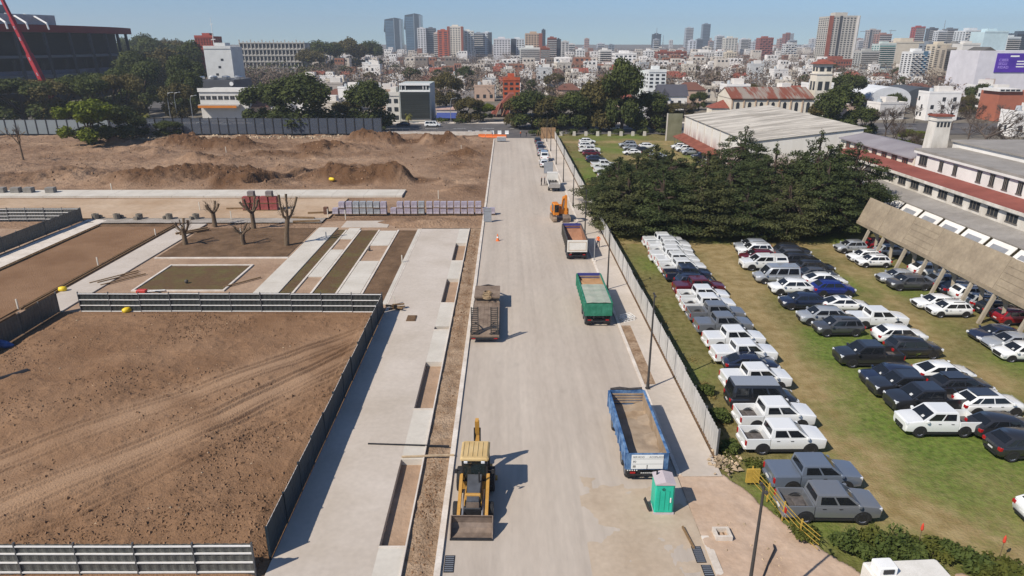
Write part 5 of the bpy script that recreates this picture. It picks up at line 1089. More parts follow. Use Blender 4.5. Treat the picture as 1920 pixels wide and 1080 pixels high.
for s in (-1, 1):
    MB().cham(s * .5 - .11, s * .5 + .11, 3.38, 3.47, 2.6, 2.74).build('work_lamp', headl_m, rf); MB().bar((s * .8, 3.6, 2.0), (s * 1.05, 3.45, 2.05), .03, .03).cham(s * 1.08 - .09, s * 1.08 + .09, 3.4, 3.47, 1.9, 2.2).build('mirror', black_plastic, cf)
MB().bar((-.95, 5.5, .9), (.95, 5.5, .9), .25, .35).build('rear_frame', yel, t)
for s in (-1, 1): MB().bar((s * 1.0, 5.55, .9), (s * 1.05, 5.6, .12), .16, .16).cham(s * 1.05 - .2, s * 1.05 + .2, 5.4, 5.85, .02, .12).build('stabiliser', yel, t)
bo = MB().prism([(5.5, .8), (5.8, .75), (6.6, 2.6), (6.35, 3.7), (6.1, 3.75), (6.25, 2.7)], -.13, .13, 'x').build('rear_boom', yel, t)
MB().prism([(6.1, 3.75), (6.35, 3.85), (7.1, 1.5), (6.9, 1.35)], -.1, .1, 'x').build('dipper', yel, t)
MB().tube((-.17, 6.0, 1.6), (-.17, 6.3, 3.2), .05, .05, 8).tube((.17, 6.0, 1.6), (.17, 6.3, 3.2), .05, .05, 8).build('ram', dark_metal, bo)
MB().prism([(6.85, 1.5), (7.2, 1.55), (7.35, 1.1), (7.1, .7), (6.7, .75), (6.75, .85), (7.05, .85), (7.2, 1.1)], -.3, .3, 'x').build('rear_bucket', gun, t)

# orange excavator behind the white trailer
orn = M('machine_orange', hexc('c4711a'), .55, scale=1, col2=hexc('d28427'))
t = thing('excavator', 'orange tracked excavator standing behind the white tipping trailer', 'excavator', (8.1, 101.9, 0), .12)
for s in (-1, 1):
    tr = MB().prism([(-1.6, .25), (-1.3, 0), (1.3, 0), (1.6, .25), (1.6, .6), (1.3, .82), (-1.3, .82), (-1.6, .6)], s * 1.05 - .27, s * 1.05 + .27, 'x').build('track', M('track_dusty', hexc('8a7866'), .9, var=.25, scale=2), t)
    for k in range(9): MB().box(s * 1.05 - .29, s * 1.05 + .29, -1.25 + k * .31, -1.1 + k * .31, .82, .86).build('track_pad', gun, tr)
MB().ring((0, 0, .82), 'z', [(.001, 0), (.7, 0), (.7, .25), (.001, .25)], 14).build('turntable', dark_metal, t)
MB().cham(-1.2, 1.2, -.6, 2.0, 1.05, 1.95, .12).build('house', orn, t); MB().cham(-1.15, 1.15, 1.6, 2.25, 1.0, 2.0, .2).build('counterweight', orn, t)
cb_ = MB().cham(-1.2, -.35, -1.1, .7, 1.05, 2.75, .08).build('cab', orn, t)
MB().box(-1.1, -.45, -1.13, -1.104, 1.5, 2.6).build('windscreen', glass_m, cb_); MB().box(-1.22, -1.2, -.95, .5, 1.6, 2.55).build('side_window', glass_m, cb_)
MB().prism([(-.5, 1.5), (-.3, 1.9), (-1.5, 4.0), (-3.0, 4.4), (-3.1, 4.1), (-1.8, 3.6)], .0, .4, 'x').build('boom', orn, t)
MB().prism([(-2.9, 4.5), (-3.2, 4.4), (-3.5, 1.6), (-3.25, 1.6)], .05, .35, 'x').build('stick', orn, t)
MB().prism([(-3.2, 1.7), (-3.5, 1.7), (-3.9, 1.2), (-3.7, .5), (-3.0, .35), (-3.0, .5), (-3.5, .65), (-3.6, 1.2)], -.3, .7, 'x').build('bucket', gun, t)
MB().tube((.2, -.9, 1.9), (.2, -1.9, 3.4), .07, .07, 8).build('ram', steel, t)
for k in range(3):
    MB().tube((.5 + .2 * k, 1.0, 1.95), (.5 + .2 * k, 1.0, 2.3), .06, .06, 8).build('exhaust', dark_metal, t) if k == 0 else None

# teal portable toilet
teal = M('teal_plastic', hexc('1fa98d'), .45, scale=1.2, col2=hexc('2cb89b'), fine=.04)
t = thing('portable_toilet', 'teal portable toilet with a pale grey roof behind the blue trailer', 'toilet', (8.95, 33.05, 0), -.02)
b_ = MB().cham(-.55, .55, -.55, .55, .12, 2.0, .05).build('body', teal, t)
roof_g = M('toilet_roof', hexc('b9aeb0'), .6, var=.06, scale=2)
MB()._add([(-.58, -.6, 1.98), (.58, -.6, 1.98), (.58, .6, 1.98), (-.58, .6, 1.98), (0, -.6, 2.2), (0, .6, 2.2), (-.58, -.6, 2.05), (.58, -.6, 2.05), (.58, .6, 2.05), (-.58, .6, 2.05)], [(0, 3, 2, 1), (0, 1, 7, 4, 6), (2, 3, 9, 5, 8), (0, 6, 9, 3), (1, 2, 8, 7), (6, 4, 5, 9), (4, 7, 8, 5)]).build('roof', roof_g, t)
MB().tube((-.35, .3, 2.1), (-.35, .3, 2.32), .05, .05, 8).build('vent_pipe', dark_metal, t)
d_ = MB().cham(-.46, .46, -.585, -.555, .18, 1.92, .01).build('door', teal, b_)
for x in (-.3, .0, .26): MB().box(x - .012, x + .012, -.6, -.586, .3, 1.6).build('door_rib', M('teal_dark', hexc('189077'), .5, var=.05), d_)
MB().box(.3, .36, -.63, -.586, .85, 1.15).build('handle', white_paint, d_); MB().ring((-.1, -.6, 1.72), 'y', [(.06, 0), (.09, -.01), (.06, -.02)], 12).build('vent_ring', dark_metal, d_)
MB().box(-.58, .58, -.6, .58, 0, .12).build('skid_base', roof_g, t)
o = MB().bar((-.75, -.35, .05), (-.95, .35, .45), .05, .3).build('step_board', dark_metal); o.location = (8.95, 33.05, 0); tag(o, 'dark metal step leaning beside the teal toilet', 'step')
# folded metal frame (barrier) on the pavement
t = thing('crowd_barrier', 'folded pale barrier frames lying on the pavement beside the green trailer', 'barrier', (11.9, 61.2, .11), .5)
for k in range(3):
    for a, b in (((-.6, 0, 0), (.6, 0, 0)), ((-.6, .9, .1), (.6, .9, .1)), ((-.6, 0, 0), (-.6, .9, .1)), ((.6, 0, 0), (.6, .9, .1)), ((-.2, 0, 0), (-.2, .9, .1)), ((.2, 0, 0), (.2, .9, .1))):
        MB().bar(tuple(Vector(a) + Vector((.1 * k, .1 * k, .12 * k))), tuple(Vector(b) + Vector((.1 * k, .1 * k, .12 * k))), .04, .04).build('bar', white_paint, t)

# ------------------------------------------------------------------ people
skin_m = plain('skin', (.42, .25, .17), .6); hair_m = plain('dark_hair', (.02, .015, .012), .6)
def person(label, loc, rz, top, trousers, stride=.12, arm=0.0, hat=None):
    me = bpy.data.meshes.new('person'); V = []; E = []; R = []
    def add(p, r, par=None):
        V.append(p); R.append(r); i = len(V) - 1
        if par is not None: E.append((par, i))
        return i
    pel = add((0, 0, .95), (.15, .11)); wa = add((0, 0, 1.1), (.14, .1), pel); che = add((0, 0, 1.33), (.17, .115), wa); nk = add((0, 0, 1.5), (.06, .06), che); hd = add((0, .02, 1.6), (.075, .085), nk); tp = add((0, .02, 1.72), (.06, .07), hd)
    for s in (-1, 1):
        hp = add((s * .1, 0, .88), (.095, .1), pel); kn = add((s * .11, s * stride * .5 + .03, .5), (.065, .07), hp); an = add((s * .11, s * stride, .09), (.045, .05), kn); add((s * .12, s * stride + .15, .04), (.04, .035), an)
        sh = add((s * .2, 0, 1.42), (.06, .06), che); el = add((s * .25, -.03, 1.14), (.042, .045), sh); wr = add((s * .25, .08 + arm, .93 + arm), (.032, .035), el); add((s * .25, .11 + arm, .83 + arm), (.028, .04), wr)
    me.from_pydata(V, E, []); o = link('person', me)
    sm = o.modifiers.new('skin', 'SKIN'); sv = me.skin_vertices[0].data
    for i, r in enumerate(R): sv[i].radius = r
    sv[0].use_root = True; o.modifiers.new('sub', 'SUBSURF').levels = 1
    dg = bpy.context.evaluated_depsgraph_get(); m2 = bpy.data.meshes.new_from_object(o.evaluated_get(dg)); o.modifiers.clear(); o.data = m2; m2.materials.clear()
    for m_ in (top, trousers, skin_m, hair_m, hat or hair_m, rubber): m2.materials.append(m_)
    for p in m2.polygons:
        c = p.center; p.use_smooth = True
        p.material_index = 4 if c.z > 1.67 else 2 if c.z > 1.49 or (abs(c.x) > .2 and c.z < .92) else 0 if c.z > .98 or abs(c.x) > .19 else 5 if c.z < .09 else 1
    o.location = loc; o.rotation_euler = (0, 0, rz); tag(o, label, 'person'); return o
navy = plain('navy_cloth', (.02, .025, .05), .9); drk = plain('black_cloth', (.015, .015, .016), .9); hiv = plain('orange_vest', (.75, .15, .03), .8); blu = plain('blue_cloth', (.05, .09, .2), .9); wht = plain('white_helmet', (.8, .8, .78), .4)
person('person in dark clothes standing on the road beside another', (6.55, 128.6, 0), 1.2, drk, drk); person('person in navy work clothes standing close to the lorry', (7.15, 129.0, 0), -1.6, navy, drk)
person('person in an orange vest walking past the white trailer', (12.0, 86.6, .1), 2.6, hiv, navy, .2, .1, wht)
person('person in an orange vest at the road mouth', (4.0, 200.5, 0), 1.0, hiv, navy, .15, .1, wht); person('person in dark clothes at the road mouth', (5.6, 199.2, 0), 2.2, drk, navy)
# ------------------------------------------------------------------ trees and plants
bark = M('bark', hexc('5a4b3d'), .95, scale=2, col2=hexc('75644f'), bump=.6, bscale=8, stretch=(1, 1, .3))
bark_d = M('bark_dark', hexc('3b3129'), .95, scale=2, col2=hexc('51443a'), bump=.6, bscale=8, stretch=(1, 1, .3))
def leaf_mesh(blobs, n, size, mat, seed, up=.3, shell=.45, aspect=.55, droop=0.0):
    """leaf-sized faces spread through the volume of the blobs"""
    r = np.random.default_rng(seed); B = np.array(blobs, float); vol = B[:, 3] * B[:, 4] * B[:, 5]; w = vol ** .8; w /= w.sum()
    k = r.choice(len(B), n, p=w); d = r.normal(size=(n, 3)); d /= np.linalg.norm(d, axis=1)[:, None]
    rad = shell + (1 - shell) * r.random(n) ** .6; rad *= 1 + .22 * (r.random(n) - .35)
    P = B[k, :3] + d * rad[:, None] * B[k, 3:6]
    nrm = d * .6 + r.normal(size=(n, 3)) * .55 + np.array([0, 0, up]); nrm /= np.linalg.norm(nrm, axis=1)[:, None]
    t = np.cross(nrm, r.normal(size=(n, 3))); t /= np.linalg.norm(t, axis=1)[:, None]; t[:, 2] -= droop
    b = np.cross(nrm, t); s = size * (.6 + .8 * r.random(n))[:, None]
    V = np.stack([P - t * s * .5, P + b * s * aspect * .5, P + t * s * .5, P - b * s * aspect * .5], 1).reshape(-1, 3)
    i = 4 * np.arange(n)[:, None]
    return mesh_np('crown', V, np.concatenate([i, i + 1, i + 2, i + 3], 1), mat)
def limb_tree(trunk_h, r0, ends, mat, fork=None, n=7):
    mb = MB(); f = fork or trunk_h
    mb.path([(0, 0, -.4), (.05, 0, f * .5), (0, .05, f)], [r0 * 1.25, r0, r0 * .85], n)
    for e in ends:
        e = Vector(e); s = Vector((0, .05, f * rng.uniform(.75, 1.0))); m = s.lerp(e, .5) + Vector((rng.uniform(-.3, .3), rng.uniform(-.3, .3), .1 * (e - s).length))
        mb.path([s, m, e], [r0 * .55, r0 * .35, r0 * .1], 5)
    return mb.mesh('trunk', mat, 60)
def tree_proto(name, trunk_me, crown_me):
    t = thing(name, '', 'tree'); link('trunk', trunk_me, t); link('crown', crown_me, t); return t
# cypress of the grove: flat sprays in tiers, broken outline
cyp_m = leafmat('cypress_foliage', hexc('252e1c'), hexc('525b35'), .5, .15)
cyp_m2 = leafmat('cypress_foliage_olive', hexc('2d331f'), hexc('5e603a'), .5, .15)
def cypress(seed, h, r, m):
    rr = random.Random(seed); bl = []; z = h * .1; tiers = int(h * 1.5)
    for i in range(tiers):
        f = i / (tiers - 1); z = h * (.08 + .86 * f); rad = r * (1 - f ** 1.6) ** .62 * rr.uniform(.8, 1.15) + .3
        nb = max(2, int(7 * (1 - f) + 2)); a0 = rr.uniform(0, 6.28)
        for k in range(nb):
            a = a0 + 6.28 * k / nb + rr.uniform(-.35, .35); q = rad * rr.uniform(.45, .95)
            bl.append((q * math.cos(a), q * math.sin(a), z + q * .18 + rr.uniform(-.25, .25), rad * rr.uniform(.28, .46), rad * rr.uniform(.28, .46), rr.uniform(.25, .5)))
    for k in range(5): bl.append((rr.uniform(-.3, .3), rr.uniform(-.3, .3), h * rr.uniform(.88, 1.0), .3, .3, .45))
    ends = [(b[0], b[1], b[2]) for b in bl[::4]]
    return tree_proto('cypress_tree', limb_tree(h * .9, .32, ends, bark_d, fork=h * .7), leaf_mesh(bl, 20000, .34, m, seed, up=.6, shell=.2, aspect=.4))
CY = [Proto(cypress(31, 9.5, 4.2, cyp_m)), Proto(cypress(32, 8.5, 4.6, cyp_m2)), Proto(cypress(33, 11, 4.6, cyp_m))]
grove = [(17.2, 95, 7.2, 1), (17.2, 104, 7.2, 0), (16.8, 112, 6.6, 1), (21.5, 93.2, 8.2, 0), (22.5, 103, 9.2, 2), (21.5, 113, 8.2, 1), (20, 121, 6.5, 0), (27.2, 92.8, 8.0, 1), (28.6, 104, 9.0, 0), (27.5, 114, 8.6, 2), (27, 124, 7.0, 1), (33.0, 92.6, 8.2, 0), (34.5, 105, 9.5, 2), (34.5, 117, 8.6, 1), (39.0, 92.4, 8.4, 1), (40.8, 104, 9.6, 2), (41.5, 114, 9.5, 0), (44.6, 93.4, 9.4, 0), (46.5, 102, 10.8, 2), (47.2, 108, 9.8, 1), (50.5, 98.5, 11.6, 2), (51.5, 106, 9.8, 0), (43.5, 126, 11.0, 2)]
for k, (x, y, h, p) in enumerate(grove):
    o = CY[p].get(); hh = (9.5, 8.5, 11)[p]
    kd = ('dense dark', 'olive green', 'tall pointed')[p]; row = 'near edge of grove' if y < 99 else 'mid grove' if y < 110 else 'far edge of grove'
    col_ = 'by the white fence' if x < 19 else 'facing the fence row pickups' if x < 25 else 'facing the first wheel lane' if x < 31 else 'facing the silver estate car' if x < 37 else 'facing the dark run of cars' if x < 43 else 'beside the concrete screen end' if x < 49 else 'beside the long white building'
    lab = f'{kd} cypress {col_}, {row}'
    if k == 22: lab = 'lone dark cypress standing in front of the hangar wall'
    place(o, (x, y, -.05), rng.uniform(0, 6.28), (1.15 * rng.uniform(.88, 1.12), 1.15 * rng.uniform(.88, 1.12), h / hh * rng.uniform(.9, 1.28)), label=lab, group='cypress grove')
# broadleaf and umbrella trees
ev_m = leafmat('evergreen_foliage', hexc('303a20'), hexc('5c6332'), .25, .2)
ev_y = leafmat('yellow_green_foliage', hexc('4d5a1c'), hexc('7c8428'), .4, .25)
ev_b = leafmat('bronze_foliage', hexc('454127'), hexc('6d633a'), .3, .2)
def broad(seed, h, r, m, th=.35, flat=.5, n=9500, leaf=.6, name='broadleaf_tree', low=0):
    rr = random.Random(seed); bl = []
    for k in range(low):
        a = 6.28 * k / low + rr.uniform(-.3, .3); q = r * rr.uniform(.5, .72); s = r * rr.uniform(.26, .36); bl.append((q * math.cos(a), q * math.sin(a), h * rr.uniform(.24, .4), s, s, s * .95))
    for k in range(13):
        a = rr.uniform(0, 6.28); q = r * math.sqrt(rr.random()) * .78
        s = r * rr.uniform(.26, .42); bl.append((q * math.cos(a), q * math.sin(a), h * (th + (1 - th) * .55) + (h * (1 - th) * .32) * (1 - (q / r) ** 2) + rr.uniform(-.5, .4), s, s, s * flat))
    ends = [(b[0], b[1], b[2]) for b in bl[:8]]
    return tree_proto(name, limb_tree(h * th, .04 * h, ends, bark_d), leaf_mesh(bl, n, leaf, m, seed, up=.5, shell=.3, aspect=.6))
UMB = [Proto(broad(41, 12, 7, ev_m, .3, .7, low=5, name='umbrella_tree')), Proto(broad(42, 12, 8, ev_b, .3, .65, low=5, name='umbrella_tree'))]
BRD = [Proto(broad(43, 10, 5.5, ev_m, .15, .95, low=9)), Proto(broad(44, 10, 5.5, ev_b, .15, .95, low=9)), Proto(broad(45, 10, 5.5, ev_y, .2, .9, low=4))]
def tr(P_, base, u, Y, vtop, wpx, label, group=None, z0=-.3, pr=None):
    X = xat(u, vtop, Y); h = zat(vtop, Y) - z0; r = wpx / F * Y / 2
    o = P_.get(); place(o, (X, Y, z0), rng.uniform(0, 6.28), (r / base[1], r / base[1], h / base[0]), label=label, group=group); return o
G_left = 'trees behind the tall fence near the stadium'
for u, Y, vt, w, p in [(30, 232, 150, 150, 0), (105, 236, 150, 130, 1), (155, 240, 143, 120, 0), (222, 246, 140, 95, 1), (258, 285, 118, 90, 0), (200, 262, 132, 100, 0), (60, 262, 148, 120, 1), (-25, 236, 148, 120, 0)]:
    tr(UMB[p], (12, 7 + p), u, Y, vt, w, ('dark' if p == 0 else 'bronze green') + ' flat-topped tree below the stadium wall', G_left)
for u, Y, vt, w, p in [(250, 340, 104, 80, 0), (300, 380, 96, 80, 1), (340, 300, 112, 65, 0), (355, 420, 84, 70, 0), (345, 270, 138, 60, 0), (330, 252, 160, 65, 1), (285, 520, 78, 80, 0), (330, 560, 80, 70, 1), (235, 600, 78, 60, 0), (270, 640, 70, 50, 0), (310, 650, 78, 50, 1), (350, 640, 84, 50, 0)]:
    tr(BRD[p], (10, 5.5), u, Y, vt, w, ('dark' if p == 0 else 'bronze') + ' round tree lining the side street beside the stadium', 'trees lining the stadium street')
yt = tr(BRD[2], (10, 5.5), 152, 186, 190, 105, 'yellow green tree with pale trunk standing on the building site')
tr(BRD[0], (10, 5.5), 190, 190, 198, 110, 'dark round tree beside the yellow green tree on the building site')
tr(BRD[0], (10, 5.5), 240, 201, 214, 60, 'low dark bush-like tree at the end of the mesh fence')
o = tr(BRD[0], (10, 5.5), 312, 204, 228, 52, 'low clipped green bush in front of the mesh fence', z0=-.3)
for u, Y, vt, w, p, l in [(560, 216, 148, 135, 0, 'wide dark tree overhanging the mesh fence'), (490, 226, 165, 85, 0, 'dark tree between the shop and the wide fence tree'), (688, 218, 160, 95, 0, 'dense round tree beside the black-fronted building'), (650, 232, 190, 60, 1, 'bronze tree half hidden behind the round fence tree'), (880, 240, 185, 55, 1, 'olive tree at the corner by the blue awning'), (905, 248, 195, 45, 2, 'yellowing small tree by the red chalet'), (968, 224, 186, 50, 1, 'olive tree nearest the red chalet in the row across the avenue'), (1030, 219, 186, 70, 1, 'low olive tree under the broad corner tree'), (1105, 221, 172, 70, 0, 'dark tree just before the tallest tree of the row'), (1240, 216, 200, 60, 1, 'low olive tree beside the mossy end wall'), (1000, 222, 178, 100, 0, 'broad dark tree at the road mouth corner'), (1050, 232, 182, 70, 1, 'olive tree in the dark row across the avenue'), (1080, 216, 178, 80, 0, 'dark tree in the middle of the row across the avenue'), (1172, 212, 122, 85, 0, 'tallest dark tree of the row across the avenue'), (1130, 216, 150, 80, 1, 'bronze tree leaning against the tallest tree of the row'), (1215, 214, 178, 85, 0, 'dark tree at the hangar end of the row across the avenue'), (1272, 262, 195, 70, 1, 'olive tree behind the end wall by the hangar'), (1575, 205, 168, 90, 0, 'dark round tree at the foot of the bell tower'), (1620, 200, 205, 60, 0, 'dark bush at the hangar roof end'), (1540, 214, 195, 50, 1, 'bronze bush between chapel and bell tower tree'), (1590, 300, 143, 70, 0, 'flat green tree behind the bell tower'), (1710, 182, 246, 60, 2, 'yellow green bush beside the white square chimney')]:
    tr(BRD[p] if p < 3 else UMB[0], (10, 5.5), u, Y, vt, w, l)
for k, (u, Y, vt, w) in enumerate([(600, 620, 82, 80), (650, 640, 76, 70), (690, 660, 82, 60), (580, 560, 95, 60), (720, 330, 170, 40), (835, 300, 140, 60), (1075, 480, 145, 40), (1555, 560, 118, 30), (870, 420, 128, 40), (1040, 380, 140, 40), (770, 420, 130, 40)]):
    tr(BRD[k % 2], (10, 5.5), u, Y, vt, w, ['dark', 'bronze'][k % 2] + ' round evergreen among the low houses', 'evergreens among the houses')
# palms near the avenue
palm_m = leafmat('palm_fronds', hexc('4b5226'), hexc('777238'), 1, .2)
def palm(label, x, y, h):
    t = thing('palm_tree', label, 'palm', (x, y, -.2)); MB().path([(0, 0, 0), (.1, 0, h * .5), (0, 0, h)], [.25, .2, .16], 7).build('trunk', bark, t)
    for k in range(16):
        a = k * 2.4; el = .9 - (k % 4) * .45; d = Vector((math.cos(a) * math.cos(el), math.sin(a) * math.cos(el), math.sin(el))); s = Vector((-math.sin(a), math.cos(a), 0))
        p = [Vector((0, 0, h)) + d * 1.9 * f + Vector((0, 0, -1.3 * f * f)) for f in (0, .35, .7, 1)]
        w = [.1, .32, .28, .03]; mb = MB(); vs = []
        for q, ww in zip(p, w): vs += [q - s * ww + Vector((0, 0, -.1)), q, q + s * ww + Vector((0, 0, -.1))]
        mb._add(vs, [(i * 3 + j, i * 3 + j + 1, i * 3 + j + 4, i * 3 + j + 3) for i in range(3) for j in range(2)]); mb.build('frond', palm_m, t)
palm('small palm in front of the black-fronted building', xat(766, 230, 238), 238, zat(214, 238)); palm('small palm behind the mesh fence by the street corner', xat(277, 240, 212), 212, zat(213, 212))
# bare winter trees
twig = M('bare_twigs', hexc('4d4138'), .95, var=.25, scale=.4)
twig_g = M('bare_twigs_grey', hexc('5a4f47'), .95, var=.25, scale=.4)
def bare(seed, h, m, levels=5, name='bare_tree'):
    rr = random.Random(seed); tk = MB(); tw = MB()
    def grow(p, d, L_, r, lv):
        q = p + d * L_
        (tk if lv < 2 else tw).tube(p, q, r, r * .65, 6 if lv < 2 else 3, cap=False)
        if lv >= levels: return
        nb = rr.choice((3, 3, 4)) if lv < levels - 1 else 4
        for k in range(nb):
            ax = Vector((rr.gauss(0, 1), rr.gauss(0, 1), rr.gauss(0, .5))); dd = (d + ax * .55 + Vector((0, 0, .12))).normalized()
            grow(q, dd, L_ * rr.uniform(.6, .82), r * .62, lv + 1)
    grow(Vector((0, 0, 0)), Vector((0, 0, 1)), h * .28, h * .022, 0)
    t = thing(name, '', 'tree'); tk.build('trunk', m, t, fix=False); stuff(tw.build('twigs', m, t, fix=False)); return t
BA = [Proto(bare(51, 10, twig)), Proto(bare(52, 10, twig_g)), Proto(bare(53, 10, twig))]
for u, Y, vt, w, l in [(1868, 165, 175, 0, 'large bare tree between the white chimney and the red roofs'), (1830, 200, 195, 0, 'bare tree in front of the red roofed houses'), (1670, 195, 198, 0, 'bare grey tree behind the hangar end'), (1640, 210, 205, 0, 'bare tree beside the hangar roof corner'), (1790, 230, 180, 0, 'bare tree behind the white chimney'), (1720, 240, 195, 0, 'bare tree behind the long white building'), (1905, 215, 180, 0, 'bare tree by the brick house with roof lights'), (1850, 280, 160, 0, 'bare tree at the foot of the billboard building'), (720, 300, 160, 0, 'bare tree behind the black-fronted building'), (835, 255, 175, 0, 'bare tree beside the blue awning'), (1255, 300, 165, 0, 'bare tree by the grey gabled villa')]:
    X = xat(u, vt, Y); h = zat(vt, Y) + .4; o = BA[rng.randrange(3)].get(); place(o, (X, Y, -.4), rng.uniform(0, 6), h / 9.0, label=l, group='bare trees beyond the site')
for k in range(16):
    X = rng.uniform(78, 128); Y = rng.uniform(128, 222)
    if 70 < X < 112 and 222 < Y: Y = 215
    o = BA[k % 3].get(); place(o, (X, Y, -.4), rng.uniform(0, 6), rng.uniform(.65, 1.0), label='bare grey tree in the thicket behind the long white building', group='thicket of bare trees')
dead = bare(57, 12, bark, 3, 'dead_tree'); X, Y = G(44, 300); place(dead, (X, Y, 0), 1, (.9, .9, 1.0), label='thin dead tree standing alone on the building site')
# pollarded trees in the garden plot
def pollard(seed, h, lean=0):
    rr = random.Random(seed); t = thing('pollard_tree', '', 'tree'); mb = MB(); f = h * .5
    mb.path([(0, 0, -.3), (lean * .3, .05, f * .5), (lean * .6, 0, f)], [.38, .3, .3], 9); mb.build('trunk', bark, t, smooth=60)
    nb = rr.choice((3, 4)); tips = []
    for k in range(nb):
        a = 6.28 * k / nb + rr.uniform(-.4, .4); m = Vector((lean * .6 + .55 * math.cos(a), .55 * math.sin(a), f + .45)); e = m + Vector((rr.uniform(.3, 1.0) * math.cos(a), rr.uniform(.3, 1.0) * math.sin(a), h * .38 * rr.uniform(.35, 1.1)))
        MB().path([(lean * .6, 0, f - .15), m, m.lerp(e, .5) + Vector((.1 * math.cos(a), .1 * math.sin(a), 0)), e], [.2, .16, .13, .17], 7).build('limb', bark, t, smooth=60)
        if rr.random() < .6:
            a2 = a + 1.2; MB().path([m, m + Vector((.35 * math.cos(a2), .35 * math.sin(a2), .5)), m + Vector((.4 * math.cos(a2), .4 * math.sin(a2), 1.2))], [.12, .09, .07], 6).build('limb', bark, t, smooth=60)
    tw = MB()
    for k in range(70):
        a = rr.uniform(0, 6.28); b = Vector((lean * .6 + .75 * math.cos(a), .75 * math.sin(a), h * rr.uniform(.55, .9))); tw.tube(b, b + Vector((.5 * math.cos(a), .5 * math.sin(a), rr.uniform(.2, .7))), .022, .008, 3, cap=False)
    stuff(tw.build('twigs', bark, t, fix=False)); return t
for k, (u, v, vt, l) in enumerate([(348, 458, 412, 'pollarded tree at the path corner of the garden plot'), (403, 424, 372, 'tall pollarded tree on the gravel edge of the plot'), (457, 458, 418, 'stumpy pollarded tree with a bushy head in the middle plot'), (537, 460, 360, 'leaning two-limbed pollarded tree beside the white path'), (476, 428, 368, 'slim pollarded tree in front of the red pallets')]):
    X, Y = G(u, v); h = zat(vt, Y); place(pollard(60 + k, h, .9 if k == 3 else 0), (X, Y, 0), rng.uniform(0, 6) if k != 3 else .6, label=l, group='pollarded trees')
# weeds along the white fence, shrubs at the bottom corner
weed_m = leafmat('weeds', hexc('3f4a1e'), hexc('6b6b32'), .8, .25); shrub_m = leafmat('shrub_leaves', hexc('37461f'), hexc('656f3a'), .7, .25); dry_m = leafmat('dry_weeds', hexc('6e5f38'), hexc('91804f'), .8, .2)
bl = [(14.0 + rng.uniform(-.15, .55), y, .15, rng.uniform(.25, .5), rng.uniform(.4, .8), rng.uniform(.2, .55)) for y in np.arange(37, 92, .8)]
stuff(link('fence_weeds', leaf_mesh(bl, 6500, .2, weed_m, 71, up=.8, shell=.1, aspect=.3)), 'green weeds growing along the foot of the white fence', 'weeds')
bl = [(14.6 + rng.uniform(-.3, 1.3), y, .1, rng.uniform(.3, .8), rng.uniform(.4, .8), rng.uniform(.12, .3)) for y in np.arange(40, 190, 2.1)]
stuff(link('dry_grass', leaf_mesh(bl, 5000, .18, dry_m, 72, up=.8, shell=.1, aspect=.3)), 'dry grass tufts along the white fence', 'grass')
def shrub(label, x, y, r, h, n, m, leaf=.22, seed=1, cat='shrub'):
    rr = random.Random(seed); t = thing('shrub', label, cat, (x, y, 0)); b = [(rr.uniform(-.6, .6) * r, rr.uniform(-.6, .6) * r, h * rr.uniform(.35, .75), r * .5, r * .5, h * .32) for _ in range(8)]
    link('foliage', leaf_mesh(b, n, leaf, m, seed, up=.6, shell=.15, aspect=.55), t)
    st = MB()
    for k in range(6): st.tube((0, 0, 0), (b[k][0], b[k][1], b[k][2]), .03, .012, 4, cap=False)
    st.build('stems', bark, t, fix=False); return t
for k, (u, v, r, h) in enumerate([(1585, 1035, 1.0, 1.0), (1625, 1030, .9, 1.1), (1665, 1035, 1.0, 1.2), (1700, 1042, 1.0, 1.1), (1740, 1040, 1.0, 1.1), (1780, 1050, .9, 1.0), (1815, 1062, .9, .9), (1850, 1072, .9, .9), (1690, 1065, 1.0, 1.0), (1640, 1058, .9, .9), (1890, 1080, .9, .9), (1730, 1075, .9, .9)]):
    X, Y = G(u, v); shrub(('broad-leaved green shrub in the hedge at the corner of the car park', 'taller green shrub in the hedge at the corner of the car park')[h > 1.05], X, Y, r * rng.uniform(.8, 1.15), h * rng.uniform(.75, 1.2), 900, (shrub_m, weed_m, shrub_m)[k % 3], .24, 80 + k)['group'] = 'hedge at the car park corner'
fl = plain('red_flower', (.6, .06, .03), .6)
for u, v in ((1720, 1028), (1872, 1052)):
    X, Y = G(u, v); t = thing('flower_spike', 'red flower spike rising above the corner hedge', 'flower', (X, Y, .0), 0, 'red flower spikes'); MB().tube((0, 0, 0), (0, 0, 1.2), .02, .015, 5).build('stem', bark, t); MB().ring((0, 0, 1.15), 'z', [(.03, 0), (.08, .1), (.06, .35), (.01, .5)], 8).build('bloom', fl, t)
for k, (u, v, r, h) in enumerate([(1452, 900, 1.0, .7), (1480, 965, .8, .6), (1420, 880, .8, .7), (1510, 1005, .9, .7)]):
    X, Y = G(u, v); shrub('straggly weed clump at the foot of the yellow railing', X - .2, Y, r, h, 700, weed_m, .18, 95 + k)['group'] = 'weed clumps by the yellow railing'
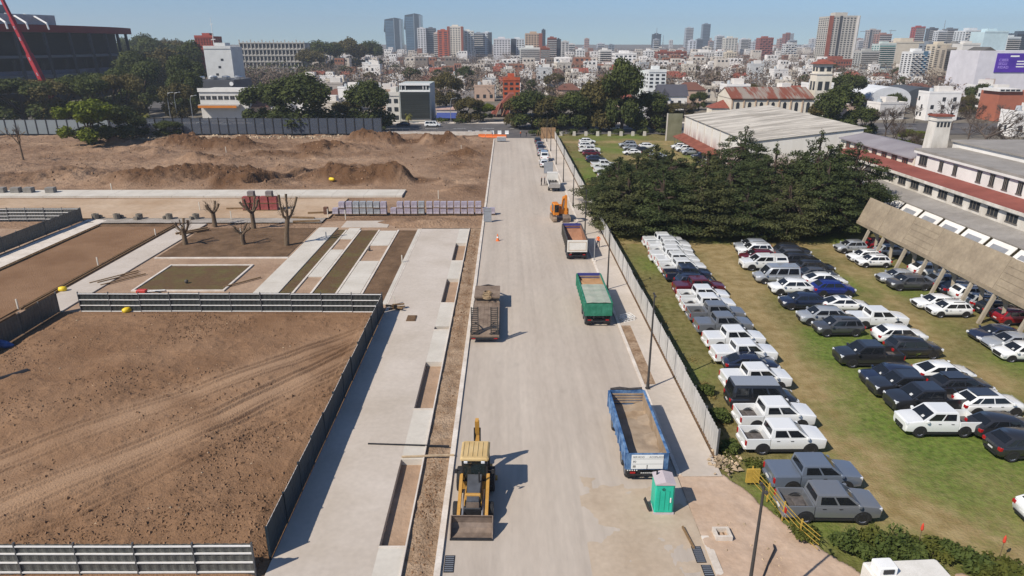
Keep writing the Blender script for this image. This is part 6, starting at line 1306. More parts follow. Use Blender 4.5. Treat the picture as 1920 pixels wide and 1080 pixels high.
for k, (u, v, r, h, m, l) in enumerate([(1158, 432, 1.3, 1.6, leafmat('rust_leaves', hexc('5d3a24'), hexc('7c5034'), .8, .2), 'rust brown shrub at the fence end of the cypress grove'), (1135, 415, 1.2, 1.8, weed_m, 'loose grey green shrub beside the white fence near the grove'), (1148, 330, 1.0, 1.0, shrub_m, 'small green shrub by the fence beyond the grove'), (1105, 300, 1, .8, dry_m, 'pale dry shrub by the fence in the far car park'), (1715, 668, .8, .8, shrub_m, 'weed clump at the wheels of the black estate car'), (1348, 790, .75, .9, shrub_m, 'leafy weed clump between the white fence and parked van'), (1325, 740, .7, .8, shrub_m, 'leafy weed clump beside the white fence near the sedan'), (1860, 590, .9, .9, shrub_m, 'weed clump at the legs of the concrete screen by the red car'), (1366, 845, .7, .8, shrub_m, 'leafy weed clump at the end of the white fence')]):
    X, Y = G(u, v); shrub(l, X, Y, r, h, 1000, m, .22, 110 + k)
for k, (x, y) in enumerate([(8.5, 204), (15, 204.5), (20, 205), (26, 205), (33, 205), (40, 205), (46, 205), (-38, 210), (-22, 237.5), (-16, 237)]):
    shrub('low dark bush along the far edge by the avenue', x, y, 2.2, 1.8, 500, ev_m, .5, 140 + k)['group'] = 'low bushes along the avenue edge'
# pale rubble at the end of the white fence
rp = np.array([(14.0 + rng.gauss(0, .45), 37.3 + rng.gauss(0, .5), .12 + rng.random() * .2) for _ in range(130)])
clods('fence_rubble', rp, .08, .26, rubble_m, 'pale broken concrete at the end of the white fence', 33)
# ------------------------------------------------------------------ large buildings near the site
cream = M('cream_render', hexc('cdc4b2'), .85, scale=.15, col2=hexc('dbd4c5'), fine=.05, fscale=1)
whitew = M('white_render', hexc('d2cec8'), .85, scale=.15, col2=hexc('e2dfda'), fine=.05, fscale=1)
stained = M('stained_white_render', hexc('b9b2a6'), .88, scale=.5, col2=hexc('d8d3ca'), stretch=(1, 1, .3), fine=.08, fscale=1.5)
redroof = M('red_felt_roof', hexc('7a433a'), .9, scale=.3, col2=hexc('8d5247'), fine=.06, fscale=2)
greyroof = M('grey_felt_roof', hexc('85807a'), .9, scale=.3, col2=hexc('98938d'), fine=.06, fscale=2)
tile_red = M('red_tile', hexc('7b4335'), .85, scale=.6, col2=hexc('8f5142'), fine=.1, fscale=3)
win_d = plain('dark_window', (.03, .034, .04), .2, spec=.6)
win_frame = M('window_frame', hexc('6b655d'), .7, var=.1)
brick_r = M('red_brick', hexc('7e4535'), .9, scale=.3, col2=hexc('915644'), fine=.08, fscale=2)
orange_b = M('orange_brick', hexc('96482f'), .9, scale=.3, col2=hexc('b95a38'), fine=.06, fscale=2)
def window(parent, x0, x1, y0, y1, z0, z1, axis, sgn, name='window', proud=.05, frame=win_frame, bars=True):
    """framed window on a wall: axis 'x' means the wall faces along x (sgn), the pane spans y0..y1"""
    if axis == 'x':
        f = MB().box(min(x0, x0 + sgn * proud), max(x0, x0 + sgn * proud), y0, y1, z0, z1).build(name, win_d, parent)
        b = MB(); a, c = x0, x0 + sgn * (proud + .04)
        b.box(min(a, c), max(a, c), y0 - .1, y1 + .1, z0 - .12, z0).box(min(a, c), max(a, c), y0 - .1, y1 + .1, z1, z1 + .1)
        if bars:
            for k in range(1, 3): yy_ = y0 + (y1 - y0) * k / 3; b.box(min(a, c), max(a, c), yy_ - .04, yy_ + .04, z0, z1)
        b.build('frame', frame, f)
    else:
        f = MB().box(x0, x1, min(y0, y0 + sgn * proud), max(y0, y0 + sgn * proud), z0, z1).build(name, win_d, parent)
        b = MB(); a, c = y0, y0 + sgn * (proud + .04)
        b.box(x0 - .1, x1 + .1, min(a, c), max(a, c), z0 - .12, z0).box(x0 - .1, x1 + .1, min(a, c), max(a, c), z1, z1 + .1)
        if bars:
            xx = (x0 + x1) / 2; b.box(xx - .05, xx + .05, min(a, c), max(a, c), z0, z1)
        b.build('frame', frame, f)
    return f
# tilted concrete screen on splayed legs
t = thing('concrete_screen', 'long tilted concrete screen of panels on splayed legs over parked cars', 'structure')
n = 10; Y0, Y1 = 34.5, 87.8; w = (Y1 - Y0) / n
lo = Vector((46.4, 0, 3.4)); hi = Vector((47.6, 0, 6.5)); nn = Vector((-(hi.z - lo.z), 0, hi.x - lo.x)).normalized()
pm = MB()._add([(lo.x, .02, lo.z), (lo.x, w - .02, lo.z), (hi.x, w - .02, hi.z), (hi.x, .02, hi.z)] + [tuple(Vector(p) - nn * .3) for p in ((lo.x, .02, lo.z), (lo.x, w - .02, lo.z), (hi.x, w - .02, hi.z), (hi.x, .02, hi.z))], PANE_F)
pmesh = pm.mesh('panel', conc_old)
for k in range(n):
    o = link('panel', pmesh, t); y = Y0 + k * w; o.location = (rng.uniform(-.02, .02), y, rng.uniform(-.03, .03))
    if k % 3 == 1:
        for j in range(4): f = (j + .8) / 5; MB().bar((lo.x + (hi.x - lo.x) * f - .02, .2, lo.z + (hi.z - lo.z) * f), (lo.x + (hi.x - lo.x) * f - .02, w - .2, lo.z + (hi.z - lo.z) * f), .04, .05).build('board_mark', conc_old, o)
MB().box(46.3, 46.75, Y0, Y1, 3.05, 3.42).build('edge_beam', conc_old, t)
conc_leg = M('concrete_leg', hexc('8f8574'), .95, scale=.6, col2=hexc('a89d8b'), bump=.3)
for u, v in ((1624, 426), (1653, 440), (1683, 461), (1721, 481), (1762, 498), (1808, 524), (1858, 546), (1911, 580), (1970, 606), (2035, 640)):
    y = G(u, v, 3.3)[1]
    MB().bar((46.6, y, 3.3), (45.6, y + .1, -.1), .3, .3).build('leg', conc_leg, t); MB().path([(46.8, y - .3, 3.2), (47.5, y - .3, 2.2), (47.6, y - .3, -.1)], [.27, .24, .22], 4).build('leg', conc_leg, t)
    MB().bar((46.5, y - .15, 3.2), (49.2, y - .15, 5.4), .3, .4).build('bracket', conc_leg, t)
# long white stepped building
t = thing('long_white_building', 'long white stepped workshop building with a red roof terrace and awnings', 'building')
YA, YB = 30, 120
MB().box(57.0, 59.6, YA, YB, -.4, 4.3).build('lower_wall', stained, t)
MB()._add([(56.2, YA, 4.45), (59.7, YA, 5.0), (59.7, YB, 5.0), (56.2, YB, 4.45), (56.2, YA, 4.3), (59.7, YA, 4.85), (59.7, YB, 4.85), (56.2, YB, 4.3)], PANE_F).build('lower_roof', greyroof, t)
k = 0; y = 40.0
while y < 104:
    aw = MB()._add([(56.25, y, 4.25), (56.25, y + 4.0, 4.25), (55.0, y + 4.0, 2.9), (55.0, y, 2.9), (56.25, y, 4.13), (56.25, y + 4.0, 4.13), (55.0, y + 4.0, 2.78), (55.0, y, 2.78)], PANE_F).build('awning', whitew, t)
    MB()._add([(55.86, y + .7, 3.84), (55.86, y + 3.3, 3.84), (55.48, y + 3.3, 3.44), (55.48, y + .7, 3.44), (55.84, y + .7, 3.80), (55.84, y + 3.3, 3.80), (55.46, y + 3.3, 3.40), (55.46, y + .7, 3.40)], PANE_F).build('awning_light', M('grey_glazing', hexc('8a8c90'), .4, var=.1), aw)
    for e in (0, 4.0): MB().bar((56.3, y + e, 2.7), (55.0, y + e, 2.85), .1, .1).build('bracket', stained, aw)
    window(t, 56.995, 0, y + .6, y + 3.4, .8, 2.6, 'x', -1)
    y += 4.55
MB().box(59.72, 63.4, YA, YB + 6, -.4, 6.9).build('middle_wall', stained, t)
y = 40.0
while y < 122:
    window(t, 59.715, 0, y, y + 1.9, 5.5, 6.5, 'x', -1); MB().box(59.35, 59.71, y - .3, y + 2.2, 6.62, 6.72).build('window_hood', stained, t)
    y += 3.4
MB()._add([(59.3, YA, 7.05), (63.42, YA, 7.5), (63.42, YB + 6, 7.5), (59.3, YB + 6, 7.05), (59.3, YA, 6.8), (63.42, YA, 7.25), (63.42, YB + 6, 7.25), (59.3, YB + 6, 6.8)], PANE_F).build('red_roof', redroof, t)
MB().box(59.2, 59.34, YA, YB + 6, 6.75, 7.12).build('gutter', stained, t)
MB().box(63.45, 72, YA, 106, -.4, 9.9).build('upper_wall', whitew, t)
for k, (y0, y1, z0, z1) in enumerate([(103.0, 105.0, 8.0, 9.3)] + [(99 - i * 3.3, 99.9 - i * 3.3, 7.9, 9.2) for i in range(2)] + [(90.5 - i * 2.6, 91.4 - i * 2.6, 7.9, 9.3) for i in range(4)] + [(77 - i * 4, 79.6 - i * 4, 7.9, 9.4) for i in range(8)]): window(t, 63.445, 0, y0, y1, z0, z1, 'x', -1)
MB().box(63.1, 72.3, YA, 106.3, 9.9, 10.25).build('upper_roof', greyroof, t); MB().box(63.05, 63.3, YA, 106.2, 9.6, 9.9).build('cornice', whitew, t)
MB().box(63.45, 72, 106.3, 131, -.4, 8.6).build('rear_wall', cream, t)
for i in range(7): window(t, 63.445, 0, 108 + i * 3.2, 109.6 + i * 3.2, 7.3, 8.3, 'x', -1, frame=brick_r)
MB()._add([(62.9, 106.4, 8.7), (67.7, 106.4, 9.6), (67.7, 131, 9.6), (62.9, 131, 8.7), (62.9, 106.4, 8.5), (67.7, 106.4, 9.4), (67.7, 131, 9.4), (62.9, 131, 8.5)], PANE_F).build('rear_roof', M('lilac_grey_roof', hexc('827c80'), .85, scale=.2, col2=hexc('959093')), t)
MB()._add([(67.7, 106.4, 9.6), (72.4, 106.4, 8.7), (72.4, 131, 8.7), (67.7, 131, 9.6), (67.7, 106.4, 9.4), (72.4, 106.4, 8.5), (72.4, 131, 8.5), (67.7, 131, 9.4)], PANE_F).build('rear_roof', MATS['lilac_grey_roof'], t)
MB().box(70, 92, 60, 108, -.4, 11.0).build('rear_block', whitew, t); MB().box(69.7, 92.3, 59.7, 108.3, 11.0, 11.25).build('rear_block_roof', greyroof, t)
t = thing('square_chimney', 'tall white square chimney tower of the long white building', 'chimney', (67.6, 108.6, 0))
zt = zat(218, 108.6); MB()._add([(-1.4, -1.2, 7), (1.4, -1.2, 7), (1.4, 1.2, 7), (-1.4, 1.2, 7), (-1.15, -1.0, zt), (1.15, -1.0, zt), (1.15, 1.0, zt), (-1.15, 1.0, zt)], [(0, 1, 5, 4), (1, 2, 6, 5), (2, 3, 7, 6), (3, 0, 4, 7), (4, 5, 6, 7), (0, 3, 2, 1)]).build('shaft', stained, t)
MB().box(-1.3, 1.3, -1.15, 1.15, zt - .7, zt - .35).build('collar', stained, t); MB().box(-1.4, 1.4, -1.25, 1.25, zt, zt + .25).build('cap', tile_red, t)
for k in range(4): MB().box(-1.0 + k * .55, -.65 + k * .55, -1.06, -1.0, zt - 1.6, zt - .85).build('opening', win_d, t)
# hangar
t = thing('hangar', 'large pale hangar with a stained monopitch roof and rust streaked wall', 'building')
x0, x1, y0, y1, ze, zr = 48.0, 70.0, 136, 188, 7.2, 9.8
rust_wall = M('rust_streaked_white', hexc('d0ccc4'), .85, scale=.7, col2=hexc('d9d6d0'), stretch=(1, 3, .12))
bsn = rust_wall.node_tree; N = bsn.nodes; L = bsn.links; bb = N['Principled BSDF']; src = bb.inputs['Base Color'].links[0].from_socket
g = N.new('ShaderNodeNewGeometry'); sx = N.new('ShaderNodeSeparateXYZ'); L.new(g.outputs['Position'], sx.inputs[0]); mrg = N.new('ShaderNodeMapRange'); mrg.inputs[1].default_value = 5.2; mrg.inputs[2].default_value = 1.5; L.new(sx.outputs[2], mrg.inputs[0])
nzz = N.new('ShaderNodeTexNoise'); nzz.inputs['Scale'].default_value = 1.0; mp = N.new('ShaderNodeMapping'); mp.inputs['Scale'].default_value = (1, 1.6, .12); L.new(g.outputs['Position'], mp.inputs[0]); L.new(mp.outputs[0], nzz.inputs['Vector'])
mu = N.new('ShaderNodeMath'); mu.operation = 'MULTIPLY'; L.new(mrg.outputs[0], mu.inputs[0]); rp_ = N.new('ShaderNodeMapRange'); rp_.inputs[1].default_value = .3; rp_.inputs[2].default_value = .6; L.new(nzz.outputs[0], rp_.inputs[0]); L.new(rp_.outputs[0], mu.inputs[1])
mxx = N.new('ShaderNodeMix'); mxx.data_type = 'RGBA'; L.new(mu.outputs[0], mxx.inputs[0]); L.new(src, mxx.inputs[6]); mxx.inputs[7].default_value = (*hexc('8a5140'), 1); L.new(mxx.outputs[2], bb.inputs['Base Color'])
MB()._add([(x0, y0, -.4), (x1, y0, -.4), (x1, y1, -.4), (x0, y1, -.4), (x0, y0, ze), (x1, y0, zr), (x1, y1, zr), (x0, y1, ze)], [(0, 1, 5, 4), (1, 2, 6, 5), (2, 3, 7, 6), (3, 0, 4, 7), (4, 5, 6, 7), (0, 3, 2, 1)]).build('wall', rust_wall, t)
hroof = M('stained_sheet_roof', hexc('958e83'), .85, scale=.3, col2=hexc('c6bfb3'), stretch=(.3, 1.6, 1), fine=.12, fscale=1.5, mixlo=.38, mixhi=.6)
nr = 7
for i in range(nr):
    for j in range(5):
        fx0, fx1 = i / nr, (i + 1) / nr; a = x0 - .4 + (x1 - x0 + .8) * fx0; b = x0 - .4 + (x1 - x0 + .8) * fx1 + .05; za = ze + (zr - ze) * fx0 + .03; zb = ze + (zr - ze) * fx1 + .03; c = y0 - .3 + (y1 - y0 + .6) * j / 5; d = c + (y1 - y0 + .6) / 5 - .03; e = rng.uniform(.04, .09) + .03 * ((i + j) % 2)
        MB()._add([(a, c, za + e), (b, c, zb + e), (b, d, zb + e), (a, d, za + e), (a, c, za), (b, c, zb), (b, d, zb), (a, d, za)], PANE_F).build('roof_sheet', hroof, t)
for k in range(9):
    y = y0 + .4 + k * (y1 - y0 - .8) / 8; MB().box(x0 - .18, x0 - .004, y - .15, y + .15, -.4, ze).build('pilaster', stained, t)
lean = MB()._add([(x0 - .1, y0 + 18, 2.6), (x0 - .1, y1, 2.6), (x0 - 3.0, y1, 1.8), (x0 - 3.0, y0 + 18, 1.8), (x0 - .1, y0 + 18, 2.45), (x0 - .1, y1, 2.45), (x0 - 3.0, y1, 1.65), (x0 - 3.0, y0 + 18, 1.65)], PANE_F).build('lean_to_roof', M('rusty_sheet', hexc('6d3a2c'), .85, scale=.6, col2=hexc('8a5240')), t)
for k in range(12): MB().box(x0 - 2.95, x0 - 2.8, y0 + 19 + k * 2.8, y0 + 19.15 + k * 2.8, -.3, 1.7).build('post', win_frame, t)
MB().box(60, 63.5, y0 - .06, y0 - .004, 1.5, 4.2).build('shutter', M('pale_shutter', hexc('a9b0b6'), .7, var=.08), t)
o = thing('end_wall', 'tall mossy grey end wall standing beside the hangar', 'wall', (44.3, 192, 0)); MB().box(0, 4.0, 0, .4, -.4, 7.3).build('wall', M('mossy_concrete', hexc('6b6a52'), .95, scale=.3, col2=hexc('85836c')), o); MB().box(-.25, 0, -.05, .45, -.4, 7.4).build('pier', conc_light, o)
# chapel and bell tower
t = thing('chapel', 'long cream chapel with arched windows and a rust streaked roof', 'church')
Yc = 232; xa, xb = xat(1372, 190, Yc), xat(1526, 190, Yc); ze, zr = zat(184, Yc), zat(163, Yc + 8)
MB().box(xa, xb, Yc, Yc + 16, -.4, ze).build('wall', cream, t)
rr_ = M('rust_sheet_roof', hexc('8c8278'), .85, scale=.25, col2=hexc('7a4636'), stretch=(2.2, .3, .3), mixlo=.45, mixhi=.55)
MB()._add([(xa - .4, Yc - .6, ze), (xb, Yc - .6, ze), (xb, Yc + 8, zr), (xa - .4, Yc + 8, zr), (xa - .4, Yc - .6, ze - .3), (xb, Yc - .6, ze - .3), (xb, Yc + 8, zr - .3), (xa - .4, Yc + 8, zr - .3)], PANE_F).build('roof', rr_, t)
MB()._add([(xa - .4, Yc + 16.6, ze), (xb, Yc + 16.6, ze), (xb, Yc + 8, zr), (xa - .4, Yc + 8, zr), (xa - .4, Yc + 16.6, ze - .3), (xb, Yc + 16.6, ze - .3), (xb, Yc + 8, zr - .3), (xa - .4, Yc + 8, zr - .3)], PANE_F).build('roof', rr_, t)
MB().prism([(Yc, ze - .2), (Yc + 16, ze - .2), (Yc + 8, zr)], xa - .2, xa, 'x').build('gable', cream, t)
MB().box(xa, xb, Yc - .25, Yc - .004, ze - .7, ze - .3).build('cornice', M('brown_cornice', hexc('8d6d57'), .9, var=.1), t)
for k in range(7):
    x = xa + (xb - xa) * (k + .55) / 7; b = MB(); pts = [(x - .55, ze - 4.6)] + [(x + .55, ze - 4.6)] + [(x + .55 * math.cos(a), ze - 2.0 + .7 * math.sin(a)) for a in [math.pi * i / 8 for i in range(9)]]
    b.prism(pts, Yc - .06, Yc - .005, 'y').build('arched_window', win_d, t)
    x = xa + (xb - xa) * (k + .05) / 7; MB().box(x - .2, x + .2, Yc - .3, Yc - .004, -.4, ze - .72).build('pilaster', M('tan_pilaster', hexc('b39c85'), .9, var=.1), t)
ap = thing('chapel_apse', 'small cream chapel annex with a red tiled hip roof', 'church annex', (xa - 3.4, Yc + 1, 0))
MB().box(-2.6, 2.9, 0, 6, -.4, ze - 3.3).build('wall', cream, ap); MB()._add([(-3, -.4, ze - 3.3), (3.1, -.4, ze - 3.3), (3.1, 6.4, ze - 3.3), (-3, 6.4, ze - 3.3), (1.8, 3, ze - .8)], [(0, 1, 4), (1, 2, 4), (2, 3, 4), (3, 0, 4), (0, 3, 2, 1)]).build('roof', tile_red, ap)
MB().prism([(-.4, 1), (.4, 1), (.4, 2.3), (0, 2.9), (-.4, 2.3)], -.06, -.004, 'y').build('arched_window', win_d, ap)
t = thing('bell_tower', 'cream square bell tower with louvred openings and a red tiled cap', 'tower')
Yt = 236; xa, xb = xat(1531, 150, Yt), xat(1560, 150, Yt); xm = (xa + xb) / 2; hw = (xb - xa) / 2; z1 = zat(140, Yt); z2 = zat(120, Yt)
MB().box(xm - hw, xm + hw, Yt, Yt + 2 * hw, -.4, z1).build('shaft', cream, t); MB().box(xm - hw - .25, xm + hw + .25, Yt - .25, Yt + 2 * hw + .25, z1, z1 + .35).build('string_course', stained, t)
MB().box(xm - hw * .9, xm + hw * .9, Yt + .2, Yt + 2 * hw - .2, z1 + .35, z2).build('belfry', cream, t)
rf = MB()._add([(xm - hw - .7, Yt - .7, z2), (xm + hw + .7, Yt - .7, z2), (xm + hw + .7, Yt + 2 * hw + .7, z2), (xm - hw - .7, Yt + 2 * hw + .7, z2), (xm, Yt + hw, z2 + 1.5)], [(0, 1, 4), (1, 2, 4), (2, 3, 4), (3, 0, 4), (0, 3, 2, 1)]).build('roof', tile_red, t)
for sx_ in (-.45, .45):
    for axis in ('f', 's'):
        for (za, zb) in ((z1 + 1.0, z2 - 1.0), (z1 - 5.0, z1 - 2.2)):
            if axis == 'f': lv = MB().box(xm + hw * (sx_ - .28), xm + hw * (sx_ + .28), Yt + (.14 if za > z1 else -.06), Yt + (.196 if za > z1 else -.004), za, zb)
            else: lv = MB().box(xm - hw * (1 if za < z1 else .9) - .06, xm - hw * (1 if za < z1 else .9) - .004, Yt + hw * (1 + sx_ - .28), Yt + hw * (1 + sx_ + .28), za, zb)
            lv.build('louvre', win_d, t)
# stadium: curved tiers behind slanting ribs
conc_st = M('stadium_shaded_concrete', hexc('30353b'), .9, scale=.2, col2=hexc('3f444a')); st_dark = M('stadium_inner', (.02, .024, .03), .8, var=.3, scale=.1); st_red = M('stadium_red', hexc('6e1b20'), .7, var=.1, scale=.2); st_blue = M('stadium_glass', (.05, .08, .14), .3, var=.2, scale=.3)  # shade of the facade is put into the dark concrete colours
cx, cy, R0 = -322.0, 352.0, 126.0
t = thing('stadium', 'concrete stadium, coloured dark for shade, with a red rim and white roof brackets', 'stadium', (cx, cy, 0))
def arc(mb, r0, r1, z0, z1, a0=-115, a1=20, n=60):
    A = [math.radians(a0 + (a1 - a0) * i / n) for i in range(n + 1)]; pr = [(r0, z0), (r1, z0), (r1, z1), (r0, z1)]
    vs = [(r * math.cos(a), r * math.sin(a), z) for a in A for r, z in pr]; fs = [(i * 4 + k, i * 4 + (k + 1) % 4, i * 4 + 4 + (k + 1) % 4, i * 4 + 4 + k) for i in range(n) for k in range(4)]
    fs += [(0, 1, 2, 3), (n * 4 + 3, n * 4 + 2, n * 4 + 1, n * 4)]; return mb._add(vs, fs)
ZS = 33.0
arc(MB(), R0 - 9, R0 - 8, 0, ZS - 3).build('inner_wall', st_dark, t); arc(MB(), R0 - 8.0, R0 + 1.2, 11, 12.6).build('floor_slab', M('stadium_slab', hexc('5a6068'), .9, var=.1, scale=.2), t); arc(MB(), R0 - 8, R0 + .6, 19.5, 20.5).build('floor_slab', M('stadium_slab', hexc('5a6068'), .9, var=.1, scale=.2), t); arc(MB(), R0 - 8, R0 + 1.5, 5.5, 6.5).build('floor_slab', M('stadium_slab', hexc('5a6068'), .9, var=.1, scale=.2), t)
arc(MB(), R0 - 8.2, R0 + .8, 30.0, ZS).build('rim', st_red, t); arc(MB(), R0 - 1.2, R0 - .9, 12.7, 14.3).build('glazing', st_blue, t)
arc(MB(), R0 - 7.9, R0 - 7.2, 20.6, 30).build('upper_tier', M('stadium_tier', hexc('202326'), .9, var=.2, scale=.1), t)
arc(MB(), R0 - 14, R0 - 5, ZS + .05, ZS + 4.2, -60, -10).build('roof_gallery', M('pale_gallery', hexc('a9acad'), .7, var=.15, scale=.3), t)
arc(MB(), R0 - 22, R0 - 14.1, ZS + .05, ZS + 8.0, -60, -17).build('roof_box', M('grey_gallery', hexc('5f666d'), .7, var=.1, scale=.3), t)
for k in range(22):
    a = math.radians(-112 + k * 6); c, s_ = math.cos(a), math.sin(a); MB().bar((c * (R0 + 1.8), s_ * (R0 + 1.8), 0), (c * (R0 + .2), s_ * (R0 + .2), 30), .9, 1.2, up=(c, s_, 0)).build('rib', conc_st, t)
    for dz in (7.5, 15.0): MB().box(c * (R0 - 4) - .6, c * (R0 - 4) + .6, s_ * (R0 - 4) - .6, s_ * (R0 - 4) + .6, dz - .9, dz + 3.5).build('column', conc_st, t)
for u in (8, 46, 84):
    X = xat(u, 50, 275); best = min(range(-600, 100), key=lambda q: abs(X / 275 - (cx + (R0) * math.cos(math.radians(q / 10))) / (cy + R0 * math.sin(math.radians(q / 10))))); a = math.radians(best / 10); c, s_ = math.cos(a), math.sin(a)
    MB().path([(c * (R0 - 10), s_ * (R0 - 10), ZS + 4.2), (c * (R0 - 4), s_ * (R0 - 4), ZS + 3.2), (c * (R0 + 1.5), s_ * (R0 + 1.5), ZS + .5), (c * (R0 + 2.0), s_ * (R0 + 2.0), ZS - 2)], [.4, .4, .4, .35], 6).build('roof_bracket', white_paint, t)
# crane boom
t = thing('mobile_crane', 'red telescopic crane boom rising in front of the stadium', 'crane')
redc = M('crane_red', hexc('8c1f26'), .5, scale=.2, col2=hexc('a83038')); Yb = 246
b0 = Vector((xat(84, 160, Yb), Yb, zat(160, Yb))); b1 = Vector((xat(-8, -25, Yb + 4), Yb + 4, zat(-25, Yb + 4))); base = b0 + (b0 - b1).normalized() * 4.2
for i, (f0, f1, w_) in enumerate(((0, .4, 1.5), (.38, .72, 1.15), (.7, 1.0, .85))): MB().bar(base.lerp(b1, f0), base.lerp(b1, f1), w_, w_ * 1.1).build('boom_section', redc, t)
for f in (.12, .2, .34, .52, .62): MB().bar(base.lerp(b1, f) + Vector((0, -.9, 0)), base.lerp(b1, f + .03) + Vector((0, -.9, 0)), .35, .1).build('marking', white_paint, t)
MB().cham(base.x - 4, base.x + 6, Yb - 1.5, Yb + 1.5, .7, 2.6, .2).build('chassis', redc, t); MB().cham(base.x - 2, base.x + 1, Yb - 1.3, Yb + 1.3, 2.6, 4.2, .2).build('crane_cab', redc, t)
for k in range(4): add_wheel(t, base.x - 3 + k * 2.6, Yb - 1.4, .65)
# ------------------------------------------------------------------ the city
BM = {}
def bmat(h, rough=.85):
    if h not in BM: BM[h] = M('render_' + h, hexc(h), rough, scale=.05, var=.07, fine=.05, fscale=.4)
    return BM[h]
bal_w = bmat('cfcac3')
def tower(label, u0, u1, vt, Y, wall, style='grid', depth=None, top=True, win=win_d, vbase=118, cat='tower', name='tower_block', nx=None, nz=None, slab=None, accent=None, group=None, cap=None):
    x0, x1 = xat(u0, vt, Y), xat(u1, vt, Y); zt = zat(vt, Y); w = x1 - x0; depth = depth or min(26, max(12, w * .9)); zb = max(-.5, zat(vbase, Y))
    t = thing(name, label, cat, ((x0 + x1) / 2, Y, 0), 0, group); hw = w / 2
    MB().box(-hw, hw, 0, depth, -.5, zt).build('wall', wall, t)
    px = u1 - u0; pz = vbase - vt
    nx = nx or max(2, int(px / 5)); nz = nz or max(3, int(pz / 4)); fh = (zt - 1.2 - zb) / nz; cw = w / nx
    side = -1 if (x0 + x1) / 2 > 0 else 1
    wb = MB(); sb = MB(); ns = max(2, int(nx * .6)); cs = depth / ns
    for k in range(nz):
        z = zb + fh * k + fh * .28; z2 = z + fh * .5
        if style == 'bands':
            wb.box(-hw * .94, hw * .94, -.12, -.01, z, z2); sb.box(-hw * .98, hw * .98, -1.0, -.13, z - fh * .28, z - fh * .02)
        elif style == 'glass':
            wb.box(-hw * .97, hw * .97, -.15, -.01, z - fh * .15, z2 + fh * .12)
        elif style == 'balcony':
            for i in range(nx):
                xc = -hw + cw * (i + .5)
                wb.box(xc - cw * .32, xc + cw * .32, -.12, -.01, z, z2)
                if i % 2 == k % 2 or nx < 4: sb.box(xc - cw * .42, xc + cw * .42, -1.1, -.13, z - fh * .25, z + fh * .12)
        elif style != 'blank':
            for i in range(nx):
                xc = -hw + cw * (i + .5); wb.box(xc - cw * .28, xc + cw * .28, -.12, -.01, z, z2)
        if style != 'blank':
            for i in range(ns):
                yc = cs * (i + .5); wb.box(side * hw - .12 if side < 0 else hw + .01, side * hw - .01 if side < 0 else hw + .12, yc - cs * .25, yc + cs * .25, z, z2)
    if style != 'blank': stuff(wb.build('window_rows', win, t, fix=False))
    if sb.v: stuff(sb.build('balcony_rows', slab or bal_w, t, fix=False))
    if top:
        MB().box(-hw * .45, hw * .35, depth * .3, depth * .75, zt, zt + max(1.8, w * .12)).build('roof_housing', cap or wall, t); MB().box(-hw, hw, -.25, .0 - .005, zt - .8, zt + .5).build('parapet', cap or wall, t)
    if accent:
        for f0, f1, m_ in accent: MB().box(-hw + w * f0, -hw + w * f1, -.5, -.14 if style != 'blank' else -.005, zb, zt + .3).build('facade_strip', m_, t)
    return t
glassb = M('blue_glass', hexc('4c6a80'), .15, var=.25, scale=.03, spec=.6); glassd = M('dark_glass', hexc('26333d'), .15, var=.25, scale=.03, spec=.6)
gf = bmat('7d8c96', .5)
# twin glass towers with a kinked profile
for lab, u0, u1, vt, kz, sgn in (('blue glass tower with a stepped kink, lower of the twin pair', 718, 752, 33, 55, -1), ('taller blue glass tower of the twin pair', 756, 789, 25, 0, 1)):
    Y = 1700; x0, x1 = xat(u0, vt, Y), xat(u1, vt, Y); zt = zat(vt, Y); t = thing('glass_tower', lab, 'tower', ((x0 + x1) / 2, Y, 0)); hw = (x1 - x0) / 2; zm = zt * .62
    MB().prism([(-hw * .8, -.5), (hw, -.5), (hw, zt - 3), (hw * .3, zt), (-hw * .85, zt - 4), (-hw, zm), (-hw * .85, zm - 1)], 0, 34, 'y').build('wall', glassd, t)
    b = MB(); nz_ = 22
    for k in range(nz_): z = 4 + (zt - 10) * k / nz_; b.box(-hw * .8, hw * .1, -.3, -.02, z, z + (zt / nz_) * .55)
    stuff(b.build('glass_bands', glassb, t, fix=False)); MB().box(hw * .12, hw * .2, -.8, -.02, 0, zt - 2).build('mullion', gf, t); MB().box(hw * .75, hw * .98, -.35, -.02, 0, zt - 4).build('mullion', gf, t)
W = bmat
tower('white slab block beside the twin glass towers', 782, 798, 53, 1300, W('c9c8c8'), 'grid'); tower('grey slab block beside the twin glass towers', 798, 816, 53, 1310, W('5f646b'), 'bands', slab=W('777b80'))
tower('pale block half hidden by the orange brick tower', 813, 822, 62, 1080, W('c4b4a8'), 'bands'); tower('orange brick tower with a blank front', 820, 840, 57, 1000, orange_b, 'grid', nx=2)
tower('cream and brick tower with a stepped crown', 838, 868, 50, 1040, W('d3cbbd'), 'grid', nx=6, accent=[(0, .16, brick_r), (.86, 1, brick_r)], vbase=108)
tower('white balconied tower beside the brick tower', 865, 888, 58, 1060, W('d5d5cf'), 'balcony'); tower('grey and white tower at the end of the brick group', 888, 906, 62, 1090, W('8f959b'), 'bands'); tower('white and dark slab at the end of the brick group', 905, 922, 61, 1100, W('c9ccce'), 'grid', accent=[(.6, 1, W('454c55'))])
tower('low white block with a blank grey side', 925, 957, 73, 1000, W('cbc9cb'), 'grid', vbase=104); tower('white block with a dark recessed half', 958, 983, 73, 1020, W('ccd0d2'), 'grid', accent=[(0, .38, W('3a4048'))], vbase=104)
tower('cream brick tower with an arched top', 985, 1017, 63, 960, W('b59c84'), 'grid', nx=6, accent=[(.8, 1, brick_r)], vbase=110); tower('slim dark tower behind the cream brick tower', 1016, 1023, 56, 1250, W('3f4e5c'), 'glass')
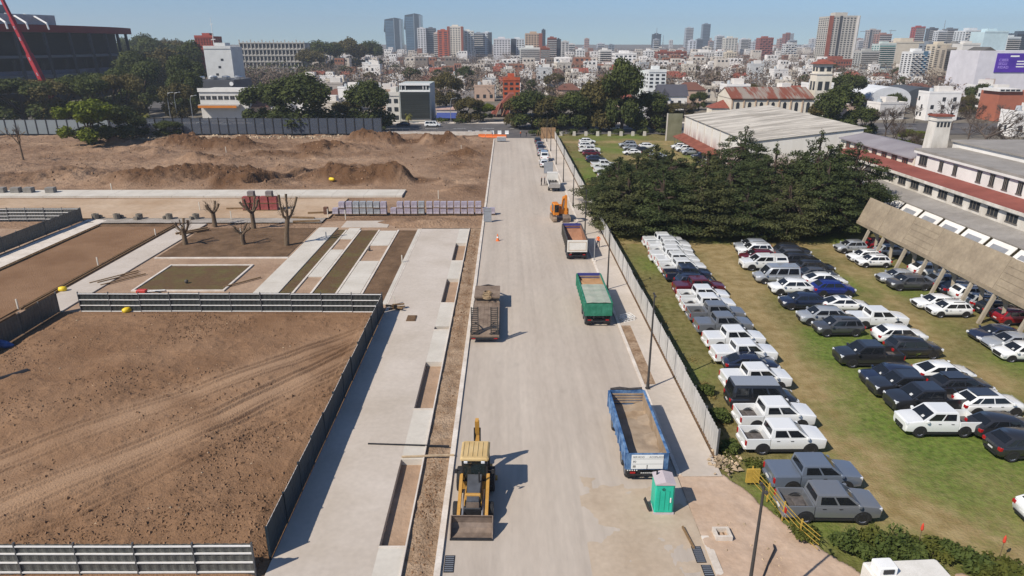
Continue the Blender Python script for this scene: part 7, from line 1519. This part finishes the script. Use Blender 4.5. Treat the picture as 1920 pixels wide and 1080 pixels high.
tower('red brick tower with white floor bands', 1027, 1044, 71, 940, brick_r, 'bands', vbase=112); tower('charcoal slab beside the red banded tower', 1044, 1052, 74, 960, W('3a3f46'), 'grid'); tower('pale grey block beyond the red banded tower', 1053, 1067, 78, 1100, W('bdbab5'), 'grid')
tower('long white and green banded office block', 975, 1013, 90, 720, W('cfd0ca'), 'bands', vbase=126, depth=20, cat='building', name='office_block'); tower('brick fronted office block beside the green banded one', 1013, 1031, 90, 715, brick_r, 'bands', vbase=122, cat='building', name='office_block')
tower('small white block standing in the bare trees', 1081, 1097, 93, 820, W('d6d4d0'), 'grid', vbase=112); tower('white stepped block of terraces', 1125, 1147, 94, 700, W('d4d1cb'), 'bands', vbase=120); tower('long white low block with few windows', 1153, 1194, 100, 640, W('dcd9d5'), 'grid', nx=5, nz=3, vbase=121)
tower('dark tower under construction with a mast', 1225, 1240, 64, 1900, W('34414c'), 'grid'); tower('white block among the trees near the red rows', 1210, 1226, 95, 760, W('d2d0cd'), 'grid', vbase=112); tower('brick apartment row with pale balconies', 1233, 1262, 97, 800, brick_r, 'balcony', vbase=112); tower('second brick apartment row with pale balconies', 1264, 1288, 97, 815, brick_r, 'balcony', vbase=112)
tower('slim grey twin-capped tower on the skyline', 1287, 1301, 52, 2200, W('a9b0b5'), 'bands'); tower('tallest slim glass tower on the skyline', 1319, 1333, 45, 2300, W('7d8a96'), 'glass', win=glassd); tower('white slab in front of the slim grey tower', 1293, 1306, 76, 1300, W('c9ccd0'), 'grid'); tower('arched grey tower beside the tallest slim tower', 1307, 1319, 73, 1800, W('8a9298'), 'glass')
tower('pale twin slab block on the skyline', 1344, 1359, 67, 1600, W('c2c8cc'), 'bands'); tower('wide cream slab block on the skyline', 1361, 1384, 71, 1400, W('c9c4b8'), 'grid'); tower('white tower pair on the skyline', 1390, 1405, 73, 1500, W('c8c8c8'), 'bands'); tower('pink brick tower with dark balconies', 1426, 1451, 71, 1000, W('94584e'), 'balcony', slab=W('a06a60'), vbase=114)
tower('brick tower with a grey side on the skyline', 1473, 1489, 63, 1700, W('8d5a4c'), 'grid', accent=[(.6, 1, W('8d9195'))]); tower('white balconied block below the grey sided tower', 1474, 1495, 82, 1050, W('c3c3c1'), 'balcony', vbase=110); tower('low white wide block with many windows', 1305, 1345, 98, 900, W('d3cfc9'), 'grid', vbase=114); tower('cream gabled block in the far rows', 1362, 1382, 98, 850, W('cfc3ae'), 'grid', vbase=114); tower('pale terrace block with dark panes', 1345, 1360, 96, 880, W('d5d2ce'), 'grid', vbase=114)
tower('tall cream and red balconied tower, the highest near the bell tower', 1556, 1614, 30, 720, W('b3ada3'), 'grid', nx=9, nz=19, vbase=110, accent=[(0, .14, brick_r), (.34, .42, W('3d3f42')), (.9, .97, W('cfcac3'))], depth=24)
tower('red brick low block with a long roof terrace', 1552, 1602, 112, 620, brick_r, 'grid', vbase=128, nz=2, cat='building'); tower('slim pale tower behind the cranes', 1632, 1652, 56, 1300, W('a79e98'), 'grid', accent=[(0, .2, W('4b5157'))]); tower('brick and pale block beneath a tower crane', 1650, 1673, 64, 1200, W('9a7568'), 'bands')
tower('grey balconied block in front of the pale tower', 1616, 1650, 96, 520, W('a5a49f'), 'bands', vbase=126); tower('glass fronted green banded office block', 1650, 1681, 82, 560, W('b9c2be'), 'bands', win=M('green_glass', hexc('2f6b66'), .2, var=.2, scale=.1), vbase=124); tower('wide beige blank sided block', 1680, 1741, 79, 600, W('c3b9a8'), 'blank', vbase=126)
tower('red and white slim tower on the skyline', 1718, 1736, 50, 1250, W('a3483f'), 'bands'); tower('dark slab tower, first of the trio', 1745, 1760, 53, 1150, W('565a5f'), 'bands'); tower('white banded tower, middle of the trio', 1760, 1777, 58, 1120, W('c4c6c8'), 'bands'); tower('grey banded tower with a mast, last of the trio', 1777, 1797, 54, 1140, W('6b7076'), 'bands')
tower('white balconied apartment block with blue glass corner', 1712, 1745, 97, 430, W('d2d2d0'), 'balcony', vbase=138, accent=[(.6, .85, glassb)]); tower('grey slab wedged beside the balconied block', 1742, 1758, 82, 500, W('7f868d'), 'grid', vbase=132); tower('beige block with a column of windows', 1757, 1784, 83, 480, W('c8bca8'), 'grid', nx=3, vbase=132); tower('dark balconied block beside the beige one', 1776, 1794, 90, 450, W('a79c8c'), 'bands', slab=W('6b645c'), vbase=128); tower('plain grey slab block', 1793, 1807, 82, 520, W('8b8985'), 'blank', vbase=120); tower('plain white slab block', 1806, 1839, 82, 500, W('d0ccc5'), 'blank', vbase=116)
tower('white stepped high block on the skyline', 1812, 1852, 57, 760, W('c4c8ca'), 'balcony', vbase=95); tower('pale blue painted block', 1847, 1892, 59, 560, W('b9cdd2'), 'blank', vbase=100); tower('white terrace block with dark openings', 1890, 1915, 70, 600, W('c6cccd'), 'bands', vbase=95); tower('dark blue grey tower at the far edge', 1908, 1940, 62, 800, W('4d5a66'), 'glass', vbase=95)
for k in range(60):
    u = rng.choice([rng.uniform(1060, 1300), rng.uniform(1230, 1560), rng.uniform(1400, 1920), rng.uniform(1600, 1920)]); w_ = rng.uniform(6, 14); Y = rng.uniform(1400, 2500); c_ = rng.choice(['b9bcc0', 'c9c6c2', '9aa0a6', 'a8897c', 'cfc7ba', '7b858e'])
    nm = {'b9bcc0': 'pale grey', 'c9c6c2': 'white', '9aa0a6': 'grey', 'a8897c': 'brick coloured', 'cfc7ba': 'cream', '7b858e': 'slate grey'}[c_]
    tower(nm + ' tower in the hazy far skyline', u, u + w_, rng.uniform(70, 90), Y, W(c_), rng.choice(['grid', 'bands']), vbase=104, group='far skyline towers')
# masts and a construction crane on the skyline
def mast(label, u, v0, v1, Y, m, arms=()):
    X = xat(u, v0, Y); t = thing('mast', label, 'mast', (X, Y, 0)); za, zb = zat(v1, Y), zat(v0, Y); MB().tube((0, 0, za), (0, 0, zb), Y * .0006, Y * .0003, 5).build('pole', m, t)
    for f, l0, l1 in arms: z = za + (zb - za) * f; MB().bar((l0 * Y / F, 0, z), (l1 * Y / F, 0, z + .3), Y * .0007, Y * .0007).build('jib', m, t)
mast('white lattice antenna mast with dishes above the white building', 394, 33, 85, 330, white_paint, ((.2, -4, 4), (.75, -2, 3))); mast('thin mast on the dark tower under construction', 1232, 52, 66, 1900, steel); mast('thin mast behind the dark trio of towers', 1773, 38, 60, 1300, steel); mast('construction crane with a jib above the brick block', 1671, 55, 72, 1250, steel, ((.85, -3, 9),)); mast('construction crane with a jib behind the cream tower', 1624, 56, 75, 1250, steel, ((.85, -10, 6),)); mast('lattice mast beside the dark tower under construction', 1244, 66, 90, 1500, steel)
# billboard building
Y = 330; t = tower('white party wall building carrying a purple billboard', 1838, 1990, 95, Y, W('cfccd0'), 'blank', vbase=180, depth=22, top=False, cat='building', name='billboard_building')
xl = xat(1838, 140, Y) - t.location.x; zt = zat(95, Y)
for k in range(6):
    z = 3 + k * 3.0; MB().box(xl - 1.6, xl - .01, 1.5, 5, z, z + .9).build('balcony', W('cfc9c2'), t); MB().box(xl - .08, xl - .006, 1.8, 4.6, z + .9, z + 2.2).build('window', win_d, t)
bx0, bx1 = xat(1867, 115, Y) - t.location.x, xat(1950, 115, Y) - t.location.x; bz0, bz1 = zat(136, Y), zat(100, Y)
purple = M('billboard_purple', hexc('43268f'), .6, scale=.08, col2=hexc('5b33a8'))
bb_ = MB().box(bx0, bx1, -.35, -.05, bz0, bz1).build('billboard', purple, t)
lav = plain('lavender_letters', (.42, .3, .75), .6); sz = (bz1 - bz0) * .2
for k, s_ in enumerate(('CIBER', 'SEGU', 'RIDAD')): text3(s_, sz, (bx0 + (bx1 - bx0) * .06, -.37, bz1 - (bz1 - bz0) * (.42 + .19 * k)), lav, bb_, ext=.02)
MB().box(bx0 + (bx1 - bx0) * .3, bx0 + (bx1 - bx0) * .5, -.37, -.352, bz1 - (bz1 - bz0) * .19, bz1 - (bz1 - bz0) * .11).build('white_wordmark', white_paint, bb_)
for k, l_ in enumerate((.4, .42, .18)): MB().box(bx0 + (bx1 - bx0) * .47, bx0 + (bx1 - bx0) * (.47 + l_), -.37, -.352, bz1 - (bz1 - bz0) * (.45 + .14 * k), bz1 - (bz1 - bz0) * (.39 + .14 * k)).build('white_line', white_paint, bb_)
MB().box(xat(1845, 160, Y) - t.location.x, xat(1853, 160, Y) - t.location.x, -.05, -.004, zat(178, Y), zat(148, Y)).build('red_panel', W('b06a5c'), t); MB().box(xat(1853, 160, Y) - t.location.x, xat(1864, 160, Y) - t.location.x, -.05, -.004, zat(178, Y), zat(148, Y)).build('tan_panel', W('b9a79a'), t)
MB()._add([(xl - 1, 0, zt), (xl + 5, 0, zt), (xl + 2, 0, zt + 1.6), (xl - 1, 12, zt), (xl + 5, 12, zt), (xl + 2, 12, zt + 1.6)], [(0, 1, 2), (3, 5, 4), (0, 2, 5, 3), (1, 4, 5, 2), (0, 3, 4, 1)]).build('roof', W('5d5a56'), t)
# hollow concrete frame building at the left
Y = 560; t = tower('unfinished grey concrete frame building with open bays', 449, 570, 80, Y, W('a8a49d'), 'blank', vbase=118, depth=16, top=False, cat='building', name='concrete_frame_building')
x0 = xat(449, 80, Y) - t.location.x; x1 = xat(570, 80, Y) - t.location.x; zt = zat(80, Y); op = MB()
for k in range(4):
    for i in range(17): xx = x0 + (x1 - x0) * (i + .18) / 17; z = zt - 4.6 * (k + 1) + .9; op.box(xx, xx + (x1 - x0) / 17 * .62, -.1, -.01, z, z + 2.5)
stuff(op.build('open_bays', win_d, t, fix=False))
for k in range(5): MB().box(x0 - .4, x1 + .4, -1.0, -.11, zt - 4.6 * k - .5, zt - 4.6 * k + .15).build('floor_slab', W('a8a49d'), t)
for i in range(18): xx = x0 + (x1 - x0) * i / 17; MB().box(xx - .35, xx + .35, -.7, -.105, 0, zt + (1.2 if i % 3 else 2.2)).build('column', W('a8a49d'), t)
# other recognisable buildings
t = tower('white office building beneath the lattice mast', 381, 432, 88, 330, W('c5c6c4'), 'blank', vbase=150, depth=14, cat='building', name='office_building')
for i in range(3): z = zat(150, 330) + 2 + i * 3.2; MB().box(-2 + i * 1.5, -.8 + i * 1.5, -.06, -.006, z, z + 1).build('window', win_d, t)
tower('red scaffolded block behind the lattice mast', 364, 400, 68, 420, W('9c4a40'), 'grid', vbase=84, cat='building', name='scaffolded_building')
t = tower('low commercial building with a white parapet and orange fascia', 372, 462, 168, 250, W('c9c6c0'), 'blank', vbase=215, depth=14, cat='shop', name='shop_building', top=False)
x0 = xat(372, 168, 250) - t.location.x; x1 = -x0
for i in range(8): xx = x0 + (x1 - x0) * (i + .1) / 8; window(t, xx, xx + (x1 - x0) / 8 * .75, -.005, 0, zat(186, 250), zat(180, 250), 'y', -1)
MB().box(x0, x1 * .7, -2.4, -.01, zat(198, 250), zat(195, 250)).build('canopy', W('a7a29c'), t); MB().box(x0, x1 * .6, -2.45, -2.41, zat(201, 250), zat(196.5, 250)).build('fascia', W('c4772c'), t); MB().box(x0 - .3, x1 + .3, -.4, -.012, zat(172, 250), zat(165, 250)).build('parapet', W('d8d5cf'), t)
t = tower('dark screened car deck building behind the shop', 372, 438, 150, 285, W('4d5056'), 'blank', vbase=170, depth=20, top=False, cat='building', name='parking_deck')
for i in range(7): o = MB().cham(-1.9, 1.9, -.85, .85, .2, 1.35, .3).build('parked_car_shape', paint(rng.choice(['white', 'silver', 'grey'])), t); o.location = (-7.5 + i * 2.6, 4 + (i % 2) * 5, zat(150, 285)); o.rotation_euler = (0, 0, 1.57)
MB().ring((6, -.2, zat(150, 285) - 1.4), 'y', [(.01, 0), (.8, 0), (.8, -.1), (.01, -.1)], 16).build('round_sign', white_paint, t)
Y = 243; t = tower('black screen fronted building in a pale frame beside the avenue', 748, 806, 157, Y, W('aeb5b2'), 'blank', vbase=236, depth=16, top=False, cat='building', name='screen_building')
hw = (xat(806, 157, Y) - xat(748, 157, Y)) / 2
scr = M('dark_slat_screen', (.025, .03, .028), .5, var=.4, scale=.15, stretch=(.2, 1, 6))
ns = 14; za, zb = zat(222, Y), zat(173, Y)
for k in range(ns): MB().box(-hw * .95, hw * .93, -.4, -.2, za + (zb - za) * k / ns, za + (zb - za) * (k + .93) / ns).build('slat', scr, t)
MB().box(-hw * .95, hw * .93, -.19, -.006, za, zb).build('screen_backing', win_d, t); MB().box(-hw * .93, hw * .9, -.05, -.004, zat(168, Y), zat(160, Y)).build('ribbon_window', win_d, t)
for f in (-.85, -.6, .55, .75): MB().box(hw * f - .12, hw * f + .12, -.3, -.06, zat(168, Y), zat(160, Y)).build('mullion', white_paint, t)
MB().box(-hw, hw, -.5, -.02, zat(172, Y), zat(169, Y)).build('pale_band', white_paint, t); MB().box(-hw, hw, -.5, -.02, zat(160, Y), zat(156, Y)).build('pale_band', white_paint, t); MB().box(-hw, hw, -.1, -.004, 0, za - .3).build('base_wall', conc_light, t)
t = tower('narrow white building with a grey balcony beside the black screen', 722, 748, 175, 246, W('c9c5be'), 'grid', nx=2, nz=3, vbase=236, depth=12, cat='building', name='narrow_building', slab=W('6d6a66'))
t = thing('blue_awning_shop', 'low shop with a long blue awning at the avenue corner', 'shop', (xat(838, 215, 244), 244, 0)); w_ = (xat(858, 215, 244) - xat(820, 215, 244)) / 2
MB().box(-w_, w_, 0, 8, -.4, zat(206, 244)).build('wall', W('c7bfb5'), t); MB()._add([(-w_, -.02, zat(211, 244)), (w_, -.02, zat(211, 244)), (w_, -2.2, zat(220, 244)), (-w_, -2.2, zat(220, 244)), (-w_, -.02, zat(211, 244) - .1), (w_, -.02, zat(211, 244) - .1), (w_, -2.2, zat(220, 244) - .1), (-w_, -2.2, zat(220, 244) - .1)], PANE_F).build('awning', W('3a4a86'), t); MB().box(-w_ * .9, w_ * .9, -.06, -.004, .3, 2.2).build('shop_window', win_d, t); MB().box(-w_ - .3, w_ + .3, -.3, 8, zat(206, 244), zat(206, 244) + .5).build('parapet', W('c6a79a'), t)
# red chalet with sweeping roofs
Y = 262; t = thing('red_chalet', 'red tiled chalet with steep sweeping roofs by the avenue corner', 'house', (xat(955, 200, Y), Y, 0)); w_ = (xat(985, 200, Y) - xat(922, 200, Y)); zt = zat(176, Y)
MB().box(-w_ * .25, w_ * .45, 2, 12, -.4, 4.5).build('wall', W('b08d77'), t)
for dx in (0, w_ * .32):
    MB()._add([(-w_ * .55 + dx, -1, .6), (-w_ * .4 + dx, -1, .6), (w_ * .14 + dx, -1, zt), (w_ * .0 + dx, -1, zt), (-w_ * .55 + dx, 9, .6), (-w_ * .4 + dx, 9, .6), (w_ * .14 + dx, 9, zt), (w_ * .0 + dx, 9, zt)], [(0, 1, 2, 3), (7, 6, 5, 4), (0, 4, 5, 1), (1, 5, 6, 2), (2, 6, 7, 3), (3, 7, 4, 0)]).build('roof', tile_red, t)
MB()._add([(w_ * .3, -1, zt), (w_ * .45, -1, zt), (w_ * .62, -1, 3), (w_ * .5, -1, 3), (w_ * .3, 9, zt), (w_ * .45, 9, zt), (w_ * .62, 9, 3), (w_ * .5, 9, 3)], [(0, 1, 2, 3), (7, 6, 5, 4), (0, 4, 5, 1), (1, 5, 6, 2), (2, 6, 7, 3), (3, 7, 4, 0)]).build('roof', tile_red, t)
for k in range(5): MB().bar((-w_ * .4 + k * w_ * .18, -1.3, 0), (-w_ * .25 + k * w_ * .18, -1.3, 5.0), .25, .25).build('timber', W('a87f68'), t)
MB().box(w_ * .0, w_ * .2, 1.9, 1.99, .5, 3).build('door', win_d, t)
t = tower('orange brick house with white window panels behind the red chalet', 943, 975, 147, 300, orange_b, 'grid', nx=3, nz=3, vbase=180, depth=10, cat='house', name='orange_brick_house')
tower('white house with a blue tinted roof light behind the trees', 1200, 1220, 140, 330, W('d8dcd6'), 'grid', nx=2, nz=4, vbase=166, depth=9, cat='building', name='white_apartment_house')
tower('white gabled apartment house with a blank grey side', 1217, 1250, 132, 318, W('d4d6d4'), 'grid', nx=3, nz=4, vbase=166, depth=10, cat='building', name='white_apartment_house')
t = thing('grey_gabled_villa', 'white villa with steep dark grey gable roofs', 'house', (xat(1265, 180, 280), 280, 0)); MB().box(-6, 5, 0, 9, -.4, 6.0).build('wall', whitew, t)
MB()._add([(-6.5, -.5, 5.8), (5.5, -.5, 5.8), (5.5, 9.5, 5.8), (-6.5, 9.5, 5.8), (-6.5, 4.5, 10), (5.5, 4.5, 10)], [(0, 1, 5, 4), (2, 3, 4, 5), (0, 4, 3), (1, 2, 5), (0, 3, 2, 1)]).build('roof', W('4c4c54'), t); MB()._add([(-6.3, -1.2, 5.7), (-2.5, -1.2, 5.7), (-4.4, -1.2, 9), (-6.3, 4, 5.7), (-2.5, 4, 5.7), (-4.4, 4, 9)], [(0, 1, 2), (3, 5, 4), (0, 2, 5, 3), (1, 4, 5, 2), (0, 3, 4, 1)]).build('dormer', W('4c4c54'), t)
for i in range(3): MB().box(-4.5 + i * 3, -3.3 + i * 3, -.06, -.005, 2.2, 4).build('window', win_d, t)
t = thing('vaulted_shed', 'long shed with a white rounded vault roof among the houses', 'shed', (xat(1668, 190, 300), 300, 0)); pr = [(9 * math.cos(a), 3 + 5 * math.sin(a)) for a in [math.pi * i / 12 for i in range(13)]]; MB().prism(pr + [(-9, -.4), (9, -.4)], 0, 26, 'y').build('vault', W('cdd0d3'), t); MB().prism([(p[0] + 17, p[1] * .95) for p in pr] + [(8.1, -.4), (26, -.4)], 4, 26, 'y').build('vault', W('4a4f55'), t)
t = thing('red_brick_house', 'red brick house with a row of roof lights beside the billboard', 'house', (xat(1905, 185, 245), 245, 0)); MB().box(-6, 8, 0, 10, -.4, zat(172, 245)).build('wall', W('a5654f'), t); MB().box(-7, 1, -.8, 8, zat(172, 245), zat(167, 245)).build('roof_light_box', whitew, t)
for i in range(4): MB().box(-6.6 + i * 1.8, -5.2 + i * 1.8, -.86, -.805, zat(171, 245), zat(168, 245)).build('roof_light', win_d, t)
# ------------------------------------------------------------------ low houses
pal = [('dad6d1', 'white'), ('cbc2b4', 'cream'), ('e4e1dd', 'bright white'), ('a8a098', 'grey'), ('b59c8a', 'tan'), ('8a5c46', 'brick'), ('bcbdbc', 'pale')]
def house(kind, col, cn):
    rr = random.Random(hash((kind, col)) % 1000 if False else len(kind) * 31 + int(col, 16) % 997)
    lab = f'{cn} house with {dict(flat="a flat roof and small roof block", tank="a flat roof and round water tank", gable="a red tiled gable roof", hip="a brown hip roof", tall="three storeys and roof terrace")[kind]} in the low neighbourhood'
    t = thing('house', lab, 'house'); w_, d_ = rr.uniform(8, 13), rr.uniform(8, 12); h = dict(flat=6.2, tank=5.6, gable=5.4, hip=5.0, tall=9.6)[kind]; m = W(col)
    MB().box(-w_ / 2, w_ / 2, 0, d_, -.5, h).build('wall', m, t)
    if kind in ('flat', 'tank', 'tall'):
        b = MB(); b.box(-w_ / 2 - .1, w_ / 2 + .1, -.12, .12, h, h + .8).box(-w_ / 2 - .1, -w_ / 2 + .12, .12, d_, h, h + .8).box(w_ / 2 - .12, w_ / 2 + .1, .12, d_, h, h + .8); b.build('parapet', m, t)
        MB().box(-w_ * .1, w_ * .35, d_ * .4, d_ * .85, h, h + 2.5).build('roof_block', W('d2cdc6'), t)
        if kind != 'flat': MB().ring((-w_ * .25, d_ * .6, h), 'z', [(.01, 1.9), (.8, 1.8), (.9, .4), (.01, .4)], 10).build('water_tank', W('aab0b4'), t)
    elif kind == 'gable':
        MB()._add([(-w_ / 2 - .4, -.5, h - .1), (w_ / 2 + .4, -.5, h - .1), (w_ / 2 + .4, d_ + .4, h - .1), (-w_ / 2 - .4, d_ + .4, h - .1), (-w_ / 2 - .4, d_ / 2, h + 3), (w_ / 2 + .4, d_ / 2, h + 3)], [(0, 1, 5, 4), (2, 3, 4, 5), (0, 4, 3), (1, 2, 5), (0, 3, 2, 1)]).build('roof', tile_red, t); MB().box(w_ * .2, w_ * .3, d_ * .6, d_ * .7, h, h + 3.6).build('chimney', m, t)
    else:
        MB()._add([(-w_ / 2 - .5, -.5, h - .1), (w_ / 2 + .5, -.5, h - .1), (w_ / 2 + .5, d_ + .5, h - .1), (-w_ / 2 - .5, d_ + .5, h - .1), (-w_ * .2, d_ / 2, h + 2.6), (w_ * .2, d_ / 2, h + 2.6)], [(0, 1, 5, 4), (2, 3, 4, 5), (0, 4, 3), (1, 2, 5), (0, 3, 2, 1)]).build('roof', W('6d4a3e'), t)
    wb = MB(); nz_ = int(h / 2.9)
    for k in range(nz_):
        for i in range(3):
            if rr.random() < .8: xx = -w_ / 2 + w_ * (i + .3) / 3; wb.box(xx, xx + 1.3, -.08, -.005, .9 + k * 2.9, 2.4 + k * 2.9)
            if rr.random() < .6: yy_ = d_ * (i + .3) / 3; wb.box(-w_ / 2 - .08, -w_ / 2 - .005, yy_, yy_ + 1.2, .9 + k * 2.9, 2.4 + k * 2.9); wb.box(w_ / 2 + .005, w_ / 2 + .08, yy_, yy_ + 1.2, .9 + k * 2.9, 2.4 + k * 2.9)
    stuff(wb.build('windows', win_d, t, fix=False)); return Proto(t)
HP = [house(k, c, n) for k in ('flat', 'tank', 'gable', 'hip', 'tall') for c, n in (rng.sample(pal[:5] + pal[6:], 4) if k in ('flat', 'tank', 'tall') else rng.sample(pal[:5], 3))]
keep = [(-200, -135, 225, 900), (-31, -15, 236, 330), (xat(372, 160, 300), xat(465, 160, 300), 240, 345), (44, 74, 130, 200), (70, 112, 225, 262), (-52, -24, 238, 272), (xat(925, 180, 265), xat(990, 180, 265), 255, 312), (xat(1200, 150, 320), xat(1252, 150, 320), 275, 332), (xat(1655, 190, 300), xat(1700, 190, 300), 296, 330), (xat(1830, 150, 330), 400, 236, 356), (-400, -150, 200, 480)]
def blocked(x, y): return any(a - 5 < x < b + 5 and c - 9 < y < d + 3 for a, b, c, d in keep)
nh = 0; hs = []
y = 252.0
while y < 620:
    xl, xr = y * -.43, y * .78; x = xl + rng.uniform(0, 8); st = 12.5 + (y - 250) * .02
    while x < xr:
        yy_ = y + rng.uniform(-4, 4)
        if not blocked(x, yy_): hs.append((x, yy_))
        x += st * rng.uniform(.85, 1.35)
    y += 19 + (y - 250) * .045
# houses right behind the long white building
for k in range(5): hs.append((128 + rng.uniform(0, 40), 175 + k * 14))
rng.shuffle(hs)
nb = 0
for k, (x, y) in enumerate(hs):
    q = rng.random()
    if q < .36:
        p = BA[rng.randrange(3)].get(); place(p, (x, y, -.5), rng.uniform(0, 6), rng.uniform(.75, 1.15), label='bare winter tree standing among the low houses', group='bare trees among the houses'); nb += 1
    elif q < .47:
        p = BRD[rng.randrange(2)].get(); place(p, (x, y, -.5), rng.uniform(0, 6), rng.uniform(.6, .95), label='evergreen garden tree standing among the low houses', group='garden trees among the houses')
    elif nh < 290:
        nh += 1; p = HP[rng.randrange(len(HP))].get(); place(p, (x, y, 0), rng.choice([0, 0, 0, .08, -.1, .2]), (rng.uniform(.55, 1.05), rng.uniform(.7, 1.0), rng.uniform(.7, 1.2)), group='houses of the low neighbourhood')
# beyond them: rooftops and treetops that read as one mass
fb = MB(); fm = [W('dcd8d3'), W('c6bdb1'), W('a39b92'), W('8f6450'), W('7b726a'), win_d]
for k in range(2200):
    Y = 600 + 1500 * rng.random() ** 1.6; x = rng.uniform(-.42, .8) * Y; s = rng.uniform(3, 7); h = rng.choice([4, 5, 6, 6, 8, 9, 13]) * rng.uniform(.8, 1.1) * (1.25 if Y > 900 else 1); fb.mat(rng.choice([0, 0, 0, 1, 1, 2, 3, 4])).box(x - s, x + s, Y, Y + s * 1.5, -.5, h); fb.mat(5)
    if h > 5:
        for i in range(3): fb.box(x - s * .8 + i * s * .6, x - s * .5 + i * s * .6, Y - .1, Y - .02, h - 2.6, h - 1.2)
stuff(fb.build('distant_rooftops', fm, fix=False), 'far off mass of pale low rooftops below the skyline', 'rooftops')
r_ = np.random.default_rng(5); nbl = 2000; Yv = 335 + 1500 * r_.random(nbl) ** 1.4; bl = np.stack([(-.45 + 1.27 * r_.random(nbl)) * Yv, Yv, 4 + 3 * r_.random(nbl) + Yv * .002, 4 + 6 * r_.random(nbl) + Yv * .003, 5 + 4 * r_.random(nbl), 3 + 4 * r_.random(nbl) + Yv * .0015], 1)
stuff(link('distant_bare_treetops', leaf_mesh(bl, 250000, 1.25, M('far_twigs', hexc('6b5d51'), .95, var=.25, scale=.05), 91, up=.2, shell=.15, aspect=.4)), 'far off brown mass of bare winter treetops', 'trees')
nbl = 260; Yv = 480 + 1700 * r_.random(nbl); bl = np.stack([(-.62 + .35 * r_.random(nbl)) * Yv, Yv, 5 + 5 * r_.random(nbl), 9 + 9 * r_.random(nbl), 9 + 5 * r_.random(nbl), 5 + 5 * r_.random(nbl)], 1); bl[bl[:, 0] > -.44 * bl[:, 1] + 0, 2] -= 2
stuff(link('distant_green_treetops', leaf_mesh(bl, 26000, 2.2, ev_m, 92, up=.4, shell=.3, aspect=.6)), 'far off dark green treetops beside the stadium', 'trees')
# street lamps on the avenue
def street_lamp(label, x, y, h, side=1):
    t = thing('street_lamp', label, 'street lamp', (x, y, 0), 0, 'street lamps on the avenue'); MB().path([(0, 0, -.2), (0, 0, h * .8), (side * .4, 0, h * .97), (side * 2.0, 0, h)], [.14, .1, .08, .06], 6).build('pole', steel, t); MB().cham(side * 2.0 - .4, side * 2.0 + .4, -.15, .15, h - .08, h + .06, .04).build('lamp_head', steel, t)
for u, Y, h, s_ in ((318, 246, 9.5, 1), (331, 247, 9.5, 1), (956, 236, 8, 1), (965, 238, 7, -1), (360, 239, 9, 1), (845, 240, 8, 1), (1100, 234, 8, -1)): street_lamp('tall grey street lamp on the far avenue', xat(u, 210, Y), Y, h, s_)
# bottom edge: white lorry box roof with its cooling unit
t = thing('box_van', 'white box van roof with a rooftop cooling unit at the corner hedge', 'van', (17.9, 24.6, 0), .05)
zr_ = 2.6; MB().cham(-1.2, 2.4, -3.0, 1.2, .5, zr_, .08).build('box_body', white_p, t); MB().cham(-1.0, -.1, .2, .9, zr_, zr_ + .45, .05).build('cooling_unit', white_paint, t); MB().box(-.8, -.3, .16, .196, zr_ + .12, zr_ + .35).build('vent', black_plastic, t)
cb_ = MB()._add([(-1.1, -4.6, .5), (2.3, -4.6, .5), (2.3, -3.02, .5), (-1.1, -3.02, .5), (-1.0, -4.2, 2.2), (2.2, -4.2, 2.2), (2.2, -3.02, 2.3), (-1.0, -3.02, 2.3)], [(0, 1, 5, 4), (1, 2, 6, 5), (2, 3, 7, 6), (3, 0, 4, 7), (4, 5, 6, 7), (0, 3, 2, 1)]).build('cab', white_p, t); MB()._add(pane([(-1.1, -4.6, .5), (2.3, -4.6, .5), (2.2, -4.2, 2.2), (-1.0, -4.2, 2.2)], .06, .94, .5, .93), PANE_F).build('windscreen', glass_m, cb_)
for x in (-1.0, 2.2):
    for yy_ in (-3.6, .3): add_wheel(t, x, yy_, .42)
for o_ in list(SC.objects):
    if o_.name.split('.')[0] == 'house' and o_.get('label') is None: pass
# ------------------------------------------------------------------ haze over the city
hz = MB().box(-3200, 3200, -120, 2700, -1.6, 112).build('haze', None)
hz.data.materials.clear(); hm = bpy.data.materials.new('haze_air'); hm.use_nodes = True; nt = hm.node_tree; nt.nodes.remove(nt.nodes['Principled BSDF'])
pv = nt.nodes.new('ShaderNodeVolumePrincipled'); pv.inputs['Color'].default_value = (.86, .92, 1, 1); pv.inputs['Density'].default_value = .00022; pv.inputs['Anisotropy'].default_value = .2
nt.links.new(pv.outputs[0], [n for n in nt.nodes if n.type == 'OUTPUT_MATERIAL'][0].inputs['Volume']); hz.data.materials.append(hm); stuff(hz, 'thin pale air over the whole site and city', 'haze')
